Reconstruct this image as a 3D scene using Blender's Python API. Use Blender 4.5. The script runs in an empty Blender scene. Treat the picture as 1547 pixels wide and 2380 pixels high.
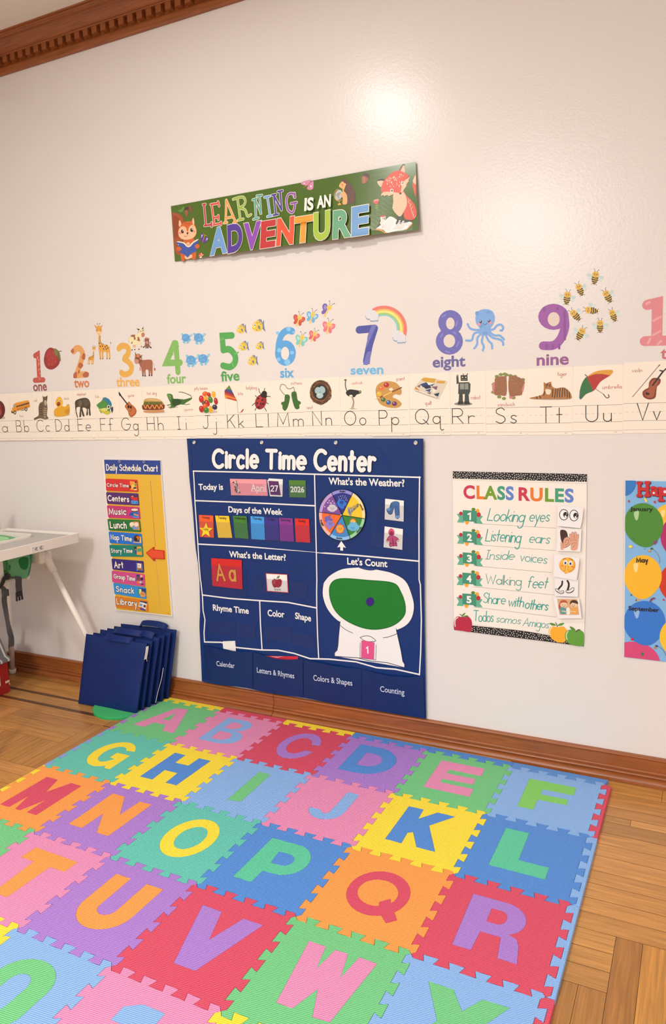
import bpy, bmesh, math, random
from mathutils import Vector, Matrix, Euler
from mathutils.geometry import tessellate_polygon
SC = bpy.context.scene
COL = SC.collection
PI = math.pi
# ------------------------------------------------------------------ camera
W, H = 1547, 2380
CF, CX, CY = 1690.64, 844.13, 1115.46          # focal length and optical centre in pixels
CAM = Vector((1.22171, -2.41542, 1.27586))
CROT = Euler((1.459364, 0.033021, 0.438374), 'XYZ')
cd = bpy.data.cameras.new('camera')
cam = bpy.data.objects.new('camera', cd); COL.objects.link(cam)
cam.location = CAM; cam.rotation_euler = CROT
cd.sensor_fit = 'HORIZONTAL'; cd.sensor_width = 36.0
cd.lens = CF / W * 36.0
cd.shift_x = (W / 2 - CX) / W
cd.shift_y = (CY - H / 2) / W
cd.clip_start = 0.05; cd.clip_end = 50
SC.camera = cam
# ------------------------------------------------------------------ view, world, lamps
SC.view_settings.view_transform = 'Standard'
SC.view_settings.look = 'None'
SC.view_settings.gamma = 1.0
SC.view_settings.use_curve_mapping = False
SC.view_settings.exposure = 0.12
wd = bpy.data.worlds.new('room_light'); SC.world = wd; wd.use_nodes = True
wn = wd.node_tree.nodes; wl = wd.node_tree.links
wb = wn['Background']; wb.inputs[0].default_value = (1.0, 0.978, 0.965, 1)
# the rest of the bright room: lighter towards its ceiling
tcw = wn.new('ShaderNodeTexCoord'); sxw = wn.new('ShaderNodeSeparateXYZ'); mrw = wn.new('ShaderNodeMapRange')
mrw.inputs[1].default_value = -0.1; mrw.inputs[2].default_value = 0.9; mrw.inputs[3].default_value = 0.60; mrw.inputs[4].default_value = 2.45
wl.new(tcw.outputs['Generated'], sxw.inputs[0]); wl.new(sxw.outputs[2], mrw.inputs[0]); wl.new(mrw.outputs[0], wb.inputs[1])
def lamp(name, loc, power, size, col, rot=(0, 0, 0)):
    d = bpy.data.lights.new(name, 'AREA'); d.shape = 'DISK'; d.size = size; d.energy = power; d.color = col
    o = bpy.data.objects.new(name, d); COL.objects.link(o); o.location = loc; o.rotation_euler = rot
    return o
lamp('ceiling_lamp', (-0.31, -1.32, 2.80), 19, 0.22, (1.0, 0.95, 0.90))
lamp('ceiling_lamp_far', (-0.28, -4.6, 2.82), 66, 0.70, (1.0, 0.96, 0.92), (0.65, 0, 0))
# ------------------------------------------------------------------ helpers: picture point -> place in the room
RM = CROT.to_matrix()
def ray(u, v):
    return RM @ Vector(((u - CX) / CF, -(v - CY) / CF, -1.0))
def ony(u, v, y=0.0):
    d = ray(u, v); return CAM + d * ((y - CAM.y) / d.y)
def onx(u, v, x):
    d = ray(u, v); return CAM + d * ((x - CAM.x) / d.x)
def onz(u, v, z=0.0):
    d = ray(u, v); return CAM + d * ((z - CAM.z) / d.z)
# ------------------------------------------------------------------ materials
def lin(h):
    h = h.lstrip('#')
    if len(h) == 3: h = ''.join(c * 2 for c in h)
    r = []
    for i in (0, 2, 4):
        c = int(h[i:i + 2], 16) / 255
        r.append(c / 12.92 if c <= 0.04045 else ((c + 0.055) / 1.055) ** 2.4)
    return (*r, 1.0)
MATS = {}
def nodes(m):
    m.use_nodes = True
    nt = m.node_tree
    return nt, nt.nodes['Principled BSDF']
def mat(h, rough=0.55, kind='plain', **k):
    key = (h, rough, kind)
    if key in MATS: return MATS[key]
    m = bpy.data.materials.new(kind + '_' + h.strip('#'))
    nt, b = nodes(m)
    b.inputs['Base Color'].default_value = lin(h)
    b.inputs['Roughness'].default_value = rough
    N = nt.nodes.new; L = nt.links.new
    def coords(): return N('ShaderNodeTexCoord')
    def bump(src, st, dist):
        bp = N('ShaderNodeBump'); bp.inputs['Strength'].default_value = st; bp.inputs['Distance'].default_value = dist
        L(src, bp.inputs['Height']); L(bp.outputs[0], b.inputs['Normal'])
    def noise(sc, det=2, vec=None):
        n = N('ShaderNodeTexNoise'); n.inputs['Scale'].default_value = sc; n.inputs['Detail'].default_value = det
        L((vec or coords().outputs['Object']), n.inputs['Vector']); return n
    if kind == 'paint':
        b.inputs['Specular IOR Level'].default_value = 0.42
        t = coords()
        n = noise(140, 3, t.outputs['Object'])
        n2 = noise(2.2, 2, t.outputs['Object'])
        r = N('ShaderNodeMapRange'); r.inputs[3].default_value = rough - 0.02; r.inputs[4].default_value = rough + 0.02
        L(n2.outputs[0], r.inputs[0]); L(r.outputs[0], b.inputs['Roughness'])
        bump(n.outputs[0], 0.28, 0.0013)
    elif kind == 'paper':
        n = noise(600, 2); bump(n.outputs[0], 0.08, 0.0005)
    elif kind == 'vinyl':
        t = coords()
        mp = N('ShaderNodeMapping'); mp.inputs['Scale'].default_value = (1, 1, 0.45); L(t.outputs['Object'], mp.inputs[0])
        n = noise(9, 3, mp.outputs[0]); n.inputs['Distortion'].default_value = 0.8
        bump(n.outputs[0], 0.45, 0.012); b.inputs['Specular IOR Level'].default_value = 0.35
    elif kind == 'cloth':
        n = noise(900, 2); bump(n.outputs[0], 0.25, 0.0006); b.inputs['Specular IOR Level'].default_value = 0.25
    elif kind == 'foam':
        t = coords()
        sx = N('ShaderNodeSeparateXYZ'); L(t.outputs['Object'], sx.inputs[0])
        def trig(out, k, ph=None):
            mu = N('ShaderNodeMath'); mu.operation = 'MULTIPLY'; mu.inputs[1].default_value = k; L(out, mu.inputs[0])
            s = N('ShaderNodeMath'); s.operation = 'SINE'; L(mu.outputs[0], s.inputs[0]); return s.outputs[0]
        ax = N('ShaderNodeMath'); ax.operation = 'ADD'; L(sx.outputs[0], ax.inputs[0]); L(sx.outputs[1], ax.inputs[1])
        ay = N('ShaderNodeMath'); ay.operation = 'SUBTRACT'; L(sx.outputs[0], ay.inputs[0]); L(sx.outputs[1], ay.inputs[1])
        a1 = trig(ax.outputs[0], 2 * PI / 0.0096); a2 = trig(ay.outputs[0], 2 * PI / 0.0080)
        pm = N('ShaderNodeMath'); pm.operation = 'MULTIPLY'; L(a1, pm.inputs[0]); L(a2, pm.inputs[1])
        bump(pm.outputs[0], 0.75, 0.0011)
    elif kind == 'wood':
        # grain runs along U, every board with its own tone (colour attribute 'tone')
        uv = N('ShaderNodeUVMap')
        mp = N('ShaderNodeMapping'); mp.inputs['Scale'].default_value = (1.6, 26, 1); L(uv.outputs[0], mp.inputs[0])
        n = noise(3.2, 6, mp.outputs[0]); n.inputs['Distortion'].default_value = 1.2
        mp2 = N('ShaderNodeMapping'); mp2.inputs['Scale'].default_value = (3, 110, 1); L(uv.outputs[0], mp2.inputs[0])
        n2 = noise(2.0, 4, mp2.outputs[0])
        at = N('ShaderNodeAttribute'); at.attribute_name = 'tone'
        cr = N('ShaderNodeValToRGB')
        c = Vector(lin(h)[:3])
        cr.color_ramp.elements[0].position = 0.28; cr.color_ramp.elements[0].color = (*(c * 0.74), 1)
        cr.color_ramp.elements[1].position = 0.66; cr.color_ramp.elements[1].color = (*(c * 1.12), 1)
        L(n.outputs[0], cr.inputs[0])
        mx = N('ShaderNodeMix'); mx.data_type = 'RGBA'; mx.blend_type = 'MULTIPLY'; mx.inputs[0].default_value = 1
        L(cr.outputs[0], mx.inputs[6]); L(at.outputs[0], mx.inputs[7])
        r2 = N('ShaderNodeMapRange'); r2.inputs[1].default_value = 0.35; r2.inputs[2].default_value = 0.65
        r2.inputs[3].default_value = 0.88; r2.inputs[4].default_value = 1.05; L(n2.outputs[0], r2.inputs[0])
        mx2 = N('ShaderNodeMix'); mx2.data_type = 'RGBA'; mx2.blend_type = 'MULTIPLY'; mx2.inputs[0].default_value = 1
        L(mx.outputs[2], mx2.inputs[6]); L(r2.outputs[0], mx2.inputs[7]); L(mx2.outputs[2], b.inputs['Base Color'])
        bump(n2.outputs[0], 0.12, 0.001)
    elif kind == 'metal':
        b.inputs['Metallic'].default_value = 1.0
    elif kind == 'clear':
        b.inputs['Alpha'].default_value = 0.09
        n = noise(45, 3); bump(n.outputs[0], 0.35, 0.004)
        b.inputs['Specular IOR Level'].default_value = 0.8
    for kk, v in k.items(): b.inputs[kk].default_value = v
    MATS[key] = m
    return m
# ------------------------------------------------------------------ objects
WL = {}
def mk(name, verts, faces, mats, parent=None, fmat=None, smooth=False, uvs=None, tone=None, origin=None):
    """one mesh object; verts in room coordinates, origin moved to its own centre"""
    n = len(verts)
    c = origin or Vector((sum(v[0] for v in verts) / n, sum(v[1] for v in verts) / n, min(v[2] for v in verts)))
    c = Vector(c)
    me = bpy.data.meshes.new(name)
    me.from_pydata([Vector(v) - c for v in verts], [], faces)
    for m in (mats if isinstance(mats, (list, tuple)) else [mats]): me.materials.append(m)
    if fmat: me.polygons.foreach_set('material_index', fmat)
    if smooth: me.polygons.foreach_set('use_smooth', [True] * len(me.polygons))
    if uvs:
        ul = me.uv_layers.new(name='UVMap')
        i = 0
        for f in uvs:
            for q in f: ul.data[i].uv = q; i += 1
    if tone:
        a = me.attributes.new('tone', 'FLOAT_COLOR', 'FACE')
        for i, t in enumerate(tone): a.data[i].color = (*t, 1)
    me.update()
    o = bpy.data.objects.new(name, me); COL.objects.link(o)
    place(o, c, parent)
    return o
def place(o, c, parent=None):
    WL[o.name] = Vector(c)
    if parent:
        o.parent = parent; o.location = Vector(c) - WL[parent.name]
    else: o.location = c
def empty(name, loc):
    o = bpy.data.objects.new(name, None); COL.objects.link(o); o.empty_display_size = 0.05
    place(o, Vector(loc)); return o
def tag(o, label, cat, group=None, kind=None):
    o['label'] = label; o['category'] = cat
    if group: o['group'] = group
    if kind: o['kind'] = kind
    return o
def struct(o): o['kind'] = 'structure'; return o
class MB:
    def __init__(s): s.v = []; s.f = []; s.m = []; s.mats = []; s.sm = False
    def mi(s, m):
        if m not in s.mats: s.mats.append(m)
        return s.mats.index(m)
    def add(s, vs, fs, m):
        k = len(s.v); s.v += [Vector(v) for v in vs]; i = s.mi(m)
        for f in fs: s.f.append([k + a for a in f]); s.m.append(i)
    def box(s, lo, hi, m):
        x0, y0, z0 = lo; x1, y1, z1 = hi
        s.add([(x0,y0,z0),(x1,y0,z0),(x1,y1,z0),(x0,y1,z0),(x0,y0,z1),(x1,y0,z1),(x1,y1,z1),(x0,y1,z1)],
              [(0,3,2,1),(4,5,6,7),(0,1,5,4),(1,2,6,5),(2,3,7,6),(3,0,4,7)], m)
    def prism(s, poly, z0, z1, m, holes=(), bottom=False, hw=True):
        loops = [[Vector((p[0], p[1], 0)) for p in poly]] + [[Vector((p[0], p[1], 0)) for p in h] for h in holes]
        flat = [p for l in loops for p in l]
        tr = tessellate_polygon(loops)
        up = []
        for t in tr:
            a, b, c = (flat[i] for i in t)
            up.append(t if (b - a).cross(c - a).z > 0 else t[::-1])
        s.add([(p.x, p.y, z1) for p in flat], up, m)
        if bottom: s.add([(p.x, p.y, z0) for p in flat], [t[::-1] for t in up], m)
        for li, l in enumerate(loops):
            if li and not hw: continue
            n = len(l)
            ar = sum(l[i].x * l[(i+1) % n].y - l[(i+1) % n].x * l[i].y for i in range(n))
            fl = (ar > 0) == (li == 0)
            s.add([(p.x, p.y, z0) for p in l] + [(p.x, p.y, z1) for p in l],
                  [((i, (i+1) % n, n + (i+1) % n, n + i) if fl else (i, n + i, n + (i+1) % n, (i+1) % n)) for i in range(n)], m)
    def tube(s, pts, r, m, seg=12, cap=True):
        pts = [Vector(p) for p in pts]; n = len(pts)
        rs = r if isinstance(r, (list, tuple)) else [r] * n
        rings = []; up = None
        for i, p in enumerate(pts):
            t = (pts[min(i+1, n-1)] - pts[max(i-1, 0)]).normalized()
            if up is None: up = Vector((0, 0, 1)) if abs(t.z) < .9 else Vector((1, 0, 0))
            a = t.cross(up).normalized(); bb = t.cross(a); up = bb.cross(t) if bb.cross(t).length > .1 else up
            up = -bb
            rings.append([p + (a * math.cos(q) + bb * math.sin(q)) * rs[i] for q in (2 * PI * k / seg for k in range(seg))])
        vs = [v for rg in rings for v in rg]
        fs = [(i*seg + k, (i+1)*seg + k, (i+1)*seg + (k+1) % seg, i*seg + (k+1) % seg) for i in range(n-1) for k in range(seg)]
        if cap: fs += [tuple(range(seg)), tuple(reversed(range((n-1)*seg, n*seg)))]
        s.add(vs, fs, m)
    def strap(s, pts, w, t, m):
        """flat band: w = half-width vector, t = thickness vector"""
        pts = [Vector(p) for p in pts]; n = len(pts)
        ws = w if isinstance(w, list) else [Vector(w)] * n
        t = Vector(t); vs = []
        for p, q in zip(pts, ws): q = Vector(q); vs += [p - q, p + q, p + q + t, p - q + t]
        fs = [(i*4 + a, i*4 + (a+1) % 4, (i+1)*4 + (a+1) % 4, (i+1)*4 + a) for i in range(n-1) for a in range(4)]
        fs += [(3, 2, 1, 0), tuple((n-1)*4 + a for a in range(4))]
        s.add(vs, fs, m)
    def build(s, name, parent=None, smooth=False, bevel=0, origin=None, seg=2, autos=None):
        o = mk(name, s.v, s.f, s.mats, parent, s.m, smooth, origin=origin)
        if bevel:
            b = o.modifiers.new('bevel', 'BEVEL'); b.width = bevel; b.segments = seg; b.limit_method = 'ANGLE'; b.angle_limit = 0.6
        return o
def catmull(pts, closed=True, k=6):
    P = [Vector(p) for p in pts]; n = len(P); out = []
    for i in range(n if closed else n - 1):
        if closed: a, b, c, d = P[i-1], P[i], P[(i+1) % n], P[(i+2) % n]
        else: a, b, c, d = P[max(i-1, 0)], P[i], P[i+1], P[min(i+2, n-1)]
        for j in range(k):
            t = j / k
            out.append(0.5 * ((2*b) + (c-a)*t + (2*a-5*b+4*c-d)*t*t + (3*b-a-3*c+d)*t*t*t))
    if not closed: out.append(P[-1])
    return out
def arc(cx, cy, rx, ry, a0, a1, n=None):
    n = n or max(4, int(abs(a1 - a0) / 12))
    return [(cx + rx * math.cos(math.radians(a0 + (a1-a0) * i / n)), cy + ry * math.sin(math.radians(a0 + (a1-a0) * i / n))) for i in range(n + 1)]
def outline(pts, w):
    """closed outline of a stroke of half-width w"""
    P = [Vector(p) for p in pts]; n = len(P); l = []; r = []
    for i, p in enumerate(P):
        t = (P[min(i+1, n-1)] - P[max(i-1, 0)]).normalized(); q = Vector((-t.y, t.x)) * w
        l.append(tuple(p + q)); r.append(tuple(p - q))
    return l + r[::-1]
# ------------------------------------------------------------------ the room
XL, ZC = -1.887, 2.855                     # left wall, ceiling height
WALL = mat('#dfd9d4', 0.28, 'paint')
CEIL = mat('#e6e2da', 0.8)
TRIM = mat('#98562a', 0.34, 'wood')
m = MB(); m.box((XL - .15, 0, -.05), (3.6, .15, 3.0), WALL); struct(m.build('wall_back'))
m = MB(); m.box((XL - .15, -2.6, -.05), (XL, 0, 3.0), WALL); struct(m.build('wall_left'))
m = MB(); m.box((XL, -2.7, ZC), (3.6, 0, ZC + .12), CEIL); struct(m.build('ceiling'))
# floor boards, one face each; grain along U
rnd = random.Random(4)
bv, bf, bu, bt = [], [], [], []
GAP = 0.0005
def board(x0, y0, x1, y1, tone=None, along='x'):
    if x1 < x0: x0, x1 = x1, x0
    if y1 < y0: y0, y1 = y1, y0
    k = len(bv); g = GAP
    bv.extend([(x0+g, y0+g, 0), (x1-g, y0+g, 0), (x1-g, y1-g, 0), (x0+g, y1-g, 0)]); bf.append((k, k+1, k+2, k+3))
    o, p = rnd.uniform(0, 40), rnd.uniform(0, 40)
    if along == 'x': bu.append([(o, p), (o + x1-x0, p), (o + x1-x0, p + y1-y0), (o, p + y1-y0)])
    else: bu.append([(o, p), (o, p + x1-x0), (o + y1-y0, p + x1-x0), (o + y1-y0, p)])
    if tone is None:
        t = rnd.uniform(0.80, 1.12); tone = (t, t * rnd.uniform(.94, 1.03), t * rnd.uniform(.85, 1.05))
    elif not isinstance(tone, tuple): tone = (tone, tone, tone)
    bt.append(tone)
def hrun(x0, x1, y0, y1, lens=(.6, 1.1), tone=None):
    x = x0
    while x < x1 - 1e-4:
        e = min(x1, x + rnd.uniform(*lens))
        if x1 - e < .12: e = x1
        board(x, y0, e, y1, tone); x = e
X0, X1 = XL, 3.4
DK = (.22, .17, .15)
# border along the wall, left of the mat: two dark inlay strips
for a, b in ((0, -.075), (-.075, -.13), (-.13, -.184)): hrun(X0, -.955, b, a)
board(X0, -.201, -.955, -.184, DK)
hrun(X0, -.955, -.266, -.201); board(X0, -.284, -.955, -.266, DK); hrun(X0, -.955, -.342, -.284)
# border to the right
ys = [0, -.037, -.109, -.193, -.243, -.277, -.339, -.396, -.454, -.523, -.577, -.637, -.692, -.751]
tones = [1.0, 1.05, .98, .92, 1.14, .78, 1.05, 1.08, 1.12, 1.0, 1.06, 1.1, 1.02]
for i in range(len(ys) - 1):
    xl = -.955 if ys[i] > -.335 else -.83
    if i == 4: board(-.955, ys[5], 1.039, ys[4], .86); board(1.039, ys[5], X1, ys[4], 1.12)
    else:
        t = tones[i]
        hrun(xl, X1, ys[i+1], ys[i], (1.6, 2.6), (t, t * .98, t * .95))
# field: blocks of short boards laid crosswise
def hblock(x0, x1, y0, n, w=.0575):
    for i in range(n): board(x0, y0 - w * (i + 1), x1, y0 - w * i)
def vblock(x0, y0, y1, n, w=.0592, tone=None):
    for i in range(n): board(x0 + w * i, y0, x0 + w * (i + 1), y1, tone, 'y')
hblock(-1.42, -1.005, -.342, 3)
vblock(-1.479, -.342, -.757, 1); vblock(-1.5972, -.342, -.5, 2)
hblock(-1.887, -1.479, -.5, 3) ; hblock(-1.887, -1.5972, -.342, 3, .0527)
vblock(-1.42, -.5145, -.9215, 5); vblock(-1.124, -.5145, -.692, 2, .0594)
vblock(-1.005, -.342, -.692, 3, .0583)
hblock(-1.124, -.83, -.692, 4)
y = -.922; k = 0
while y > -3.6:
    x = -1.887 - (.09 if k % 2 else 0)
    while x < .70:
        if k % 2: hblock(max(x, XL), min(x + .236, .70), y, 4, .059); x += .236
        else:
            n = min(4, int((.70 - x) / .059))
            if n < 1: break
            vblock(max(x, XL), y, y - .236, n); x += .059 * n
        k += 1
    y -= .236; k += 1
hrun(-.83, .70, -.922, -.751, (.3, .5))
hblock(-1.887, -1.479, -.6725, 4, .0622); board(-1.479, -.922, -1.42, -.757, None, 'y')
# right of the mat
board(.70, -.811, 1.051, -.751, 1.05); board(.70, -.869, 1.051, -.811, .98); board(.70, -.928, 1.051, -.869, .9)
board(1.051, -1.25, 1.110, -.751, (.74, .68, .62), 'y')
board(1.110, -1.25, 1.169, -.751, (1.02, .98, .8), 'y'); vblock(1.169, -.751, -1.25, 3)
for i, t in enumerate((.80, .76, .84, .78, .82, .86)): board(1.051 - .059 * (i + 1), -1.25, 1.051 - .059 * i, -.928, (t, t * .95, t * .9), 'y')
k = 0; y = -.751
while y > -3.6:
    x = 1.3466
    while x < X1:
        if k % 2: hblock(x, x + .236, y, 4, .059)
        else: vblock(x, y, y - .236, 4)
        x += .236; k += 1
    y -= .236; k += 1
hrun(.70, 1.3466, -1.25, -3.6, (.4, .7))
OAK = mat('#c08848', 0.30, 'wood')
fl = MB(); fl.box((XL - .1, -6.5, -.06), (3.6, .1, -.0012), mat('#3a2110', .8))
k = len(fl.v); vs = fl.v + [Vector(v) for v in bv]; fs = [list(f) for f in fl.f] + [[k + a for a in f] for f in bf]
uv = [[(0, 0)] * 4 for _ in fl.f] + bu; tn = [(1, 1, 1)] * len(fl.f) + bt
struct(mk('floor', vs, fs, [fl.mats[0], OAK], None, [0] * len(fl.f) + [1] * len(bf), uvs=uv, tone=tn, origin=(0, -2, 0)))
# mouldings: a profile (distance from wall, height) run along a wall
def moulding(name, prof, a, b, axis='x', base=0.0, seams=(), tone=(1, 1, 1)):
    vs, fs, us, ts = [], [], [], []
    spans = []; s = a
    for q in seams: spans.append((s, q - .0012)); s = q + .0012
    spans.append((s, b))
    rr = random.Random(7)
    for s0, s1 in spans:
        o = rr.uniform(0, 9); n = len(prof)
        L = 0; cum = [0]
        for i in range(n - 1): L += math.hypot(prof[i+1][0] - prof[i][0], prof[i+1][1] - prof[i][1]); cum.append(L)
        k = len(vs)
        for s in (s0, s1):
            for d, z in prof: vs.append((s, -d, z) if axis == 'x' else (base + d, s, z))
        for i in range(n - 1):
            f = (k + i, k + n + i, k + n + i + 1, k + i + 1); us.append([(o, cum[i]), (o + s1 - s0, cum[i]), (o + s1 - s0, cum[i+1]), (o, cum[i+1])])
            fs.append(f); ts.append(tone)
        for e in (0, 1):
            fs.append(tuple(k + e * n + i for i in range(n))); us.append([(o, 0)] * n); ts.append(tone)
    return struct(mk(name, vs, fs, TRIM, None, None, uvs=us, tone=ts))
def qarc(cx, cz, r, a0, a1, n=5): return [(cx + r * math.cos(math.radians(a0 + (a1-a0)*i/n)), cz + r * math.sin(math.radians(a0 + (a1-a0)*i/n))) for i in range(n+1)]
def bb(sh):   # base moulding; sh = how far the shoe reaches out
    p = [(0, .0915), (.010, .0915)] + qarc(.012, .0868, .0047, 90, -50) + [(.0125, .081), (.0125, .046)]
    p += qarc(.0135, .0405, .0055, 80, -60) + [(.0165, .034)] + qarc(.0185, .029, .0045, 80, -80) + [(.018, .0235)]
    return p + qarc(sh - .016, .006, .016, 80, 5) + [(sh, 0), (0, 0)]
moulding('baseboard_back', bb(.034), XL + .02, 3.4, 'x', seams=(-.352,))
moulding('baseboard_left', [(d, z) for d, z in bb(.034)], -2.6, 0.0, 'y', XL)
tr = MB(); tr.box((-.86, -.0368, 0), (.628, -.0325, .0055), mat('#c4914f', .3)); struct(tr.build('trim_2'))
cr = [(0, 2.742), (.010, 2.742), (.013, 2.748), (.013, 2.770), (.010, 2.776), (.010, 2.803), (.036, 2.803), (.038, 2.8065), (.043, 2.8065)]
cr += [(.043 + .050 * (1 - math.cos(math.radians(a))), 2.8065 + .034 * math.sin(math.radians(a))) for a in range(10, 91, 16)]
cr += [(.097, 2.8425), (.1, 2.8425), (.103, 2.847), (.103, 2.851), (.109, 2.851), (.112, 2.855), (0, 2.855)]
c1 = moulding('trim_1', cr, XL, 3.4)
dn = MB(); x = -1.6034 - .047 * 6
while x < 3.3:
    dn.box((x - .0135, -.034, 2.7765), (x + .0135, -.010, 2.8032), TRIM); x += .047
d = dn.build('dentil_row', c1)
a = d.data.attributes.new('tone', 'FLOAT_COLOR', 'FACE')
for i in range(len(a.data)): a.data[i].color = (1, 1, 1, 1)
struct(d)
moulding('trim_3', cr, -2.7, -.05, 'y', XL)
# small scuffs and nail marks on the painted wall
# ------------------------------------------------------------------ the alphabet mat
S, OX, OY, TH, MT = .305, -.884014, -.069804, -.0098437, .012
ct, st = math.cos(TH), math.sin(TH)
def uw(u, v): return (OX + S * (u * ct + v * st), OY + S * (u * st - v * ct))
TA, TD = .031, .012
def edge(n, sgn):
    """one jigsaw edge: (along, offset) pairs"""
    p = [(0, 0)]
    for k in range(5):
        a, b, c = k / 5, (k + .5) / 5, (k + 1) / 5
        p += [((a - TD) if k else .028, -TA), (b + TD, -TA), (b - TD, TA), ((c + TD) if k < 4 else .972, TA)]
    p.append((1, 0))
    return [(t, d * sgn) for t, d in p]
def vedge(i, j): return [(i + d, j + t) for t, d in edge(0, 1)]      # going down
def hedge(i, j): return [(i + t, j + d) for t, d in edge(0, -1)]     # going right
def shrink(poly, e):
    n = len(poly); ar = sum(poly[i][0] * poly[(i+1) % n][1] - poly[(i+1) % n][0] * poly[i][1] for i in range(n))
    sg = 1 if ar > 0 else -1; out = []
    for i in range(n):
        p, q, r = Vector(poly[i-1]), Vector(poly[i]), Vector(poly[(i+1) % n])
        a, b = (q - p), (r - q)
        if a.length < 1e-9 or b.length < 1e-9: out.append(tuple(q)); continue
        a.normalize(); b.normalize()
        na, nb = Vector((-a.y, a.x)) * sg, Vector((-b.y, b.x)) * sg
        m_ = na + nb; l = m_.length
        m_ = m_ / l if l > .2 else na
        out.append(tuple(q + m_ * (e / max(.45, m_.dot(na)))))
    return out
A_ = arc
LET = {   # outline, then holes, in tile fractions (right, down)
'A': [[(.18,.77),(.38,.15),(.57,.13),(.86,.77),(.67,.77),(.6,.62),(.41,.62),(.37,.77)], [(.44,.5),(.56,.5),(.49,.28)]],
'B': [[(.24,.13)] + A_(.5,.285,.19,.155,-90,75) + A_(.55,.605,.21,.175,-75,90) + [(.25,.78)], [(.37,.225)] + A_(.47,.312,.095,.087,-90,90) + [(.37,.4)], [(.37,.495)] + A_(.5,.597,.105,.102,-90,90) + [(.38,.7)]],
'C': [A_(.52,.46,.25,.33,-14,-346) + A_(.52,.46,.135,.2,-338,-22)],
'D': [[(.2,.145),(.44,.145)] + A_(.44,.46,.335,.317,-90,90) + [(.21,.777)], [(.355,.31)] + A_(.46,.458,.15,.148,-90,90) + [(.36,.606)]],
'E': [[(.23,.155),(.74,.155),(.75,.325),(.38,.325),(.38,.405),(.71,.405),(.72,.525),(.38,.535),(.375,.61),(.75,.61),(.755,.77),(.24,.765)]],
'F': [[(.24,.175),(.735,.175),(.735,.34),(.42,.34),(.42,.44),(.7,.44),(.7,.55),(.415,.555),(.41,.755),(.25,.755)]],
'G': [A_(.52,.49,.255,.305,-28,-285) + [(.67,.735),(.69,.785),(.775,.78),(.765,.44),(.56,.44),(.56,.57),(.645,.57)] + A_(.53,.49,.125,.19,-305,-42)],
'H': [[(.22,.77),(.22,.175),(.38,.175),(.385,.365),(.575,.365),(.58,.175),(.75,.175),(.735,.765),(.585,.765),(.57,.55),(.385,.55),(.4,.77)]],
'I': [[(.43,.785),(.42,.17),(.575,.17),(.59,.765)]],
'J': [[(.54,.17),(.68,.17),(.685,.5)] + A_(.49,.52,.195,.2,0,160) + [(.3,.57),(.44,.57)] + A_(.49,.57,.05,.04,160,20) + [(.54,.5)]],
'K': [[(.24,.77),(.24,.17),(.4,.17),(.41,.34),(.55,.165),(.735,.17),(.55,.41),(.745,.775),(.56,.775),(.445,.57),(.4,.6),(.41,.775)]],
'L': [[(.24,.16),(.465,.16),(.47,.595),(.74,.6),(.74,.77),(.24,.765)]],
'M': [[(.23,.79),(.23,.185),(.4,.18),(.49,.42),(.6,.175),(.76,.18),(.77,.785),(.63,.79),(.62,.55),(.53,.79),(.46,.79),(.38,.56),(.37,.79)]],
'N': [[(.21,.77),(.2,.16),(.37,.16),(.575,.44),(.59,.17),(.75,.17),(.74,.77),(.59,.77),(.4,.5),(.39,.77)]],
'O': [A_(.5,.475,.265,.31,0,345), A_(.51,.475,.14,.185,0,340)],
'P': [[(.23,.79),(.24,.17),(.52,.17)] + A_(.54,.395,.22,.225,-90,90) + [(.43,.62),(.42,.79)], [(.415,.325)] + A_(.53,.41,.085,.085,-90,90) + [(.43,.495)]],
'Q': [A_(.495,.48,.27,.28,60,396) + [(.77,.72),(.7,.785)], A_(.49,.48,.175,.165,64,389) + [(.62,.51),(.55,.58)]],
'R': [[(.25,.79),(.23,.18),(.5,.18)] + A_(.52,.365,.195,.185,-90,58) + [(.69,.55),(.72,.62),(.75,.79),(.6,.79),(.57,.575),(.41,.575),(.4,.79)], [(.42,.29)] + A_(.505,.37,.06,.08,-90,90) + [(.42,.45)]],
'S': [outline(catmull([(.68,.3),(.5,.23),(.35,.32),(.45,.45),(.6,.53),(.62,.66),(.48,.73),(.3,.66)], False), .065)],
'T': [[(.22,.34),(.23,.175),(.785,.185),(.78,.335),(.6,.34),(.59,.78),(.42,.785),(.39,.34)]],
'U': [[(.24,.17),(.41,.17),(.41,.53)] + A_(.5,.53,.09,.085,180,0) + [(.59,.17),(.775,.17),(.77,.54)] + A_(.505,.54,.265,.235,0,180)],
'V': [[(.21,.19),(.41,.195),(.51,.49),(.62,.19),(.81,.19),(.61,.785),(.41,.79)]],
'W': [[(.23,.19),(.38,.19),(.42,.41),(.46,.19),(.57,.19),(.62,.41),(.66,.185),(.81,.19),(.73,.78),(.6,.79),(.52,.57),(.44,.785),(.31,.785)]],
'X': [[(.21,.19),(.4,.19),(.51,.34),(.61,.19),(.8,.185),(.63,.47),(.82,.78),(.61,.78),(.5,.61),(.39,.78),(.19,.78),(.38,.48)]],
'Z': [[(.23,.18),(.77,.18),(.77,.32),(.47,.63),(.77,.63),(.77,.78),(.23,.78),(.23,.64),(.53,.33),(.23,.33)]],
'0': [A_(.5,.38,.26,.215,180,360) + A_(.5,.58,.26,.215,0,180), A_(.485,.41,.095,.1,180,360) + A_(.485,.56,.095,.1,0,180)],
'1': [[(.35,.36),(.35,.24),(.47,.17),(.66,.17),(.67,.78),(.45,.78),(.45,.36)]],
'2': [outline(catmull([(.3,.36),(.42,.25),(.6,.3),(.6,.44),(.4,.6),(.32,.7)], False) + [Vector((.75, .7))], .065)],
}
GR, PK, RD, PU, LB, TL, YE, OR, BL = '#73ca86', '#e78fba', '#d94c66', '#ac7ed3', '#8ab6ee', '#62c6b5', '#fbe03c', '#fc9f4c', '#528edb'
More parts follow.
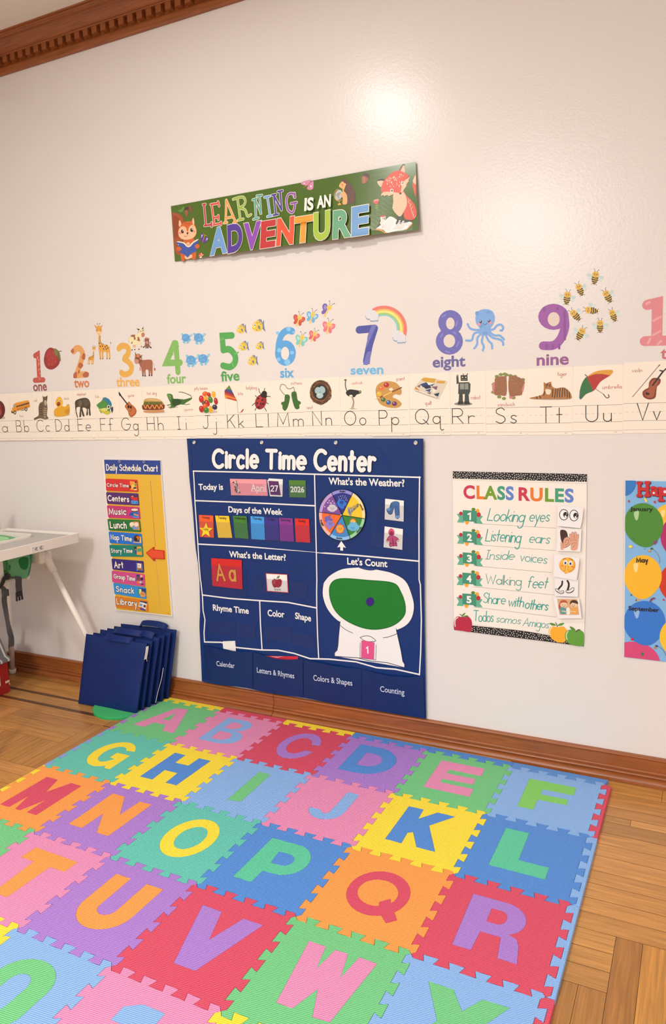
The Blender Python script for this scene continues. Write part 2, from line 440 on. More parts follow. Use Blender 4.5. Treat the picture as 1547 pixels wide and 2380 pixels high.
CN = {GR: 'green', PK: 'pink', RD: 'red', PU: 'purple', LB: 'light blue', TL: 'teal', YE: 'yellow', OR: 'orange', BL: 'blue', '#84d266': 'lime green', '#5ccba2': 'sea green'}
ROWS = [
 [('A',GR,PK),('B',PK,LB),('C',RD,PU),('D',PU,BL),('E',GR,PK),('F',LB,'#84d266')],
 [('G',TL,YE),('H',YE,BL),('I',LB,GR),('J',PK,LB),('K',YE,BL),('L',BL,'#5ccba2')],
 [('M',OR,RD),('N',PU,OR),('O',TL,YE),('P',BL,'#5ccba2'),('Q',OR,RD),('R',RD,PU)],
 [('S',GR,RD),('T',PK,OR),('U',PU,OR),('V',RD,PU),('W',GR,PK),('X',LB,GR)],
 [None,('Z',YE,BL),('0',LB,GR),('1',PK,LB),('2',YE,GR),None]]
def fm(c): return mat(c, .62, 'foam')
for j, row in enumerate(ROWS):
    for i, t in enumerate(row):
        if not t: continue
        ch, c1, c2 = t
        cell = hedge(i, j) + vedge(i + 1, j)[1:] + hedge(i, j + 1)[::-1][1:] + vedge(i, j)[::-1][1:-1]
        cell = shrink([uw(*p) for p in cell], .0005)
        lo = [[uw(i + p[0], j + p[1]) for p in lp] for lp in LET[ch]]
        o = empty('foam_mat_tile', (*uw(i + .5, j + .5), 0))
        m = MB(); m.prism(cell, .0002, MT, fm(c1), holes=[lo[0]])
        for hl in lo[1:]: m.prism(shrink(hl, .0004), .004, MT, fm(c1))
        m.build('tile_panel', o, bevel=.0008, seg=1)
        m = MB(); m.prism(shrink(lo[0], .0005), .004, MT + .0001, fm(c2), holes=lo[1:]); m.build('letter_insert' if ch.isalpha() else 'number_insert', o, bevel=.0006, seg=1)
        what = ('letter ' if ch.isalpha() else 'number ') + ch
        lab = {'S': 'green foam mat tile cut off by the left frame edge, below the red M tile',
               'Z': 'yellow foam mat tile corner at the lower left frame edge, below the orange T',
               '2': 'yellow foam mat tile corner at the bottom frame edge, below the pink W'}.get(ch)
        tag(o, lab or f'{CN[c1]} foam mat tile with a {CN[c2]} {what}', 'mat tile', 'foam alphabet mat tiles')
def strip(poly, c, lab):
    poly = shrink([uw(*p) for p in poly], .0005)
    m = MB(); m.prism(poly, .0002, MT, fm(c)); o = m.build('mat_border_strip', bevel=.0008, seg=1)
    tag(o, lab, 'mat border', 'foam mat border strips')
for i, (c, n) in enumerate(((YE,'yellow'),(RD,'red'),(YE,'yellow'),(BL,'blue'),(BL,'blue'),('#5f97dc','blue'))):
    e = 6.02 if i == 5 else i + 1
    strip([(i, -.108), (e, -.108)] + ([(6.0, -.02)] if i == 5 else []) + hedge(i, 0)[::-1], c, f'{n} foam border strip along the wall behind the {ROWS[0][i][0]} tile')
for j, (c, n) in enumerate(((RD,'red'),(LB,'light blue'),(LB,'light blue'),(RD,'red'))):
    strip([(6.064, j + (.02 if j == 0 else 0)), (6.064, j + 1)] + vedge(6, j)[::-1], c, f'{n} foam border strip at the right edge of the {ROWS[j][5][0]} tile')
for j, (c, n) in enumerate(((PU,'purple'),('#8fa5dc','pale blue'),(YE,'yellow'),(PU,'purple'))):
    strip([(-.04, j), (-.04, j + 1)] + vedge(0, j)[::-1], c, f'{n} foam border strip at the left edge of the {ROWS[j][0][0]} tile')
# ------------------------------------------------------------------ folded seat cushions leaning by the wall
NAVY = mat('#0a2560', .5, 'cloth')
CRM = mat('#e6ddd0', .7, 'cloth')
def lerp(a, b, t): return Vector(a).lerp(Vector(b), t)
fBL, fBR, fTL, fTR = Vector((-1.224,-.221,.003)), Vector((-.893,-.226,.014)), Vector((-1.195,-.176,.300)), Vector((-.866,-.172,.297))
bBL, bBR, bTL, bTR = Vector((-1.130,-.066,.003)), Vector((-.866,-.063,.0135)), Vector((-1.128,-.037,.312)), Vector((-.822,-.034,.316))
clabs = ['foremost navy cushion of the leaning row, whole square face showing', 'navy cushion just behind the foremost one of the leaning row',
         'third navy cushion from the front in the leaning row, its handle looped over', 'third navy cushion from the wall in the leaning row, cord hanging at its side',
         'navy cushion next to the rearmost one in the leaning row', 'rearmost navy cushion of the leaning row, touching the wall']
for k in range(6):
    t = k / 5
    BL_, BR_, TL_, TR_ = lerp(fBL, bBL, t), lerp(fBR, bBR, t), lerp(fTL, bTL, t), lerp(fTR, bTR, t)
    rk = random.Random(k)
    if k < 5:
        d = (rk.random() - .5) * .006; TL_.z += d; TR_.z += d * .5; TR_.x += d
    nrm = (BR_ - BL_).cross(TL_ - BL_).normalized()      # towards the wall
    if nrm.y < 0: nrm = -nrm
    th = .0250
    o = empty('seat_cushion', (BL_ + BR_) / 2)
    N = 10; vs, fs = [], []
    for side in (0, 1):
        for a in range(N + 1):
            for b in range(N + 1):
                s_, r_ = b / N, a / N
                p = BL_.lerp(BR_, s_).lerp(TL_.lerp(TR_, s_), r_)
                ed = min(s_, 1 - s_, r_, 1 - r_)
                puff = (1 - math.exp(-ed * 14)) * .0070 + math.sin(s_ * 9 + k) * math.sin(r_ * 7 + k * 2) * .0012
                off = (.008 - puff) if side == 0 else th - .008 + puff
                vs.append(p + nrm * off)
    q = (N + 1) ** 2
    for a in range(N):
        for b in range(N):
            i = a * (N + 1) + b
            fs.append((i, i + 1, i + N + 2, i + N + 1)); fs.append((q + i, q + i + N + 1, q + i + N + 2, q + i + 1))
    for i in range(N):
        for A, B in ((i, i + 1), ((N) * (N+1) + i + 1, N * (N+1) + i), ((i + 1) * (N+1), i * (N+1)), (i * (N+1) + N, (i + 1) * (N+1) + N)):
            fs.append((A, q + A, q + B, B))
    c = mk('cushion_body', vs, fs, NAVY, o, smooth=True)
    md = c.modifiers.new('bevel', 'BEVEL'); md.width = .005; md.segments = 3; md.limit_method = 'ANGLE'; md.angle_limit = .8
    # piping along the rim
    m = MB(); e = [BL_, BR_, TR_, TL_]
    for off in (.003,):
        m.tube([p + nrm * (off + .006) for p in e] + [e[0] + nrm * (off + .006)], .0016, NAVY, 6, False)
    m.build('piping', o, smooth=True)
    if k in (0, 2, 5):
        mid = TL_.lerp(TR_, {0: .55, 2: .52, 5: .6}[k]) + nrm * th * .5; ux = (TR_ - TL_).normalized(); hw = .068 if k != 2 else .075
        hh = {0: .008, 2: .019, 5: .021}[k]; lean = {0: -.020, 2: -.030, 5: -.010}[k]
        pts = [(-1, 0, 0), (-1.05, .55, .4), (-.6, .9, .8), (-.1, 1, 1), (.4, .93, .9), (.85, .6, .5), (1, 0, 0)]
        path = catmull([mid + ux * (a * hw) + Vector((0, lean * c_, hh * b_)) for a, b_, c_ in pts], False, 4)
        m = MB(); m.strap(path, (0, .010, .009), (0, .0022, .0), NAVY); m.build('carry_handle', o, smooth=False)
        if k in (2,):
            path = catmull([mid + ux * (hw * .6) + Vector((0, -.004, .004)), mid + ux * (hw * 1.2) + Vector((0, -.012, .014)), mid + ux * (hw * 1.7) + Vector((0, -.006, .006)), mid + ux * (hw * 1.35) + Vector((0, .002, .001))], False, 4)
            m = MB(); m.strap(path, (0, .008, .010), (0, .002, 0), NAVY); m.build('carry_handle', o)
    if k == 0:
        p = BR_.lerp(TR_, .955) + nrm * .012 + Vector((.003, 0, 0)); q_ = BR_.lerp(TR_, .77) + nrm * .012 + Vector((.003, 0, 0))
        m = MB(); m.strap(catmull([p, p.lerp(q_, .4) + Vector((.003, -.002, 0)), q_], False, 4), (.001, .006, 0), (.0015, 0, 0), CRM); m.build('white_ribbon', o)
        m = MB(); m.tube([p.lerp(q_, .6), q_ + Vector((.008, 0, -.008))], .0008, CRM, 5); m.build('loose_thread', o)
    if k == 3:
        p = BR_.lerp(TR_, .52) + nrm * .024 + Vector((.004, 0, 0)); q_ = BR_.lerp(TR_, .03) + nrm * .012 + Vector((.002, -.008, 0))
        m = MB(); m.tube(catmull([p, p.lerp(q_, .3) + Vector((.002, .002, 0)), p.lerp(q_, .7), q_], False, 5), .0011, CRM, 6); m.build('white_cord', o, smooth=True)
    tag(o, clabs[k], 'cushion', 'navy cushions leaning in a row')
# flat green spots lying under the cushions
for k in range(3):
    m = MB(); r = .125
    cx, cy = (-1.003 - .004 * k, -.178 + .003 * k)
    m.prism([(cx + r * math.cos(a * PI / 32), cy + r * .93 * math.sin(a * PI / 32)) for a in range(64)], .0004 + .0032 * k - 0, .0032 * (k + 1), mat(('#2fa45c', '#37ad62', '#43b76d')[k], .55), bottom=True)
    tag(m.build('floor_spot', bevel=.0008), ('lowest green rubber disc of the pile under the navy cushions', 'middle green rubber disc of the pile under the navy cushions', 'top green rubber disc of the pile under the navy cushions')[k], 'floor disc', 'green discs under the cushions')
# ------------------------------------------------------------------ high chair
WH = mat('#e9e1d6', .38); GY = mat('#b3b0ab', .5); DGY = mat('#4d4a49', .7, 'cloth'); BK = mat('#141312', .4)
GRN = mat('#68a772', .75, 'cloth'); DGRN = mat('#1f7438', .75, 'cloth'); LGRN = mat('#9ad29a', .75, 'cloth'); TEALP = mat('#3c7d66', .7, 'cloth')
hc = empty('high_chair', (-1.6, -.375, 0))
TX, TY0, TY1, TZ = -1.262, -.655, -.093, .73
tin = [(TX, TY0), (TX, TY1), (-1.69, TY1), (-1.72, TY1 - .03), (-1.72, TY0 + .03), (-1.69, TY0)]
def rnd_rect(x0, y0, x1, y1, r, n=6):
    o = []
    for cx_, cy_, a in ((x1 - r, y1 - r, 0), (x0 + r, y1 - r, 90), (x0 + r, y0 + r, 180), (x1 - r, y0 + r, 270)):
        o += [(cx_ + r * math.cos(math.radians(a + 90 * i / n)), cy_ + r * math.sin(math.radians(a + 90 * i / n))) for i in range(n + 1)]
    return o
tray = MB()
outer = rnd_rect(-1.72, TY0, TX, TY1, .022); inner = rnd_rect(-1.712, TY0 + .012, TX - .012, TY1 - .012, .016)
cut_o = rnd_rect(-1.9, -.563, -1.428, -.184, .05)
def notch(x0, y0, x1, y1, r, cx1, cy0, cy1, cr_):   # U-shaped slab: rectangle with a bay open towards -x
    a = [(x0, y0)] + [(x1 - r + r * math.cos(math.radians(t)), y0 + r + r * math.sin(math.radians(t))) for t in range(-90, 1, 15)]
    a += [(x1 - r + r * math.cos(math.radians(t)), y1 - r + r * math.sin(math.radians(t))) for t in range(0, 91, 15)]
    a += [(x0, y1), (x0, cy1)]
    a += [(cx1 - cr_ + cr_ * math.cos(math.radians(t)), cy1 - cr_ + cr_ * math.sin(math.radians(t))) for t in range(90, -1, -15)]
    a += [(cx1 - cr_ + cr_ * math.cos(math.radians(t)), cy0 + cr_ + cr_ * math.sin(math.radians(t))) for t in range(0, -91, -15)]
    return a + [(x0, cy0)]
full = notch(-1.72, TY0, TX, TY1, .02, -1.452, -.566, -.184, .045)
inn = notch(-1.719, TY0 + .011, TX - .011, TY1 - .011, .012, -1.440, -.577, -.173, .05)
tray.prism(full, .69, .718, WH, bottom=True)
n = len(full)
# raised rim: a band between the outer outline and the inset one
tray.add([(p[0], p[1], .7301) for p in full] + [(p[0], p[1], .7301) for p in inn] + [(p[0], p[1], .718) for p in full] + [(p[0], p[1], .7185) for p in inn],
         [(i, (i+1) % n, n + (i+1) % n, n + i) for i in range(n)] + [(2*n + i, 2*n + (i+1) % n, (i+1) % n, i) for i in range(n)] + [(n + i, n + (i+1) % n, 3*n + (i+1) % n, 3*n + i) for i in range(n)], WH)
tr_o = tray.build('tray', hc)
b_ = tr_o.modifiers.new('bevel', 'BEVEL'); b_.width = .003; b_.segments = 3; b_.limit_method = 'ANGLE'; b_.angle_limit = .7
m = MB(); m.prism(shrink(inn, .001), .7181, .7205, GY); m.build('tray_mat', tr_o)
m = MB(); m.box((TX, -.357, .6945), (TX + .0007, -.290, .718), mat('#eeeae2', .4))
for y0, y1, c_ in ((-.3545, -.3235, '#d9d6cf'), (-.3215, -.2925, '#d9d6cf')): m.box((TX + .0007, y0, .6965), (TX + .0010, y1, .7162), mat(c_, .4))
INK = mat('#4a4642', .6)
for a in ((-.348, .711, -.345, .714), (-.336, .700, -.334, .713), (-.340, .704, -.332, .706), (-.331, .700, -.326, .703), (-.332, .708, -.327, .712), (-.312, .700, -.310, .713), (-.316, .706, -.306, .708), (-.309, .700, -.302, .703), (-.307, .709, -.303, .714)):
    m.box((TX + .001, a[0], a[1]), (TX + .0013, a[2], a[3]), INK)
m.build('warning_label', tr_o)
# shell and legs
m = MB(); m.box((-1.735, -.565, .530), (-1.52, -.235, .552), WH); m.box((-1.74, -.57, .52), (-1.725, -.18, .86), WH)
m.box((-1.735, -.575, .52), (-1.46, -.56, .69), WH); m.box((-1.735, -.190, .52), (-1.50, -.175, .69), WH)
m.box((-1.462, -.405, .545), (-1.447, -.345, .70), WH); m.build('seat_shell', hc, bevel=.006, seg=3)
for y0_ in (-.178, -.642):
    m = MB(); m.box((-1.600, y0_, .592), (-1.425, y0_ + .07, .652), WH); m.build('leg_bracket', hc, bevel=.012, seg=3)
def leg(foot, top):
    f, t = Vector(foot), Vector(top); d = (t - f).normalized()
    m = MB(); m.tube([f + d * .012, f + d * .3, t], [.0125, .0125, .0122], WH, 16); m.tube([t - d * .075, t - d * .005, t + d * .03], [.0165, .0168, .0168], WH, 16)
    l = m.build('leg', hc, smooth=True)
    m = MB(); m.tube([f + Vector((0, 0, .0005)), f + d * .006, f + d * .022, f + d * .026], [.013, .0165, .0165, .013], WH, 16); m.build('foot_cap', l, smooth=True)
leg((-1.165, -.053, 0), ony(107, 1294, -.140)); leg((-1.824, -.056, 0), ony(14, 1310, -.150))
leg((-1.152, -.695, 0), (-1.44, -.61, .625)); leg((-1.824, -.694, 0), (-1.80, -.60, .545))
# fabric insert with leaves
gv = MB()
gv.box((-1.722, -.552, .548), (-1.475, -.195, .60), GRN); gv.build('seat_pad', hc, bevel=.02, seg=4)
gx = -1.452
gp = [onx(a / 5.41, 1200 + b / 5.41, gx) for a, b in ((108, 530), (105, 600), (122, 735), (200, 768), (285, 785), (352, 765), (378, 700), (392, 620), (402, 540), (402, 478), (250, 505))]
gv = MB()
def slabx(m, pts, x0, x1, mt):
    n = len(pts); P = [Vector((0, p[1], p[2])) for p in pts]
    tr = tessellate_polygon([P])
    m.add([(x1, p.y, p.z) for p in P], [t if (P[t[1]] - P[t[0]]).cross(P[t[2]] - P[t[0]]).x > 0 else t[::-1] for t in tr], mt)
    m.add([(x0, p.y, p.z) for p in P] + [(x1, p.y, p.z) for p in P], [(i, (i+1) % n, n + (i+1) % n, n + i) for i in range(n)], mt)
slabx(gv, catmull(gp, True, 3), gx - .05, gx, GRN)
cov = gv.build('seat_cover', hc, bevel=.008, seg=3)
m = MB()
slabx(m, catmull([onx(a / 5.41, 1200 + b / 5.41, gx + .001) for a, b in ((245, 540), (240, 590), (265, 650), (310, 672), (345, 650), (356, 590), (352, 525), (300, 515))], True, 3), gx, gx + .0012, DGRN); m.build('leaf_print', cov); m = MB()
slabx(m, catmull([onx(a / 5.41, 1200 + b / 5.41, gx + .001) for a, b in ((112, 610), (135, 630), (120, 690))], True, 3), gx, gx + .0012, DGRN); m.build('leaf_print', cov); m = MB()
slabx(m, catmull([onx(a / 5.41, 1200 + b / 5.41, gx + .001) for a, b in ((375, 490), (385, 590), (365, 690), (352, 745), (372, 720), (392, 610), (398, 480))], True, 3), gx, gx + .0012, TEALP)
m.build('leaf_print', cov)
# cover showing in the bay of the tray
m = MB()
top = [(-1.700, -.225), (-1.640, -.205), (-1.56, -.215), (-1.485, -.245), (-1.470, -.31), (-1.470, -.45), (-1.50, -.53), (-1.700, -.53)]
m.prism(catmull([Vector((*p, 0)) for p in top], True, 4), .60, .722, GRN); cv = m.build('seat_back_cover', hc, bevel=.02, seg=4)
m = MB(); m.prism(catmull([Vector((*p, 0)) for p in ((-1.60, -.235), (-1.52, -.25), (-1.488, -.30), (-1.50, -.36), (-1.56, -.34))], True, 4), .7222, .7228, LGRN); m.build('leaf_print', cv); m = MB()
m.prism(catmull([Vector((*p, 0)) for p in ((-1.69, -.24), (-1.63, -.24), (-1.60, -.30), (-1.62, -.36), (-1.69, -.36))], True, 4), .7222, .7228, DGRN); m.build('leaf_print', cv)
# harness straps and buckles
def px_on(x, pts): return [onx(a / 5.41, 1200 + b / 5.41, x) for a, b in pts]
m = MB(); m.strap(catmull(px_on(-1.44, ((150, 765), (225, 775), (232, 860), (240, 960))), False, 5), (0, .0155, 0), (.0018, 0, 0), DGY); s_ = m.build('harness_strap', hc)
m = MB(); bc = px_on(-1.436, ((240, 985),))[0]
m.box((bc.x - .004, bc.y - .016, bc.z - .008), (bc.x + .004, bc.y + .016, bc.z + .012), BK)
for dy in (-.0135, 0, .0135): m.box((bc.x - .004, bc.y + dy - .0035, bc.z - .026), (bc.x + .004, bc.y + dy + .0035, bc.z - .006), BK)
m.build('buckle', s_, bevel=.0025)
m = MB(); m.strap(catmull(px_on(-1.44, ((62, 740), (40, 800), (10, 880), (-20, 920))), False, 5), (0, .013, .008), (.006, 0, 0), BK); m.build('buckle', hc, bevel=.002)
m = MB(); m.strap(catmull(px_on(-1.44, ((55, 745), (85, 765), (118, 755))), False, 4), (0, .004, .010), (.004, 0, 0), BK); m.build('buckle', hc)
m = MB(); P = px_on(-1.44, ((20, 880), (48, 920), (55, 960), (52, 1060), (72, 1190), (95, 1330), (120, 1450), (142, 1540), (138, 1640)))
wv = [(0, .009, 0), (0, .012, 0), (0, .0125, 0), (0, .012, 0), (.004, .008, 0), (.008, .004, 0), (.004, .009, 0), (0, .0125, 0), (0, .0145, 0)]
pp = catmull(P, False, 4); ww = catmull([Vector(w) for w in wv], False, 4)
m.strap(pp, ww, (.0018, 0, 0), DGY); st2 = m.build('harness_strap', hc)
m = MB(); q = P[2]; m.box((q.x - .004, q.y - .013, q.z - .018), (q.x + .006, q.y + .020, q.z + .012), DGY); m.build('strap_slider', st2, bevel=.004)
tag(hc, 'white plastic high chair with green leaf seat cover in the left corner', 'high chair')
# ------------------------------------------------------------------ red toy barn
RB = mat('#a01d1f', .45); GS = mat('#6d6a6b', .5); GS2 = mat('#c9c6c2', .5)
tb = empty('toy_barn', (-1.75, -.35, 0))
bx = -1.632
m = MB(); m.box((-1.83, -.56, 0), (bx, -.225, .150), RB); body = m.build('barn_body', tb, bevel=.003)
m = MB(); m.box((bx, -.40, .045), (bx + .0012, -.272, .112), mat('#d8cdbd', .5)); m.box((bx + .0012, -.39, .052), (bx + .0016, -.280, .105), mat('#8d7f73', .5)); m.build('window_print', body)
m = MB(); m.box((bx, -.247, .046), (bx + .0008, -.226, .056), mat('#e0cfae', .5)); m.box((bx, -.229, .034), (bx + .0008, -.225, .041), mat('#e0cfae', .5)); m.build('trim_print', body)
m = MB()
prof = [(bx + .012, .150), (bx + .010, .158), (bx - .010, .166), (bx - .035, .215), (bx - .055, .252), (-1.731, .262)]
ny = 39
for i in range(ny):
    y0 = -.57 + .355 * i / ny; y1 = -.57 + .355 * (i + 1) / ny
    for sx in (1, -1):
        pr = [((p[0] if sx > 0 else 2 * -1.731 - p[0]), p[1]) for p in prof]
        vs = [(x, y, z) for y in (y0, y1) for x, z in pr] + [(x, y, z - .004) for y in (y0, y1) for x, z in pr]; k = len(pr)
        ff = [(j, j + 1, k + j + 1, k + j) for j in range(k - 1)] + [(2*k + j, 3*k + j, 3*k + j + 1, 2*k + j + 1) for j in range(k - 1)] + [(0, k, 3*k, 2*k)] + [(j, 2*k + j, 2*k + j + 1, j + 1) for j in range(k - 1)] + [(k + j, k + j + 1, 3*k + j + 1, 3*k + j) for j in range(k - 1)]
        m.add(vs, ff, GS2 if i % 4 == 1 else GS)
m.build('roof', tb)
m = MB()
for y in (-.568, -.217): m = MB(); m.add([(-1.826, y, .150), (bx - .004, y, .150), (bx - .058, y, .250), (-1.731, y, .258), (-1.774, y, .250)], [(0, 1, 2, 3, 4) if y < -.4 else (4, 3, 2, 1, 0)], RB); m.build('gable_wall', tb)
tag(tb, 'red toy barn with grey striped roof under the high chair', 'toy')
# ------------------------------------------------------------------ flat printed things on the wall
def PP(s):
    if isinstance(s, str): return [tuple(float(q) for q in p.split(',')) for p in s.split()]
    return list(s)
STEP = 1.6e-5
class Art:
    """collects printed shapes lying on one sheet; points are read off the photograph and put on the wall plane"""
    def __init__(s, z=(0, 0, 1), base=.0012, rough=.5, kind='plain', surf=None, sub=None):
        s.z = z; s.base = base; s.n = 0; s.V = []; s.F = []; s.M = []; s.mats = []; s.rough = rough; s.kind = kind; s.surf = surf; s.sub = sub
    def at(s, p):
        u, v = s.z[0] + p[0] / s.z[2], s.z[1] + p[1] / s.z[2]
        d = s.base; q = ony(u, v, -d)
        if s.surf:
            for _ in range(4): d = s.base + s.surf(q.x, q.z); q = ony(u, v, -d)
        return (q.x, q.z)
    def raw(s, loops, c, lvl=None):
        """loops in wall coordinates"""
        loops = [[Vector((p[0], p[1], 0)) for p in l] for l in loops]
        if lvl is None: s.n += 1; lvl = s.n
        m = c if not isinstance(c, str) else mat(c, s.rough, s.kind)
        if m not in s.mats: s.mats.append(m)
        k = len(s.V); flat = [p for l in loops for p in l]
        try: tr = tessellate_polygon(loops)
        except Exception: return s
        s.V += [(p.x, -(s.base + lvl * STEP), p.y) for p in flat]; i = s.mats.index(m)
        for t in tr:
            a, b, d = (flat[j] for j in t); cr = (b - a).cross(d - a).z
            if abs(cr) < 1e-13: continue
            s.F.append([k + j for j in (t if cr > 0 else t[::-1])]); s.M.append(i)
        return s
    def p(s, c, pts, *holes): return s.raw([[s.at(q) for q in PP(pts)]] + [[s.at(q) for q in PP(h)] for h in holes], c)
    def s_(s, c, pts, k=5): return s.raw([[s.at(q) for q in catmull([Vector(p) for p in PP(pts)], True, k)]], c)
    def e(s, c, cx, cy, rx, ry=None, rot=0, a0=0, a1=360, n=20):
        ry = ry or rx; r = math.radians(rot); o = []
        for i in range(n + (a1 - a0 < 360)):
            t = math.radians(a0 + (a1 - a0) * i / n); x, y = rx * math.cos(t), ry * math.sin(t)
            o.append((cx + x * math.cos(r) - y * math.sin(r), cy + x * math.sin(r) + y * math.cos(r)))
        return s.p(c, o)
    def sc(s, p):
        a, b = s.at(p), s.at((p[0], p[1] + s.z[2])); return abs(a[1] - b[1]) / s.z[2]
    def ribbon(s, P, w, c, lvl=None, cap=True):
        """stroke of half-width w along wall points P"""
        P = [Vector(p) for p in P]; Q = [P[0]]
        for p in P[1:]:
            if (p - Q[-1]).length > w * .05 + 1e-6: Q.append(p)
        if len(Q) < 2:
            return s.raw([[(Q[0].x + w * math.cos(t * PI / 6), Q[0].y + w * math.sin(t * PI / 6)) for t in range(12)]], c, lvl)
        n = len(Q); closed = (Q[0] - Q[-1]).length < 1e-6 and n > 3
        if lvl is None: s.n += 1; lvl = s.n
        l, r = [], []
        for i, p in enumerate(Q):
            a = (Q[i] - Q[i-1]).normalized() if i else None
            b = (Q[i+1] - Q[i]).normalized() if i < n - 1 else None
            if closed and a is None: a = (Q[-1] - Q[-2]).normalized()
            if closed and b is None: b = (Q[1] - Q[0]).normalized()
            t = ((a or b) + (b or a))
            t = t.normalized() if t.length > .15 else (a or b)
            nn = Vector((-t.y, t.x)); d = nn.dot(Vector((-(a or b).y, (a or b).x)))
            q = nn * (w / max(.5, d)); l.append(p + q); r.append(p - q)
        if closed:
            s.raw([l[:-1], r[:-1]] if abs(area(l)) > abs(area(r)) else [r[:-1], l[:-1]], c, lvl); return s
        o = list(l)
        if cap:
            t = (Q[-1] - Q[-2]).normalized(); a = math.atan2(t.y, t.x)
            o += [Q[-1] + Vector((math.cos(a + PI/2 - PI*j/6), math.sin(a + PI/2 - PI*j/6))) * w for j in range(1, 6)]
        o += r[::-1]
        if cap:
            t = (Q[0] - Q[1]).normalized(); a = math.atan2(t.y, t.x)
            o += [Q[0] + Vector((math.cos(a + PI/2 - PI*j/6), math.sin(a + PI/2 - PI*j/6))) * w for j in range(1, 6)]
        # quads along the path keep tight bends clean
        m = c if not isinstance(c, str) else mat(c, s.rough, s.kind)
        if m not in s.mats: s.mats.append(m)
        i = s.mats.index(m); k = len(s.V); y = -(s.base + lvl * STEP)
        s.V += [(p.x, y, p.y) for p in l + r]
        for j in range(n - 1): s.F.append([k + n + j, k + n + j + 1, k + j + 1, k + j]); s.M.append(i)
        if cap:
            for e_, q2 in ((0, 1), (n - 1, n - 2)):
                t = (Q[e_] - Q[q2]).normalized(); a = math.atan2(t.y, t.x); k = len(s.V)
                s.V += [(Q[e_].x + math.cos(a + PI/2 - PI*j/6) * w, y, Q[e_].y + math.sin(a + PI/2 - PI*j/6) * w) for j in range(7)]
                s.F.append([k + j for j in range(6, -1, -1)]); s.M.append(i)
        return s
    def l(s, c, w, pts, cap=True):
        P = PP(pts); return s.ribbon([s.at(p) for p in P], w * .5 * s.sc(P[0]), c, None, cap)
    def c(s, c, w, pts, closed=False):
        P = PP(pts); f = w * .5 * s.sc(P[0]); Q = catmull([Vector(p) for p in P], closed, 6)
        if closed: Q.append(Q[0])
        return s.ribbon([s.at(p) for p in Q], f, c)
    # ---- lettering
    def frame(s, bl, br, h):
        A, B, T = s.at(bl), s.at(br), s.at((bl[0], bl[1] - h))
        A, B = Vector(A), Vector(B); X = (B - A); L = X.length; ux = X / L; uy = Vector((-ux.y, ux.x))
        return A, ux, uy, L, abs(T[1] - A.y)
    def st(s, txt, bl, br, h, c, w=.1, xh=.5, slant=0, edge=None, sp=.22, jig=0, colors=None):
        """round-ended pen lettering between two baseline points, h = capital height"""
        A, ux, uy, L, Hh = s.frame(bl, br, h)
        strokes, adv = pen(txt, xh, sp, jig)
        x0 = min(p[0] for g in strokes for q in g for p in q); x1 = max(p[0] for g in strokes for q in g for p in q)
        wv = w * Hh
        kx = (L - wv) / max(1e-6, (x1 - x0))
        def put(p): return A + ux * ((p[0] - x0) * kx + wv / 2 + p[1] * slant * Hh) + uy * (p[1] * Hh)
        for pas in ((edge, 1), (None, 0)):
            if pas[1] and not edge: continue
            for gi, g in enumerate(strokes):
                for q in g:
                    P = [put(p) for p in q]
                    if pas[1]: s.ribbon(P, wv / 2 + edge[1] * Hh, edge[0])
                    else: s.ribbon(P, wv / 2, colors[gi % len(colors)] if colors else c)
        return s
    def ft(s, txt, bl, br, h, c, bold=.0, edge=None, track=1.0, colors=None, shear=0):
        """even sans lettering between two baseline points, h = capital height"""
        A, ux, uy, L, Hh = s.frame(bl, br, h)
        parts = glyphs(txt, bold, track)
        x0 = min(g[2] for g in parts); x1 = max(g[3] for g in parts)
        def put(p): return A + ux * ((p[0] - x0) / (x1 - x0) * L + p[1] / .682 * shear * Hh) + uy * (p[1] / .682 * Hh)
        if edge:
            ed = glyphs(txt, bold + edge[1], track); s.n += 1
            for g in ed: s.glyph(g, put, edge[0], s.n)
            if s.surf: s.n += 60
        s.n += 1
        for i, g in enumerate(parts): s.glyph(g, put, colors[i % len(colors)] if colors else c, s.n)
        return s
    def glyph(s, g, put, c, lvl):
        m = c if not isinstance(c, str) else mat(c, s.rough, s.kind)
        if m not in s.mats: s.mats.append(m)
        i = s.mats.index(m); k = len(s.V)
        for p in g[0]:
            q = put(p); s.V.append((q.x, -(s.base + lvl * STEP), q.y))
        for f in g[1]: s.F.append([k + j for j in f]); s.M.append(i)
    def build(s, name, parent=None):
        if s.surf:
            bm = bmesh.new(); vs = [bm.verts.new(v) for v in s.V]
            for f, mi in zip(s.F, s.M):
                try: fc = bm.faces.new([vs[i] for i in f]); fc.material_index = mi
                except ValueError: pass
            if s.sub:
                for _ in range(4):
                    es = [e for e in bm.edges if e.calc_length() > s.sub]
                    if not es: break
                    bmesh.ops.subdivide_edges(bm, edges=es, cuts=1); bmesh.ops.triangulate(bm, faces=[f for f in bm.faces if len(f.verts) > 3])
            bm.verts.index_update()
            s.V = [(v.co.x, v.co.y - s.surf(v.co.x, v.co.z), v.co.z) for v in bm.verts]
            s.F = [[v.index for v in f.verts] for f in bm.faces]; s.M = [f.material_index for f in bm.faces]; bm.free()
        return mk(name, s.V, s.F, s.mats, parent, s.M, bool(s.surf))
def area(l): return sum(l[i][0] * l[(i+1) % len(l)][1] - l[(i+1) % len(l)][0] * l[i][1] for i in range(len(l))) / 2
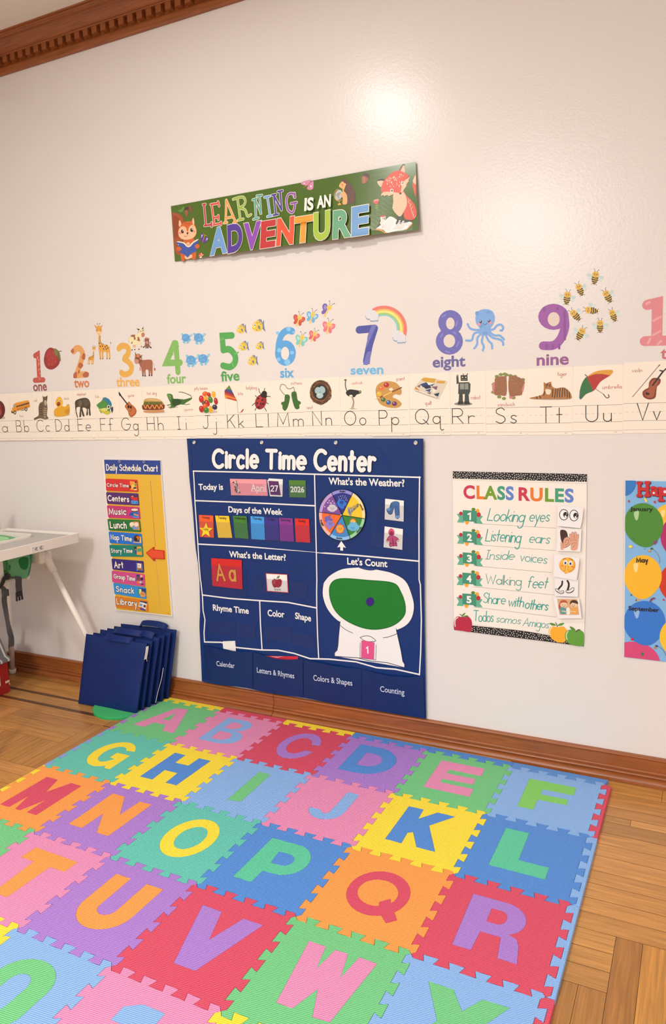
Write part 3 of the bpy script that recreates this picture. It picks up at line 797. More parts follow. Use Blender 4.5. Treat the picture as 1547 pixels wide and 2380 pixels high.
# even sans lettering from the built-in font
GC = {}
def glyphs(txt, bold, track):
    key = (txt, round(bold, 4), track)
    if key in GC: return GC[key]
    out = []; x = 0
    def mesh_of(t):
        cu = bpy.data.curves.new('t', 'FONT'); cu.body = t; cu.offset = bold; cu.resolution_u = 4
        o = bpy.data.objects.new('t', cu); COL.objects.link(o)
        dg = bpy.context.evaluated_depsgraph_get(); me = o.evaluated_get(dg).to_mesh()
        v = [tuple(p.co) for p in me.vertices]; f = []
        for q in me.polygons:
            vi = list(q.vertices)
            f.append(vi if q.normal.z > 0 else vi[::-1])
        o.evaluated_get(dg).to_mesh_clear(); bpy.data.objects.remove(o); bpy.data.curves.remove(cu)
        return v, f
    cum = ADV
    for ch in txt:
        if ch != ' ':
            v, f = mesh_of(ch)
            v = [(p[0] + x, p[1]) for p in v]
            out.append((v, f, min(p[0] for p in v), max(p[0] for p in v)))
        x += cum(ch) * track
    GC[key] = out
    return out
AC = {}
def ADV(ch):
    if ch in AC: return AC[ch]
    def wd_(t):
        cu = bpy.data.curves.new('t', 'FONT'); cu.body = t
        o = bpy.data.objects.new('t', cu); COL.objects.link(o); bpy.context.view_layer.update(); d = o.dimensions.x
        bpy.data.objects.remove(o); bpy.data.curves.remove(cu); return d
    AC[ch] = wd_('H' + ch + 'H') - wd_('HH'); return AC[ch]
# pen lettering: strokes on a 0 (baseline) .. 1 (capital) grid, small letters .5 high
def A2(cx, cy, rx, ry, a0, a1): return [(cx + rx * math.cos(math.radians(a0 + (a1-a0)*i/14)), cy + ry * math.sin(math.radians(a0 + (a1-a0)*i/14))) for i in range(15)]
def S2(*p): return [(q.x, q.y) for q in catmull([Vector(a) for a in p], False, 5)]
PEN = {
'A': [[(0,0),(.37,1),(.74,0)],[(.13,.36),(.61,.36)]],
'B': [[(0,0),(0,1)],[(0,1),(.26,1)]+A2(.28,.76,.24,.24,90,-90)+[(0,.52)],[(0,.52),(.3,.52)]+A2(.32,.26,.26,.26,90,-90)+[(0,0)]],
'C': [A2(.46,.5,.46,.5,48,312)], 'D': [[(0,0),(0,1)],[(0,1),(.18,1)]+A2(.2,.5,.44,.5,90,-90)+[(0,0)]],
'E': [[(.5,1),(0,1),(0,0),(.52,0)],[(0,.51),(.42,.51)]], 'F': [[(.5,1),(0,1),(0,0)],[(0,.51),(.42,.51)]],
'G': [A2(.47,.5,.47,.5,45,345)+[(.92,.48),(.5,.48)]], 'H': [[(0,1),(0,0)],[(.58,1),(.58,0)],[(0,.5),(.58,.5)]],
'I': [[(.14,1),(.14,0)],[(0,1),(.28,1)],[(0,0),(.28,0)]], 'J': [[(.5,1),(.5,.28)]+A2(.24,.28,.26,.28,0,-160),[(.26,1),(.74,1)]],
'K': [[(0,1),(0,0)],[(.55,1),(.02,.45)],[(.2,.6),(.58,0)]], 'L': [[(0,1),(0,0),(.5,0)]],
'M': [[(0,0),(.06,1),(.4,.15),(.76,1),(.82,0)]], 'N': [[(0,0),(0,1),(.62,0),(.62,1)]], 'O': [A2(.46,.5,.46,.5,90,450)],
'P': [[(0,0),(0,1)],[(0,1),(.28,1)]+A2(.3,.73,.27,.27,90,-90)+[(0,.46)]], 'Q': [A2(.46,.5,.46,.5,90,450),[(.55,.3),(.9,-.04)]],
'R': [[(0,0),(0,1)],[(0,1),(.28,1)]+A2(.3,.73,.27,.27,90,-90)+[(0,.46)],[(.26,.46),(.58,0)]],
'S': [S2((.54,.86),(.36,1),(.1,.9),(.08,.68),(.3,.53),(.52,.4),(.56,.16),(.32,0),(.04,.12))],
'T': [[(.34,1),(.34,0)],[(0,1),(.68,1)]], 'U': [[(0,1),(0,.32)]+A2(.31,.32,.31,.32,180,360)+[(.62,1)]],
'V': [[(0,1),(.34,0),(.68,1)]], 'W': [[(0,1),(.24,0),(.48,.8),(.72,0),(.96,1)]], 'X': [[(0,1),(.6,0)],[(.6,1),(0,0)]], 'Y': [[(0,1),(.3,.5)],[(.62,1),(.3,.5),(.3,0)]],
'a': [A2(.25,.25,.25,.25,60,420),[(.5,.5),(.5,0)]], 'b': [[(0,1),(0,0)],A2(.25,.25,.25,.25,180,540)], 'c': [A2(.25,.25,.25,.25,48,312)],
'd': [A2(.25,.25,.25,.25,0,360),[(.5,1),(.5,0)]], 'e': [[(.03,.25),(.48,.25)],A2(.25,.25,.25,.25,0,305)], 'f': [A2(.3,.8,.17,.2,40,180)+[(.13,0)],[(0,.5),(.3,.5)]],
'g': [A2(.25,.25,.25,.25,0,360),[(.5,.5),(.5,-.2)]+A2(.27,-.24,.23,.24,0,-150)], 'h': [[(0,1),(0,0)],A2(.2,.28,.2,.22,180,0)+[(.4,0)]],
'i': [[(.03,.5),(.03,0)],[(.03,.76),(.03,.77)]], 'j': [[(.25,.5),(.25,-.28)]+A2(.06,-.28,.19,.2,0,-140),[(.25,.76),(.25,.77)]],
'k': [[(0,1),(0,0)],[(.36,.5),(.02,.22)],[(.12,.3),(.4,0)]], 'l': [[(.03,1),(.03,0)]],
'm': [[(0,.5),(0,0)],A2(.17,.33,.17,.17,180,0)+[(.34,0)],A2(.51,.33,.17,.17,180,0)+[(.68,0)]], 'n': [[(0,.5),(0,0)],A2(.2,.3,.2,.2,180,0)+[(.4,0)]],
'o': [A2(.25,.25,.25,.25,90,450)], 'p': [[(0,.5),(0,-.5)],A2(.25,.25,.25,.25,180,540)], 'q': [A2(.25,.25,.25,.25,0,360),[(.5,.5),(.5,-.34),(.6,-.46),(.72,-.4)]],
'r': [[(0,.5),(0,0)],A2(.2,.28,.2,.2,180,50)], 's': [S2((.34,.43),(.2,.5),(.05,.42),(.1,.29),(.25,.22),(.34,.11),(.2,0),(.02,.07))],
't': [[(.15,.92),(.15,0)],[(0,.5),(.32,.5)]], 'u': [[(0,.5),(0,.2)]+A2(.2,.2,.2,.2,180,360)+[(.4,.5)],[(.4,.5),(.4,0)]], 'v': [[(0,.5),(.2,0),(.4,.5)]],
'w': [[(0,.5),(.16,0),(.32,.44),(.48,0),(.64,.5)]], 'x': [[(0,.5),(.38,0)],[(.38,.5),(0,0)]], 'y': [[(0,.5),(.21,0)],[(.42,.5),(.1,-.45)]], 'z': [[(0,.5),(.38,.5),(0,0),(.4,0)]],
'?': [A2(.22,.76,.22,.24,170,-50)+[(.2,.36),(.2,.26)],[(.2,.02),(.2,.03)]], "'": [[(.05,1),(.02,.78)]], '&': [S2((.62,.0),(.2,.62),(.3,1),(.45,.75),(.06,.3),(.2,0),(.45,.08),(.6,.4))],
'1': [[(0,.82),(.22,1),(.22,0)]], '2': [A2(.28,.72,.27,.28,160,-30)+[(0,0),(.56,0)]], '3': [A2(.26,.76,.24,.24,150,-80),A2(.26,.27,.27,.27,85,-150)],
'4': [[(.42,0),(.42,1),(0,.3),(.6,.3)]], '5': [[(.5,1),(.08,1),(.05,.56)]+A2(.25,.32,.28,.32,125,-150)], '6': [S2((.46,1),(.16,.72),(.03,.4),(.05,.22)),A2(.29,.29,.27,.29,90,450)],
'7': [[(0,1),(.56,1),(.2,0)]], '8': [A2(.28,.76,.22,.24,90,450),A2(.28,.26,.27,.26,90,450)], '9': [A2(.27,.7,.27,.3,0,360),S2((.54,.7),(.5,.3),(.12,0))], '0': [A2(.3,.5,.3,.5,90,450)],
}
def pen(txt, xh, sp, jig):
    r = random.Random(len(txt) * 7 + ord(txt[0])); out = []; x = 0
    for ch in txt:
        if ch == ' ': x += .42; continue
        g = PEN[ch]; low = ch.islower()
        def my(y):
            if not low or xh == .5: return y
            return y * xh / .5 if 0 <= y <= .5 else (xh + (y - .5) * (1 - xh) / .5 if y > .5 else y * xh / .5)
        kx = 1 if not low else .75 + .5 * xh
        dy = r.uniform(-jig, jig)
        w = max(p[0] for s in g for p in s)
        out.append([[(x + p[0] * kx, my(p[1]) + dy) for p in s] for s in g]); x += w * kx + sp
    return out, x
def slab(name, x0, z0, x1, z1, d0, d1, m, parent=None, r=0, tilt=0):
    """thin upright sheet lying between depth d0 and d1 off the wall"""
    pts = [(x0, z0), (x1, z0), (x1, z1), (x0, z1)] if r == 0 else rnd_rect(x0, z0, x1, z1, r, 4)
    if tilt:
        cx_, cz_ = (x0 + x1) / 2, (z0 + z1) / 2; c_, s_ = math.cos(tilt), math.sin(tilt)
        pts = [(cx_ + (a - cx_) * c_ - (b - cz_) * s_, cz_ + (a - cx_) * s_ + (b - cz_) * c_) for a, b in pts]
    return slabp(name, pts, d0, d1, m, parent)
def slabp(name, pts, d0, d1, m, parent=None):
    pts = [tuple(p) for p in pts]
    if area(pts) < 0: pts = pts[::-1]
    n = len(pts); P = [Vector((p[0], p[1], 0)) for p in pts]; fs = []
    for t in tessellate_polygon([P]):
        fs.append(list(t) if (P[t[1]] - P[t[0]]).cross(P[t[2]] - P[t[0]]).z > 0 else list(t[::-1]))
    back = [[n + i for i in f[::-1]] for f in fs]
    fs = fs + back + [[i, n + i, n + (i + 1) % n, (i + 1) % n] for i in range(n)]
    return mk(name, [(p[0], -d1, p[1]) for p in pts] + [(p[0], -d0, p[1]) for p in pts], fs, m, parent)
def wp(u, v, d=.001):
    q = ony(u, v, -d); return (q.x, q.z)
# ------------------------------------------------------------------ alphabet cards
C1, C2, C3 = (0, 900, 8.594), (160, 890, 8.594), (320, 870, 7.367)
N1, N2, N3, N4 = (0, 720, 2.975), (500, 680, 3.094), (200, 740, 9.1), (980, 600, 2.728)
CARD = mat('#efe4d3', .42, 'paper')
K0 = '#1c1a19'; RW = '#b0413f'
def art_apple(a):
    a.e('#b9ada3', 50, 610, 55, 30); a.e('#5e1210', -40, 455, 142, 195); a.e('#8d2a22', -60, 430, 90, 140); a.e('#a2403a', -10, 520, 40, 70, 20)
def art_bus(a):
    a.p('#e2912b', '265,345 330,305 540,258 575,265 590,320 600,400 520,425 300,490 250,500 220,470 218,430 262,405')
    a.p('#f0b04a', '330,305 540,258 575,265 340,318'); a.p('#26211c', '325,375 580,300 585,332 325,402')
    for i in range(9): a.l('#e2912b', 7, f'{352+i*27},{368-i*7.6} {354+i*27},{396-i*7.8}', False)
    a.p('#8fb0b5', '268,345 305,350 305,392 270,390'); a.l('#5a3712', 6, '340,435 595,368'); a.l('#5a3712', 5, '345,455 500,418')
    a.p('#1e1915', '222,478 275,500 262,525 230,508'); a.p('#1e1915', '410,465 500,440 495,455 415,472')
    for x, y in ((298, 505), (522, 440)): a.e('#1c1815', x, y, 25, 40); a.e('#d8d0c4', x, y, 13, 22)
    a.e('#f2d9a0', 235, 445, 14, 24)
def art_cat(a):
    a.s_('#6d5942', '850,168 868,190 915,187 943,168 943,240 935,300 947,420 937,560 968,612 955,632 900,642 860,635 800,622 720,642 676,656 672,626 750,580 772,540 770,400 798,315 850,287 855,230')
    a.s_('#b7a283', '885,285 925,285 930,340 905,370 885,335'); a.s_('#a58d6c', '870,430 930,420 925,560 900,620 880,600')
    for q in ('800,340 850,370', '785,390 845,410', '780,440 840,455', '778,490 845,500', '785,540 850,545', '870,440 930,450', '872,480 930,490', '875,520 930,530', '880,560 925,570', '870,210 880,240', '925,205 918,240', '700,630 715,645', '730,605 745,632'): a.l('#2b221a', 11, q)
    a.e('#2b3323', 885, 245, 7, 9); a.e('#2b3323', 922, 243, 7, 9); a.e('#d9c6ac', 905, 275, 16, 14); a.p('#4d3d2d', '850,168 870,190 855,215'); a.p('#4d3d2d', '943,168 920,188 940,212')
def art_duck(a):
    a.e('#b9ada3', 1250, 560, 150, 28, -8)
    a.s_('#dfa324', '1075,520 1090,445 1150,402 1240,375 1300,390 1350,340 1385,360 1390,500 1340,560 1180,590 1090,572'); a.s_('#c98d1d', '1290,480 1330,440 1385,420 1388,500 1335,540')
    a.s_('#efb42a', '1185,188 1235,230 1255,320 1225,385 1180,410 1135,380 1106,310 1130,230'); a.e('#9c4a1b', 1170, 335, 38, 46, 10); a.e('#74321a', 1168, 348, 24, 16)
    for x, y in ((1148, 262), (1205, 275)): a.e('#efe6d2', x, y, 15, 19); a.e(K0, x, y, 9, 12)
def art_elephant(a):
    a.s_('#473c2d', '125,370 200,320 330,297 400,335 430,420 425,520 437,640 405,645 395,530 375,525 382,635 345,640 355,520 270,500 312,655 275,660 245,560 245,668 208,672 225,500 215,480 160,490 150,560 180,682 165,690 135,580 125,470', 3)
    a.s_('#6a5b42', '190,370 250,345 268,410 232,472 197,455'); a.s_('#5a4d39', '290,330 380,345 405,420 330,470 290,420'); a.e('#1e1812', 170, 400, 7, 8); a.l('#cfc4b0', 6, '150,560 108,600')
def art_fish(a):
    a.s_('#4e8c3c', '553,440 640,370 690,310 780,310 840,380 855,450 822,540 830,590 780,635 700,610 662,590 655,605 618,570 590,500', 4)
    a.s_('#2a7b98', '672,318 735,296 800,325 850,400 850,455 795,440 745,380'); a.s_('#c9bd38', '605,510 700,540 790,560 822,588 780,632 700,606 640,575'); a.s_('#d8d27a', '640,520 720,500 780,520 740,560 660,550')
    for i in range(5): a.l('#1d3f57', 6, f'{680+i*14},{312-i*3} {690+i*14},{288-i}')
    a.e('#f4efe2', 793, 480, 31, 39); a.e(K0, 793, 478, 18, 25); a.p('#2d2f52', '835,500 880,470 886,540 862,610 845,560'); a.p('#f4efe2', '820,540 834,545 830,575')
def art_guitar(a):
    a.s_('#a9582a', '1160,410 1200,372 1240,420 1310,480 1350,550 1330,625 1250,686 1200,645 1175,560 1120,480 1130,440'); a.s_('#bf6d38', '1150,430 1200,390 1230,430 1300,500 1330,560 1250,660 1200,600 1180,540 1135,470')
    a.l('#3a2620', 30, '1005,215 1180,440', False); a.p('#2d1d18', '972,195 1002,176 1046,240 1018,268'); a.e('#1b120d', 1192, 475, 22, 32); a.e('#1b120d', 1237, 483, 20, 30); a.c('#2d1d14', 8, '1215,570 1240,545 1258,520')
def art_hotdog(a):
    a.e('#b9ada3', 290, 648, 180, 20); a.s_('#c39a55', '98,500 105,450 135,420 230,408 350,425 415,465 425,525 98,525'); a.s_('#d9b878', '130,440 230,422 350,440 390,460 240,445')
    a.p('#67652d', '108,468 418,468 422,525 102,522'); rr = random.Random(3)
    for i in range(26): a.e(('#8a8637', '#4c4a1f')[i % 2], rr.uniform(115, 412), rr.uniform(472, 520), 9, 7, n=8)
    a.s_('#c98d55', '92,628 250,615 430,610 452,632 380,650 150,656'); a.s_('#76301f', '75,545 110,525 430,518 460,540 452,585 400,605 150,612 88,600')
    a.c('#f2a53a', 15, '108,530 138,582 165,525 208,585 250,525 290,585 325,525 370,585 395,522 425,572')
def art_iguana(a):
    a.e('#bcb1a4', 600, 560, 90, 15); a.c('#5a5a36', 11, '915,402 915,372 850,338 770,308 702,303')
    for i in range(6): a.l('#2d2d1e', 7, f'{770+i*26},{306+i*9} {764+i*26},{316+i*9}')
    a.s_('#3b6a25', '500,345 530,330 590,350 608,412 650,420 750,425 800,428 920,400 915,432 830,482 780,520 740,515 660,540 620,572 570,565 560,490 520,410'); a.s_('#24491a', '600,430 700,422 745,470 700,520 620,540 590,490'); a.s_('#5f9440', '505,345 550,345 575,420 545,430')
    a.c('#4d7a35', 16, '575,500 550,520 505,528'); a.c('#4d7a35', 18, '610,540 600,565 545,572'); a.c('#5f8a45', 12, '790,510 830,520 885,508'); a.e('#d8c26a', 560, 372, 9, 8); a.e(K0, 560, 372, 4, 5)
def art_beans(a):
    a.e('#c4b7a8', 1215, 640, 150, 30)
    for c_, x, y, rx, ry, ro in (('#e2601f',1152,335,50,42,-10),('#b01e1b',1220,352,30,45,-20),('#f0ae2d',1298,345,36,58,-8),('#c42220',1090,425,44,64,-8),('#f0a32a',1165,415,40,42,20),('#3f7d2c',1245,435,38,60,-15),('#b02328',1337,460,34,62,-10),('#b81d1b',1185,495,44,62,-25),('#34571f',1130,495,30,36,0),('#df5a1c',1153,550,42,54,-5),('#b81f1c',1090,595,40,58,-12),('#3f7f2a',1175,615,46,48,30),('#eda826',1250,600,34,60,0),('#2b2c4d',1318,562,42,46,-30)):
        a.e(c_, x, y, rx, ry, ro); a.e('#f1d5c4', x - rx * .25, y - ry * .4, rx * .18, ry * .14, ro, n=8)
def art_kite(a):
    for c_, q in (('#c23e2c', '100,667 157,782 62,757 66,705'), ('#5d8a3c', '100,667 116,700 78,694'), ('#2f4f86', '78,694 116,700 128,724 70,703'), ('#7b2c50', '70,703 128,724 136,742 66,716'), ('#c23e2c', '66,716 136,742 145,760 64,730'), ('#e0872c', '64,730 145,760 150,770 62,745'), ('#e8bf36', '62,745 90,755 62,757')): a.p(c_, q)
    a.l('#6b2b3a', 2, '100,667 157,782'); a.c('#b8b0a4', 4, '157,782 160,830 163,860 182,864 195,845'); a.p('#b33a35', '178,866 198,838 206,838 195,858')
def art_ladybug(a):
    for q in ('345,740 320,720 312,690', '358,728 352,705 356,688', '300,755 288,740', '372,745 395,748', '290,790 265,812', '365,790 382,800', '298,822 285,848', '352,825 368,852'): a.c(K0, 5, q)
    a.e('#1d1a19', 352, 728, 20, 22, 10); a.e('#971c19', 327, 786, 40, 56, 18); a.e('#b83029', 320, 780, 22, 36, 18); a.e('#1d1a19', 348, 742, 26, 14, 18); a.l(K0, 3, '345,745 312,838')
    for x, y in ((310, 762), (338, 772), (302, 795), (328, 800), (345, 800), (312, 825)): a.e(K0, x, y, 7, 8, n=10)
def art_mittens(a):
    a.c('#77725f', 5, '505,740 480,715 465,690 475,662 500,665 520,690 545,690 562,682 572,720')
    a.s_('#386825', '503,735 536,745 522,820 502,850 484,835 482,812 473,800 478,788 496,780'); a.s_('#386825', '547,725 580,714 592,770 612,785 614,800 604,808 604,832 580,838 562,805')
    a.l('#2a5019', 4, '505,752 532,760'); a.l('#2a5019', 4, '550,742 582,732')
def art_nest(a):
    a.e('#5e3a1d', 757, 717, 78, 88); rr = random.Random(8)
    for i in range(46):
        t = rr.uniform(0, 6.28); r0 = rr.uniform(.68, 1.03); d = rr.uniform(.2, .5)
        a.c(('#8a5a2c', '#3c2412', '#a8713a')[i % 3], 4, f'{757+78*r0*math.cos(t):.1f},{717+88*r0*math.sin(t):.1f} {757+78*r0*math.cos(t+d/2)*1.02:.1f},{717+88*r0*math.sin(t+d/2)*1.02:.1f} {757+78*r0*math.cos(t+d):.1f},{717+88*r0*math.sin(t+d):.1f}')
    a.e('#2a1a10', 756, 716, 52, 56); a.e('#9fbabd', 736, 703, 20, 25, 20); a.e('#9fbabd', 770, 699, 21, 27, -20); a.e('#a9c3c4', 752, 740, 25, 21); a.e('#c5d6d5', 744, 734, 9, 6)
def art_ostrich(a):
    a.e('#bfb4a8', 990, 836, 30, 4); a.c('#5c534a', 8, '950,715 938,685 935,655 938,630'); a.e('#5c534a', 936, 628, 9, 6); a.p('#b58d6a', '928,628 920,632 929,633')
    a.s_('#201e1d', '940,715 965,697 1005,700 1040,708 1048,722 1015,735 1000,752 965,748 945,735'); a.e('#8f7d57', 1041, 712, 10, 9); a.c('#a98f78', 7, '985,745 996,785 990,835'); a.c('#a98f78', 6, '980,748 992,790 978,836'); a.e('#e7dfd2', 975, 742, 12, 7)
def art_palette(a):
    a.s_('#c59349', '1152,715 1170,660 1230,637 1300,650 1338,700 1332,735 1292,732 1275,752 1308,768 1340,800 1310,828 1240,825 1180,795'); a.e('#efe4d3', 1263, 696, 14, 10)
    for c_, x, y, r in (('#d9772a',1194,687,20),('#b3202a',1230,664,20),('#e6b428',1178,728,18),('#3d6b2c',1208,770,17),('#2a5aa0',1245,790,18),('#6b2560',1288,799,18)): a.e(c_, x, y, r, r * .9); a.e('#ffffff', x - 5, y - 5, 4, 3, n=8)
    a.l('#7a4a22', 9, '1165,763 1338,683'); a.p('#e8c47a', '1143,768 1180,750 1183,760'); a.l('#e6c05a', 9, '1205,745 1270,714', False)
def art_quilt(a):
    a.s_('#d6cbb7', '-48,828 -38,808 2,762 20,756 150,778 155,800 112,885 98,892 -42,840', 2)
    for c_, q in (('#cf9f2b', '-5,768 20,757 90,765 80,790 10,782'), ('#cf9f2b', '95,778 150,778 140,796 92,792'), ('#26406f', '-12,800 30,786 42,806 8,818'), ('#1d2742', '5,812 50,804 60,822 25,830'), ('#7b5660', '60,815 100,812 92,838'), ('#7b5660', '-30,812 -8,800 -14,822'), ('#35507f', '42,800 82,796 64,812'), ('#35507f', '20,838 58,826 50,850'), ('#22304f', '75,862 112,852 100,886'), ('#e8e0cd', '66,826 96,838 70,856'), ('#c98f25', '-46,830 -40,815 -15,838 -20,846'), ('#8a6a6e', '30,852 60,850 50,868'), ('#efe8d8', '30,788 80,796 44,805')): a.p(c_, q)
    a.c('#9a917f', 3, '-42,842 30,868 98,892'); a.c('#f1ecdf', 3, '-42,834 30,858 104,880')
def art_robot(a):
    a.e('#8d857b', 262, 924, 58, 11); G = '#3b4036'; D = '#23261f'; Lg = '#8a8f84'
    a.p(G, '232,788 300,786 302,862 230,862'); a.p(Lg, '240,796 268,795 268,832 242,832'); a.p(Lg, '272,795 294,794 294,832 272,832'); a.p(D, '245,742 288,742 290,778 246,778'); a.e('#c9b27a', 257, 756, 5); a.e('#c9b27a', 278, 756, 5); a.l('#a0453a', 5, '262,742 262,732'); a.l(D, 5, '283,742 290,732')
    a.p(G, '218,745 230,740 234,792 220,800'); a.p(G, '300,792 308,795 306,850 298,852'); a.p(G, '236,862 258,862 260,910 232,922'); a.p(G, '272,862 296,862 300,915 270,922'); a.p(D, '230,908 262,908 264,926 226,928'); a.p(D, '268,908 300,908 306,926 268,928')
    a.l(D, 4, '240,875 256,875'); a.l(D, 4, '274,875 294,875'); a.l(Lg, 3, '250,770 284,770'); a.e(Lg, 226, 744, 6)
def art_sandwich(a):
    for q in ((475, 750), (500, 738), (525, 735), (455, 800), (452, 850), (490, 880), (520, 890), (535, 740), (560, 745), (590, 750), (640, 770), (580, 885), (640, 790)): a.e('#7d8a3e', *q, 14, 10, n=9)
    a.s_('#c77d76', '445,800 460,790 462,860 450,850'); a.s_('#c77d76', '640,780 650,800 640,850 632,840'); a.s_('#c77d76', '555,870 590,875 560,892')
    a.s_('#97643f', '462,765 480,752 530,748 536,760 536,865 500,870 465,868 458,850 462,810', 3); a.s_('#97643f', '552,752 600,750 645,772 648,790 632,830 635,865 600,872 554,868', 3)
    rr = random.Random(5)
    for i in range(30): a.e(('#84542f', '#a97852')[i % 2], rr.choice((rr.uniform(468, 530), rr.uniform(558, 630))), rr.uniform(762, 862), 4, 3, n=7)
def art_tiger(a):
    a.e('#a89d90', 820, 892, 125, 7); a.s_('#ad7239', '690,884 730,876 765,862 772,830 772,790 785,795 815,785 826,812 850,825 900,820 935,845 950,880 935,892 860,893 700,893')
    a.s_('#e6d8c0', '782,835 800,830 818,838 812,862 790,862'); a.p('#ad7239', '772,785 786,795 776,806'); a.p('#ad7239', '820,783 806,792 820,802')
    for q in ('850,830 840,885', '862,828 856,880', '876,824 872,882', '892,824 888,880', '905,826 906,875', '920,835 922,882', '934,850 936,885', '780,845 772,870', '830,830 826,880', '785,802 792,808', '815,802 806,808', '796,795 798,806', '745,872 752,888', '725,878 730,890'): a.l('#241a13', 5, q)
    a.e('#2a1d14', 788, 816, 4, 3); a.e('#2a1d14', 811, 815, 4, 3); a.e('#b06a5a', 800, 828, 5, 3)
def art_umbrella(a):
    a.l('#8f8a83', 4, '1095,825 1150,862'); a.c('#2b2a2a', 5, '1150,862 1168,884 1182,884 1186,874 1180,866'); a.l('#2b2a2a', 5, '1034,738 1048,752')
    a.s_('#2c6b34', '1048,752 1018,785 1000,845 1004,897 1040,862 1090,838 1068,800', 3); a.p('#3b6f9c', '1000,845 1004,897 996,886'); a.s_('#b12a22', '1048,752 1110,734 1190,740 1180,752 1130,785 1090,840 1068,800', 3); a.s_('#d9992b', '1048,752 1085,726 1130,712 1208,710 1195,742 1150,735 1100,735', 3)
def art_violin(a):
    a.l('#7d6d5f', 4, '1334,880 1505,678'); a.l('#2c1b14', 5, '1500,684 1508,676')
    a.s_('#7d3219', '1398,850 1415,832 1436,820 1440,788 1460,762 1490,760 1512,768 1508,795 1490,815 1486,840 1478,885 1440,896 1405,880'); a.s_('#a3532a', '1410,850 1436,832 1450,790 1475,770 1500,775 1480,830 1465,880 1425,882'); a.l('#231510', 10, '1462,806 1530,716'); a.c('#3a1e12', 8, '1508,712 1530,716 1545,702'); a.p('#231510', '1420,848 1445,858 1435,870 1415,862')
# letter: [left px, right px at the foot], top px, bottom px, lies over its right neighbour, frame, letter ink (u0,u1), word (text,u0,v0,u1,h), picture
CARDS = [
('Aa',-19,29,919,1025.6,1,C1,(-165,158),None,art_apple,'red apple'), ('Bb',29,82,918,1025,1,C1,(330,585),('bus',395,592,465,50),art_bus,'yellow school bus'),
('Cc',82,129,915,1024,1,C1,(737,995),('cat',683,290,742,60),art_cat,'sitting tabby cat'), ('Dd',129,176,911.5,1023,1,C1,(1115,1390),('duck',1283,247,1378,55),art_duck,'yellow rubber duck'),
('Ee',176,227,908.6,1022.6,1,C2,(183,445),('elephant',162,253,345,60),art_elephant,'elephant'), ('Ff',227,281,906,1022.6,1,C2,(635,897),('fish',528,300,602,55),art_fish,'tropical fish'),
('Gg',281,335,902.5,1022.6,1,C2,(1055,1392),('guitar',1178,278,1312,60),art_guitar,'guitar'), ('Hh',335,392,900.2,1021.8,0,C3,(163,443),('hot dog',160,352,324,56),art_hotdog,'hot dog'),
('Ii',392,455,897.5,1020.7,0,C3,(680,838),('iguana',793,622,940,46),art_iguana,'green iguana'), ('Jj',455,525,894,1018.6,1,C3,(1115,1355),('jelly beans',955,268,1195,56),art_beans,'heap of jelly beans'),
('Kk',525,567,892,1017.5,0,N2,(88,209),('kite',164,738,199,26),art_kite,'rainbow kite'), ('Ll',567,632,888.4,1015.8,0,N2,(293,386),('ladybug',221,696,299,26),art_ladybug,'red ladybug'),
('Mm',632,709,882.3,1014.5,0,N2,(446,636),('mittens',545,663,624,24),art_mittens,'pair of green mittens'), ('Nn',709,791,877.2,1012.8,1,N2,(700,840),('nest',657,838,702,26),art_nest,'nest of blue eggs'),
('Oo',791,863,875.2,1013,0,N2,(929,1086),('ostrich',982,661,1058,24),art_ostrich,'ostrich'), ('Pp',863,951,870.9,1013,1,N2,(1177,1323),('paint',1302,632,1362,28),art_palette,'paint palette'),
('Qq',951,1045,866.4,1011.3,1,N4,(-42,140),('quilt',20,930,63,26),art_quilt,'folded quilt'), ('Rr',1045,1127,863.4,1010.5,1,N4,(192,337),('robot',311,895,372,26),art_robot,'green toy robot'),
('Ss',1127,1225,859.5,1011.3,0,N4,(467,601),('sandwich',480,940,589,25),art_sandwich,'cut sandwich'), ('Tt',1225,1331,855,1011,0,N4,(748,891),('tiger',858,747,918,28),art_tiger,'lying tiger'),
('Uu',1331,1447,849.2,1008.8,0,N4,(1036,1203),('umbrella',1144,829,1266,26),art_umbrella,'striped umbrella'), ('Vv',1447,1568,840.2,1006.5,0,N4,(1360,1512),('violin',1331,723,1396,26),art_violin,'violin and bow')]
DEP = [.0012] * 23
for k in range(21, -1, -1): DEP[k] = DEP[k + 1] + .0008 if CARDS[k][5] else .0012
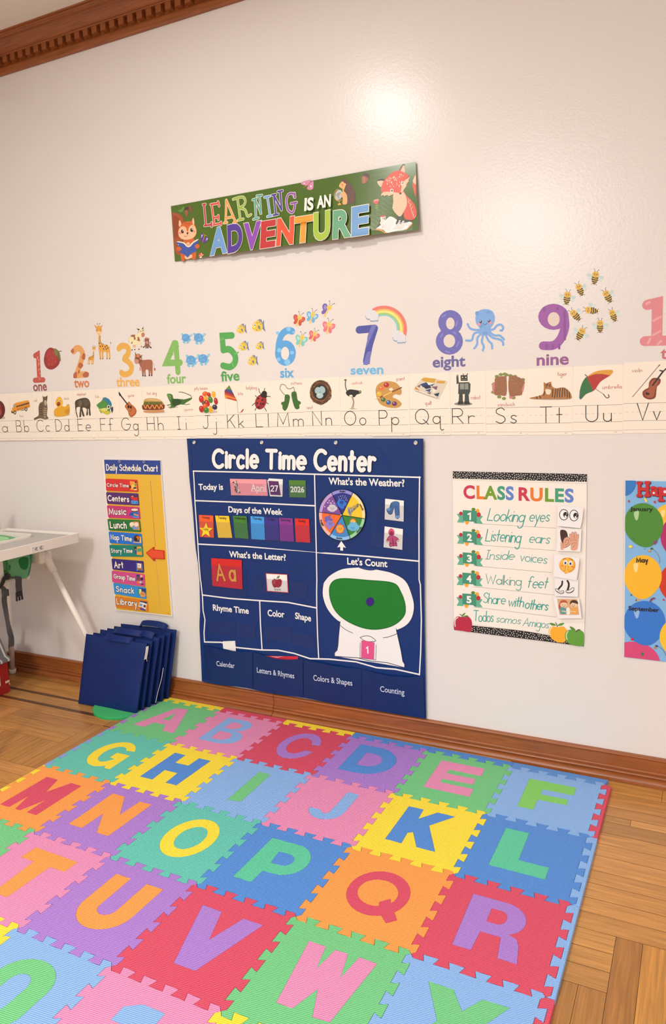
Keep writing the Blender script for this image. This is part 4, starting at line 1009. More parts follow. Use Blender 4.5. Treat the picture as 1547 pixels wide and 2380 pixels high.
for k, (lt, u0, u1, vt, vb, over, fr, ink, word, pic, what) in enumerate(CARDS):
    um = (u0 + u1) / 2
    x0, x1 = ony(u0, 1000).x, ony(u1, 1000).x
    zt, zb = ony(um, vt).z, ony(um, vb).z
    zt, zb = min(max(zt, 1.355), 1.378), min(max(zb, 1.133), 1.142)
    d1 = DEP[k]; hz = zt - zb
    ex = .006 if not over else 0
    card = slab('alphabet_card', x0 + .0002, zb, x1 + (.004 if over else .0), zt, d1 - .0006, d1, CARD, None, .006)
    tag(card, f'cream alphabet card with letters {lt[0]} {lt[1]} and a {what}', 'alphabet card', 'alphabet cards along the wall')
    a = Art(fr, d1 + .00008, .45)
    def zl(f): return zt - f * hz
    ln = '#8f8578'
    for f, w_ in ((.577, .0006), (.822, .0006), (.952, .0005)): a.ribbon([(x0 + .001, zl(f)), (x1 - .001, zl(f))], w_ if f < .9 else .0004, ln, None, False)
    x = x0 + .008
    while x < x1 - .012: a.ribbon([(x, zl(.70)), (x + .009, zl(.70))], .0004, '#b3aa9c', None, False); x += .0165
    a.ribbon([(x1 - .026, zl(.972)), (x1 - .018, zl(.972))], .0007, '#a39a8c', None, False)
    a.build('ruled_lines', card)
    a = Art(fr, d1 + .0003, .45)
    vz = (vb - 22 - fr[1]) * fr[2]; p0 = a.at((ink[0], vz)); p1 = a.at((ink[1], vz))
    # baseline of the letters lies on the ruled line
    A_0 = Vector((p0[0], zl(.822) + .0015)); L_ = p1[0] - p0[0]
    old = a.frame; a.frame = lambda bl, br, h, A=A_0, L=L_, Hh=(zl(.577) - zl(.822)) * .965: (A, Vector((1, 0)), Vector((0, 1)), L, Hh)
    a.st(lt, (0, 0), (1, 0), 1, K0, .052, .5, 0, None, {'Ll': .42, 'Ii': .5, 'Jj': .35}.get(lt, .3)); a.frame = old
    a.build('letter_print', card)
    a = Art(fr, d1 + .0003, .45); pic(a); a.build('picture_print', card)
    if word:
        a = Art(fr, d1 + .0003, .45); a.st(word[0], (word[1], word[2]), (word[3], word[2] - (word[3] - word[1]) * .035), word[4] * .95, RW, .085, .5, 0, None, .2); a.build('word_print', card)
# ------------------------------------------------------------------ number stickers and their pictures
def decal(name, z, fn, label, cat, group, base=.0003):
    a = Art(z, base, .5); fn(a); tag(a.build(name), label, cat, group)
DG, WG, PG = 'number stickers on the wall', 'number word stickers', 'counting picture stickers'
def num(name, z, fn, label): decal(name, z, fn, label, 'number sticker', DG)
def word(txt, z, bl, br, h, c, label): decal('word_sticker', z, lambda a: a.ft(txt, bl, br, h, c, .026), label, 'word sticker', WG)
def d1(a):
    a.l('#bf554a', 37, '242,318 262,306 270,482'); a.l('#bf554a', 36, '240,488 300,484'); rr = random.Random(2)
    for i in range(16): a.l('#e8b3a8', 4, (lambda x, y: [(x, y), (x + 1, y + 7)])(rr.uniform(258, 276), rr.uniform(320, 480)))
num('number_sticker', N1, d1, 'red number 1 wall sticker with pale flecks')
def d2(a):
    a.c('#dfa262', 44, '508,288 528,268 552,270 570,300 562,350 545,400 532,440'); a.l('#dfa262', 44, '526,452 592,446')
    for q in ('488,285 505,268 512,290 500,300', '575,300 590,310 585,345 565,335', '550,365 575,380 560,405 540,395', '510,440 530,430 530,470 508,470', '570,450 590,430 612,435 610,462 585,468', '545,412 552,430 538,445'): a.s_('#b3643f', q)
num('number_sticker', N1, d2, 'tan number 2 wall sticker with brown giraffe spots')
num('number_sticker', N3, lambda a: (a.c('#e0ac4e', 132, '692,635 740,590 800,580 870,610 895,680 880,760 820,830'), a.c('#e0ac4e', 125, '808,868 880,910 945,980 960,1060 930,1140 850,1182 780,1178 745,1145'), a.l('#cf9a40', 5, '760,530 775,640'), a.l('#cf9a40', 5, '900,690 960,700'), a.l('#cf9a40', 5, '905,1020 1020,1000')), 'golden number 3 wall sticker beside the cow stickers')
def d4(a):
    G = '#82b860'; a.l(G, 46, '1205,232 1148,368 1245,365'); a.l(G, 44, '1215,232 1230,430'); 
    for q in ('1165,300 1200,310', '1150,360 1170,385', '1215,260 1238,250', '1210,400 1245,395'): a.c('#6fa24e', 3, q)
num('number_sticker', N1, d4, 'leaf green number 4 wall sticker beside the turtles')
def d5(a):
    G = '#52a552'; a.l(G, 48, '120,308 50,312 57,415'); a.c(G, 48, '57,412 105,410 142,455 140,505 105,535 55,525')
    for q in ('140,440 165,430', '130,530 120,500', '40,340 60,330'): a.c('#6bb85e', 12, q)
num('number_sticker', N2, d5, 'green number 5 wall sticker beside the yellow fish')
def d6(a):
    B = '#5aa3dc'; a.c(B, 50, '552,278 520,272 480,300 458,360 452,430'); a.e(B, 504, 435, 75, 92, 0); a.e('#e9ddd4', 502, 437, 29, 47)
    for x, y, r in ((528, 262, 16), (448, 290, 12), (460, 415, 16), (552, 432, 14), (518, 500, 22), (455, 480, 14), (562, 285, 8)): a.e('#85c4ef', x, y, r)
num('number_sticker', N2, d6, 'sky blue number 6 wall sticker with light dots')
def d7(a):
    a.l('#4a519f', 55, '1033,268 1145,258'); a.l('#4a519f', 54, '1145,258 1110,370 1085,495')
    a.p('#6e74bb', '1125,236 1160,233 1135,286 1085,400 1095,310 1102,292'); a.p('#6e74bb', '1062,520 1110,515 1120,420 1090,430')
num('number_sticker', N2, d7, 'indigo number 7 wall sticker with pale stripes')
def d8(a):
    P = '#6a68b4'; a.e(P, 180, 408, 77, 79); a.e(P, 174, 527, 86, 85); a.e('#ded0c6', 180, 414, 27, 38); a.e('#ded0c6', 174, 525, 37, 42)
    for q in ('130,370 150,360', '225,400 215,430', '120,500 130,480', '220,560 235,530', '150,590 175,600', '200,470 215,480'): a.c('#8482c6', 10, q)
num('number_sticker', N4, d8, 'violet number 8 wall sticker beside the octopus')
def d9(a):
    P = '#9a57a3'; a.e(P, 834, 372, 97, 83); a.c(P, 56, '902,380 905,440 880,510 835,552 768,555')
    a.e('#dccdc2', 835, 387, 38, 45)
    for x in (775, 860, 905): a.l('#874a98', 16, f'{x},{310 if x!=905 else 330} {x},{340 if x<800 else 330 if x==860 else 520}', False)
    for x in (790, 830, 870): a.l('#874a98', 14, f'{x},545 {x},578', False)
num('number_sticker', N4, d9, 'purple striped number 9 wall sticker beside the bees')
def d10(a):
    R = '#da868b'; a.l(R, 66, '1430,296 1492,282 1488,520'); a.l(R, 62, '1412,526 1565,522'); a.e(R, 1690, 395, 95, 140); a.e('#d8c7ba', 1690, 395, 36, 72)
    for q in ('1418,292 1448,276', '1460,400 1518,370', '1460,490 1516,460', '1430,545 1450,505', '1490,552 1520,520'): a.l('#e4a5a6', 14, q, False)
num('number_sticker', N4, d10, 'pink number sticker cut off by the right frame edge')
word('one', N1, (231, 562), (325, 557), 62, '#96514d', 'dark red wall word "one" under the red 1')
word('two', N1, (514, 537), (618, 534), 62, '#d07c50', 'orange brown wall word "two" under the spotted 2')
word('three', N1, (805, 531), (966, 527), 62, '#e6ae54', 'golden wall word "three" under the golden 3')
word('four', N1, (1155, 510), (1287, 504), 62, '#82b860', 'leaf green wall word "four" under the 4')
word('five', N2, (42, 638), (175, 630), 68, '#4fa04f', 'green wall word "five" under the green 5')
word('six', N2, (467, 611), (567, 608), 68, '#5fa8d6', 'blue wall word "six" under the sky blue 6')
word('seven', N2, (973, 589), (1208, 583), 62, '#6cb5e0', 'light blue wall word "seven" under the indigo 7')
word('eight', N4, (68, 692), (276, 684), 66, '#67609a', 'violet wall word "eight" under the violet 8')
word('nine', N4, (727, 680), (930, 672), 70, '#94568d', 'purple wall word "nine" under the striped 9')
word('ten', N4, (1512, 638), (1660, 632), 70, '#c76d72', 'red wall word cut off by the right frame edge')
def pics(name, z, fn, label, cat, group=PG): decal(name, z, fn, label, cat, group)
def strawberry(a):
    a.s_('#96302f', '315,292 345,262 378,275 410,325 408,375 365,412 322,402 303,355'); a.s_('#a83a36', '322,300 345,275 375,290 395,340 370,385 330,380')
    a.s_('#696a3c', '375,270 395,275 412,300 420,355 405,340 395,310 385,295'); a.s_('#7b7a46', '372,268 400,280 395,320 380,305'); a.c('#696a3c', 6, '398,300 410,288 424,286')
    for x, y in ((325, 320), (345, 305), (340, 345), (365, 335), (358, 375), (385, 360), (335, 380), (370, 300)): a.e('#c98a70', x, y, 2, 3, n=7)
pics('strawberry_sticker', N1, strawberry, 'strawberry wall sticker beside the red 1', 'fruit sticker')
def gir(a, f, big):
    Y, D = '#dfa445', '#5f3f22'
    def P(s): return [(f[0] + x * f[2], f[1] + y * f[2]) if f[2] > 0 else (f[0] + x * f[2], f[1] - y * f[2]) for x, y in PP(s)]
    k = abs(f[2])
    a.s_(Y, P('262,365 295,365 300,480 340,545 440,560 490,610 505,700 510,850 490,860 478,730 455,730 455,850 430,855 425,720 365,718 365,850 340,862 328,720 312,715 315,850 290,862 275,720 262,640'), 3)
    a.p('#c98a38', P('165,132 200,155 222,190 210,215')); a.p('#c98a38', P('352,130 320,160 300,190 318,215')); a.s_(Y, P('215,180 265,155 315,180 328,260 310,330 270,352 230,330 210,260')); a.s_('#ecc994', P('222,285 270,270 318,285 312,330 272,352 232,330'))
    for x, y in ((240, 228), (294, 228)): a.e(D, *P(f'{x},{y}')[0], 7 * k, 8 * k)
    for x, y in ((224, 258), (315, 255)): a.e('#9a6a2c', *P(f'{x},{y}')[0], 9 * k, 12 * k)
    a.c('#9a6a4a', 4 * k, P('255,325 272,332 290,322')); a.l('#8d7a68', 4 * k, P('250,160 238,118')); a.l('#8d7a68', 4 * k, P('275,158 288,112')); a.e('#5a4a48', *P('238,116')[0], 8 * k, 11 * k); a.e('#5a4a48', *P('289,112')[0], 8 * k, 11 * k)
    a.c('#7a5f38', 14 * k, P('296,370 298,470 320,525 368,550'))
    for x, y in ((302, 592), (347, 585), (404, 602), (438, 575), (460, 625), (370, 648), (427, 650), (280, 525)): a.e(D, *P(f'{x},{y}')[0], 12 * k, 16 * k, -20)
    a.c('#b9a98c', 4 * k, P('495,610 515,570 522,530')); a.e('#5a4448', *P('522,515')[0], 7 * k, 18 * k)
    for x in (303, 352, 443, 495): a.e('#9a6a3c', *P(f'{x},850')[0], 14 * k, 12 * k)
pics('giraffe_sticker', N3, lambda a: gir(a, (0, 0, 1), 1), 'tall giraffe wall sticker beside the number 2', 'animal sticker')
def gir2(a):
    b = Art(N3)
    gir(a, (307.0, 512, -.53), 0)
pics('giraffe_sticker', N3, gir2, 'small giraffe wall sticker between the spotted 2 and the tall giraffe', 'animal sticker')
def cow(a):
    W_, B_, D_ = '#eadcae', '#9a624a', '#3d3a38'
    a.c('#cfc29a', 12, '925,390 895,430 900,490 940,530'); a.s_(W_, '930,380 960,350 1060,345 1110,310 1150,200 1200,210 1235,310 1220,370 1160,400 1150,500 1135,560 1132,640 1108,645 1112,560 1040,560 1040,650 1020,655 1000,570 985,660 962,665 935,540 905,480 905,420', 4)
    a.s_(B_, '945,360 990,345 1040,350 1030,385 1050,420 1030,458 1010,440 1005,400 975,390 945,385'); a.s_(B_, '1085,395 1120,405 1138,480 1110,478 1070,462 1090,440'); a.s_('#b9796e', '1170,320 1215,300 1238,345 1215,392 1178,385'); a.s_('#8a7264', '950,520 975,490 982,520 962,540'); a.s_('#d8a89c', '985,570 1040,560 1040,610 1000,605')
    a.s_(D_, '1072,200 1090,220 1130,225 1120,252 1085,238'); a.s_(D_, '1205,165 1212,205 1195,235 1178,220 1200,200'); a.s_('#cbb58c', '1075,295 1105,268 1125,275 1115,295'); a.s_('#a8967a', '1200,245 1232,240 1215,262')
    for x, y in ((1158, 275), (1196, 265)): a.e(D_, x, y, 9, 12)
    for x, y in ((972, 668), (1030, 660), (1116, 653)): a.e('#2a2625', x, y, 14, 12)
    a.c(W_, 18, '1150,500 1172,540 1170,590'); a.e('#2a2625', 1168, 597, 12, 12)
pics('cow_sticker', N3, cow, 'white cow wall sticker with brown patches above the number 3', 'animal sticker')
def calf(a):
    B_ = '#8a5a48'; a.s_(B_, '1250,480 1330,480 1335,560 1375,610 1360,635 1330,605 1310,630 1290,610 1270,628 1255,600 1215,625 1200,605 1240,570'); a.s_(B_, '1240,430 1320,430 1325,500 1290,535 1255,500'); a.e('#d0735a', 1272, 420, 24, 20); a.e('#c98f80', 1290, 510, 30, 30); a.p('#3d3532', '1220,428 1250,430 1250,445'); a.p('#3d3532', '1305,398 1312,430 1295,440'); a.s_('#a37466', '1210,488 1240,455 1250,475'); a.s_('#a37466', '1315,430 1345,425 1325,455')
    for x, y in ((1212, 610), (1268, 622), (1305, 622), (1372, 618)): a.e('#2a2625', x, y, 13, 14)
    a.c('#7a5246', 5, '1335,570 1360,550 1355,510'); a.e('#8a5a48', 1356, 515, 8, 16); a.e('#2a2625', 1278, 460, 5, 6); a.e('#2a2625', 1302, 458, 5, 6)
pics('cow_sticker', N3, calf, 'small sitting brown calf wall sticker right of the white cow', 'animal sticker')
def ox(a):
    B_, D_ = '#a2664b', '#8a523c'
    a.c('#b99a82', 8, '1395,915 1435,980 1445,1050'); a.s_('#b5694f', '1440,1050 1468,1065 1455,1112 1432,1085')
    a.s_(B_, '1130,860 1200,880 1360,872 1402,920 1405,1050 1400,1210 1375,1210 1360,1100 1350,1210 1325,1215 1315,1100 1260,1090 1258,1215 1235,1218 1225,1120 1210,1212 1190,1210 1165,1050 1120,960', 4)
    a.s_(D_, '1030,840 1060,760 1130,755 1180,840 1170,900 1120,950 1040,950 1018,900'); a.s_('#c58f7c', '1018,880 1060,862 1105,880 1108,940 1070,965 1030,945'); a.e('#d67f4e', 1098, 790, 36, 38); a.s_('#4a4442', '1040,705 1050,745 1062,775 1045,785 1035,745'); a.s_('#4a4442', '1190,765 1180,800 1150,818 1138,800 1165,790'); a.s_('#b98a74', '1015,795 1050,790 1045,812'); a.s_('#c79a86', '1130,840 1175,845 1190,870 1150,870')
    a.e('#2a2020', 1095, 838, 10, 13); a.e('#2a2020', 1048, 900, 5, 6); a.l('#5d4a42', 7, '1175,880 1145,1040'); a.s_('#c98a6a', '1130,1040 1148,1040 1158,1095 1132,1100')
    for x, y in ((1203, 1212), (1248, 1216), (1337, 1208), (1385, 1205)): a.e('#2a2322', x, y, 17, 14)
pics('cow_sticker', N3, ox, 'big brown cow wall sticker with orange tuft right of the 3', 'animal sticker')
def turtle(x, y, r, rot):
    def f(a):
        B_, L_ = '#5f9fd4', '#7cc0de'; t = math.radians(rot)
        def q(u, v): return (x + (u * math.cos(t) - v * math.sin(t)) * r, y + (u * math.sin(t) + v * math.cos(t)) * r)
        a.s_(L_, [q(.85, -.25), q(1.2, -.75), q(1.65, -.8), q(1.7, -.45), q(1.35, -.2), q(1.0, .05)])
        for u, v in ((-.75, -.85), (.4, 1.2), (-.55, 1.15), (.95, .7)): a.e(L_, *q(u, v), r * .26, r * .42, rot + (40 if u > 0 else -40))
        a.p(L_, [q(-.9, .2), q(-1.4, .35), q(-.9, .5)]); a.e(B_, x, y, r * 1.02, r); rr = random.Random(int(x))
        for i in range(7): a.e('#6fb0de', x + rr.uniform(-.6, .6) * r, y + rr.uniform(-.6, .6) * r, r * .22, r * .2, n=8)
        a.e('#f2f0ea', *q(1.4, -.55), r * .16, r * .18); a.e('#2a2f38', *q(1.42, -.55), r * .08, r * .1)
    return f
for i, (x, y, r, rot, lb) in enumerate(((1284, 193, 27, -5, 'blue turtle wall sticker, upper left of the four by the number 4'), (1372, 193, 31, -8, 'blue turtle wall sticker, upper right of the four by the number 4'), (1319, 348, 32, -2, 'blue turtle wall sticker, lower left of the four by the number 4'), (1402, 338, 31, -12, 'blue turtle wall sticker, lower right of the four by the number 4'))):
    pics('turtle_sticker', N1, turtle(x, y, r, rot), lb, 'animal sticker', 'turtle stickers')
def fishy(x, y, k):
    def f(a):
        def P(s): return [(x + u * k, y + v * k) for u, v in PP(s)]
        a.s_('#6b7f92', P('28,-10 40,-38 42,0 50,40 34,24 26,20')); a.s_('#6b7f92', P('-10,-32 20,-44 30,-10 10,-20')); a.s_('#f0c443', P('-40,12 -25,-22 5,-36 28,-15 32,10 22,34 -10,40 -30,30')); a.s_('#f6da7a', P('-36,12 -22,0 -20,25 -30,25'))
        for u, v, r in ((-5, -20, 4), (10, -26, 5), (20, -12, 4), (12, 22, 5), (-8, 30, 4)): a.e('#6b7f92', *P(f'{u},{v}')[0], r * k)
        a.s_('#6b7f92', P('0,0 14,4 12,22 2,16')); a.e('#f4efe2', *P('-20,-4')[0], 8 * k, 9 * k); a.e('#2a2f38', *P('-20,-3')[0], 4 * k, 5 * k); a.c('#9a7a2a', 2.5 * k, P('-34,18 -26,22 -20,18'))
    return f
for x, y, k, lb in ((186, 260, .82, 'yellow fish wall sticker nearest the top of the 5'), (307, 238, 1.05, 'largest yellow fish wall sticker, top right of the five'), (202, 384, .82, 'yellow fish wall sticker touching the right side of the 5'), (318, 382, .70, 'smallest yellow fish wall sticker, right side of the five'), (266, 488, .86, 'yellow fish wall sticker, lowest of the five')):
    pics('fish_sticker', N2, fishy(x, y, k), lb, 'animal sticker', 'yellow fish stickers')
def bfly(x, y, k, rot, c1, c2, half=False):
    def f(a):
        t = math.radians(rot)
        def q(u, v): return (x + (u * math.cos(t) - v * math.sin(t)) * k, y + (u * math.sin(t) + v * math.cos(t)) * k)
        for sd in ((-1,) if half else (-1, 1)):
            a.s_(c1, [q(sd * 4, -5), q(sd * 18, -32), q(sd * 38, -34), q(sd * 44, -14), q(sd * 30, 6), q(sd * 8, 10)]); a.s_(c2, [q(sd * 12, -6), q(sd * 22, -24), q(sd * 34, -22), q(sd * 30, -6), q(sd * 18, 2)])
            a.s_(c1, [q(sd * 5, 8), q(sd * 24, 8), q(sd * 30, 24), q(sd * 20, 36), q(sd * 8, 26)])
        a.c('#f0c65c', 11 * k, [q(0, -12), q(0, 15), q(-1, 42)]); a.e('#f3cd63', *q(2, -24), 17 * k, 17 * k); a.e('#5a4030', *q(-4, -25), 2 * k); a.e('#5a4030', *q(8, -25), 2 * k); a.c('#a8742c', 2 * k, [q(-3, -17), q(2, -14), q(7, -17)])
        for sd in (-1, 1): a.c('#6b5a50', 2 * k, [q(sd * 5, -38), q(sd * 9, -52), q(sd * 18, -62)]); a.e('#4a3a34', *q(sd * 18, -62), 3 * k)
    return f
for x, y, k, r_, c1, c2, hf, lb in ((598, 200, .98, 18, '#c2513d', '#cf6a52', 0, 'red butterfly wall sticker above the number 6'), (693, 178, .98, 18, '#6bb0d8', '#a9d4ea', 0, 'blue butterfly wall sticker above the number 6'), (806, 130, 1.1, 28, '#6f5fae', '#9a8ed0', 1, 'purple butterfly wall sticker, topmost by the 6'),
    (812, 252, 1.05, 14, '#e0757c', '#ee9a9c', 0, 'pink butterfly wall sticker, rightmost by the 6'), (616, 346, 1.02, 14, '#7cc6b9', '#aadfd4', 0, 'mint butterfly wall sticker touching the 6'), (706, 315, .9, 24, '#d96568', '#e98e8c', 0, 'coral butterfly wall sticker between the mint and pink ones')):
    pics('butterfly_sticker', N2, bfly(x, y, k, r_, c1, c2, hf), lb, 'animal sticker', 'butterfly stickers')
def rainbow(a):
    cx, cy = 1212, 262
    for c_, w0 in (('#e07a68', 1.0), ('#f0b25e', .865), ('#f4df7e', .80), ('#9ec872', .70), ('#86c6cf', .62)):
        a.p(c_, [(1212 + 166 * w0 * math.cos(math.radians(t)), 262 - 168 * w0 * math.sin(math.radians(t))) for t in range(-22, 131, 6)] + [(1212 + 92 * math.cos(math.radians(t)), 262 - 96 * math.sin(math.radians(t))) for t in range(130, -23, -6)])
pics('rainbow_sticker', N2, rainbow, 'rainbow wall sticker curving over the indigo 7', 'rainbow sticker')
def cloud(x, y, k):
    def f(a):
        for c_, dy in (('#8aa3b8', 9), ('#d9dade', 0)):
            for u, v, r in ((-30, -18, 18), (-12, -30, 18), (10, -18, 20), (25, 0, 20), (0, 8, 20), (-25, 4, 20), (12, 22, 15), (32, 22, 13), (-5, 25, 12), (-40, -5, 10)): a.e(c_, x + u * k, y + v * k + dy, r * k)
    return f
pics('cloud_sticker', N2, lambda a: cloud(1128, 165, 1)(a), 'grey cloud wall sticker at the upper left end of the rainbow', 'cloud sticker', 'cloud stickers')
pics('cloud_sticker', N2, lambda a: cloud(1324, 320, 1.03)(a), 'grey cloud wall sticker at the lower right end of the rainbow', 'cloud sticker', 'cloud stickers')
def octo(a):
    B_ = '#7ba9e0'; D_ = '#6d9bd6'
    for q in ('365,455 335,455 305,445 290,418', '360,470 330,480 315,520 280,522', '375,480 352,505 350,545 332,572', '388,485 380,530 392,560 386,585', '405,485 420,520 442,545 445,572', '418,480 450,505 490,515 512,530 515,550', '430,472 460,490 490,490 505,500 520,515', '425,455 455,450 475,428 500,422 515,440 508,458 498,458'): a.c(B_, 14, q)
    a.s_(B_, '340,370 360,335 400,323 445,335 462,375 455,415 435,445 440,475 400,492 360,478 365,445 345,415'); a.e(D_, 350, 350, 12, 14); a.e(D_, 420, 345, 14, 10); a.e(D_, 375, 430, 12, 14); a.e(D_, 400, 475, 16, 10)
    for x, y in ((373, 403), (426, 398)): a.e('#3d2c2c', x, y, 8, 10); a.e('#ffffff', x - 2, y - 4, 3)
    a.e('#e58f9c', 361, 420, 10, 9); a.e('#e58f9c', 435, 411, 10, 9); a.c('#3d4a6a', 3, '388,415 402,422 412,412')
pics('octopus_sticker', N4, octo, 'smiling blue octopus wall sticker beside the violet 8', 'animal sticker')
def bee(x, y, k, rot, side):
    def f(a):
        t = math.radians(rot)
        def q(u, v): return (x + (u * math.cos(t) - v * math.sin(t)) * k, y + (u * math.sin(t) + v * math.cos(t)) * k)
        for sd in ((-1, 1) if side == 0 else (side,)):
            a.e('#c3d6d2', *q(sd * 32, 8), 22 * k, 12 * k, rot + sd * (-20 if side == 0 else -50)); a.e('#d0dedb', *q(sd * 30, 22), 17 * k, 9 * k, rot + sd * 25)
        a.s_('#e2b541', [q(-18, 10), q(18, 10), q(20, 30), q(10, 50), q(0, 60), q(-10, 50), q(-20, 30)])
        for v, w in ((14, 19), (27, 20), (40, 15), (51, 8)): a.s_('#33302c', [q(-w, v - 4), q(0, v - 2), q(w, v - 4), q(w, v + 3), q(0, v + 5), q(-w, v + 3)])
        a.e('#e2b541', *q(0, -6), 22 * k, 20 * k, rot)
        for sd in (-1, 1): a.c('#3a332c', 2 * k, [q(sd * 8, -24), q(sd * 11, -36), q(sd * 18, -40)]); a.e('#6b4a36', *q(sd * 7, -8), 4 * k, 5 * k); a.e('#ffffff', *q(sd * 7 - 1, -10), 1.5 * k); a.c('#3a332c', 2 * k, [q(sd * 12, 52), q(sd * 17, 60)])
        a.c('#8a5a24', 2 * k, [q(-4, 3), q(0, 5), q(4, 3)])
    return f
for x, y, k, r_, sd, lb in ((1100, 110, 1.0, 10, 0, 'bee wall sticker, topmost of the nine beside the 9'), (996, 187, .95, -22, 1, 'bee wall sticker, second from the top on the left side'), (922, 238, 1.0, 8, 0, 'bee wall sticker just above the top of the 9'), (1170, 230, 1.0, -28, 1, 'smiling bee wall sticker, upper right of the group'),
    (1060, 330, .98, -82, 1, 'bee wall sticker lying sideways in the middle of the group'), (963, 352, .98, -42, 1, 'bee wall sticker touching the right side of the 9'), (1207, 352, .92, -22, 1, 'bee wall sticker at the far right of the group'), (1129, 418, .95, 0, 0, 'bee wall sticker right of the lowest one, wings spread wide'), (1012, 468, 1.0, 28, 0, 'bee wall sticker, lowest of the nine beside the 9')):
    pics('bee_sticker', N4, bee(x, y, k, r_, sd), lb, 'animal sticker', 'bee stickers')
# ------------------------------------------------------------------ long green banner
def bsurf(x, z):
    t = min(1, max(0, (2.066 - z) / .218)); s = min(1, max(0, (x + .733) / 1.05))
    return .026 * t * t * math.sin(PI * min(1, s * 1.02)) ** 1.0 + .010 * t * s * s + .006 * s * s + .003 * math.sin(s * 9) * t
BZ = (380, 360, 2.536); BL1 = (400, 450, 9.669); BR1 = (760, 370, 7.032)
NX, NZ = 48, 14
a0 = Art(BZ, .0025, surf=bsurf)
c00, c10, c01, c11 = a0.at((43, 302)), a0.at((1485, 40)), a0.at((66, 628)), a0.at((1502, 441))
vs, fs, fm_ = [], [], []
for layer in (0, 1):
    for j in range(NZ + 1):
        for i in range(NX + 1):
            s, t = i / NX, j / NZ
            x = (c00[0] * (1-s) + c10[0] * s) * (1-t) + (c01[0] * (1-s) + c11[0] * s) * t
            z = (c00[1] * (1-s) + c10[1] * s) * (1-t) + (c01[1] * (1-s) + c11[1] * s) * t
            vs.append((x, -(.0024 - layer * .0007 + bsurf(x, z)), z))
q = (NX + 1) * (NZ + 1)
for j in range(NZ):
    for i in range(NX):
        k = j * (NX + 1) + i
        fs.append((k, k + NX + 1, k + NX + 2, k + 1)); fs.append((q + k, q + k + 1, q + k + NX + 2, q + k + NX + 1))
rim = list(range(NX + 1)) + [j * (NX + 1) + NX for j in range(1, NZ + 1)] + [NZ * (NX + 1) + i for i in range(NX - 1, -1, -1)] + [j * (NX + 1) for j in range(NZ - 1, 0, -1)]
for i in range(len(rim)): a_, b_ = rim[i], rim[(i + 1) % len(rim)]; fs.append((a_, b_, q + b_, q + a_))
GREEN = mat('#4d6a26', .22, 'plain')
ban = mk('wall_banner', vs, fs, [GREEN], smooth=False)
tag(ban, 'long glossy green banner with woodland animals, LEARNING IS AN ADVENTURE', 'banner')
def BA(z): return Art(z, .0030, .4, surf=bsurf, sub=.02)
def fin(a, n): a.build(n, ban)
# title lettering
a = BA(BL1)
def serif(c, *strokes):
    for w, col in ((64, '#efe6d8'), (44, c)):
        for s in strokes: (a.c if s[0] == '~' else a.l)(col, w * (1 if s[0] != '~' else 1), s.lstrip('~'))
R1, R2, O1 = '#b23a48', '#d2544a', '#eb9c46'
serif(R1, '690,245 745,240', '712,245 755,715', '725,720 865,700 880,655', '880,655 885,740')
serif(R2, '865,245 1030,220', '1030,180 1055,280', '885,250 945,700', '925,545 1030,525', '1035,490 1040,585', '925,705 1090,670', '1095,640 1100,700')
serif(O1, '1215,145 1200,640', '1215,145 1415,620', '1205,555 1370,520', '1165,660 1235,650', '1380,655 1450,620')
a.z = BZ
def ser2(c, *strokes):
    for w, col in ((17, '#efe6d8'), (11.5, c)):
        for s in strokes: (a.c if s[0] == '~' else a.l)(col, w, s.lstrip('~'))
ser2('#93b53c', '410,262 440,252', '435,255 452,380', '~437,252 470,250 482,275 470,300 448,310', '~448,312 480,325 495,360 515,352', '440,385 470,378')
ser2('#5fa596', '525,265 548,258', '538,262 545,375', '538,262 575,345', '572,345 566,240', '550,242 580,238', '530,380 560,372')
ser2('#6fa3d3', '595,250 628,243', '612,247 628,360', '612,364 645,357')
ser2('#4a3f92', '640,238 662,234', '650,238 662,352', '650,238 696,325', '696,325 687,215', '674,217 702,211', '648,356 676,350')
ser2('#8a4aa5', '~772,250 760,228 735,235 724,275 735,325 760,340 772,310 775,282', '752,287 785,280', '772,226 776,250')
# second line, one letter after another
for ch, c_, bl, br, h in (('A', '#6f9dd0', (275, 586), (375, 568), 140), ('D', '#553a93', (380, 573), (467, 553), 148), ('V', '#8b4bb0', (470, 556), (573, 540), 140), ('E', '#bd3436', (572, 545), (660, 532), 140), ('N', '#df5330', (668, 530), (768, 516), 142), ('T', '#ef9a2c', (772, 517), (875, 502), 136), ('U', '#9dbc2c', (888, 502), (985, 484), 146), ('R', '#5a9f75', (1002, 490), (1110, 474), 146), ('E', '#5f94c8', (1113, 475), (1214, 460), 152)):
    if ch == 'T': bl, br = (770, 517), (878, 502)
    a.ft(ch, bl, br, h, c_, .045, ('#efe9dd', .018))
a.ft('IS', (836, 331), (890, 325), 68, '#f1ece2', .04); a.ft('AN', (910, 317), (992, 305), 66, '#f1ece2', .04)
fin(a, 'title_lettering')
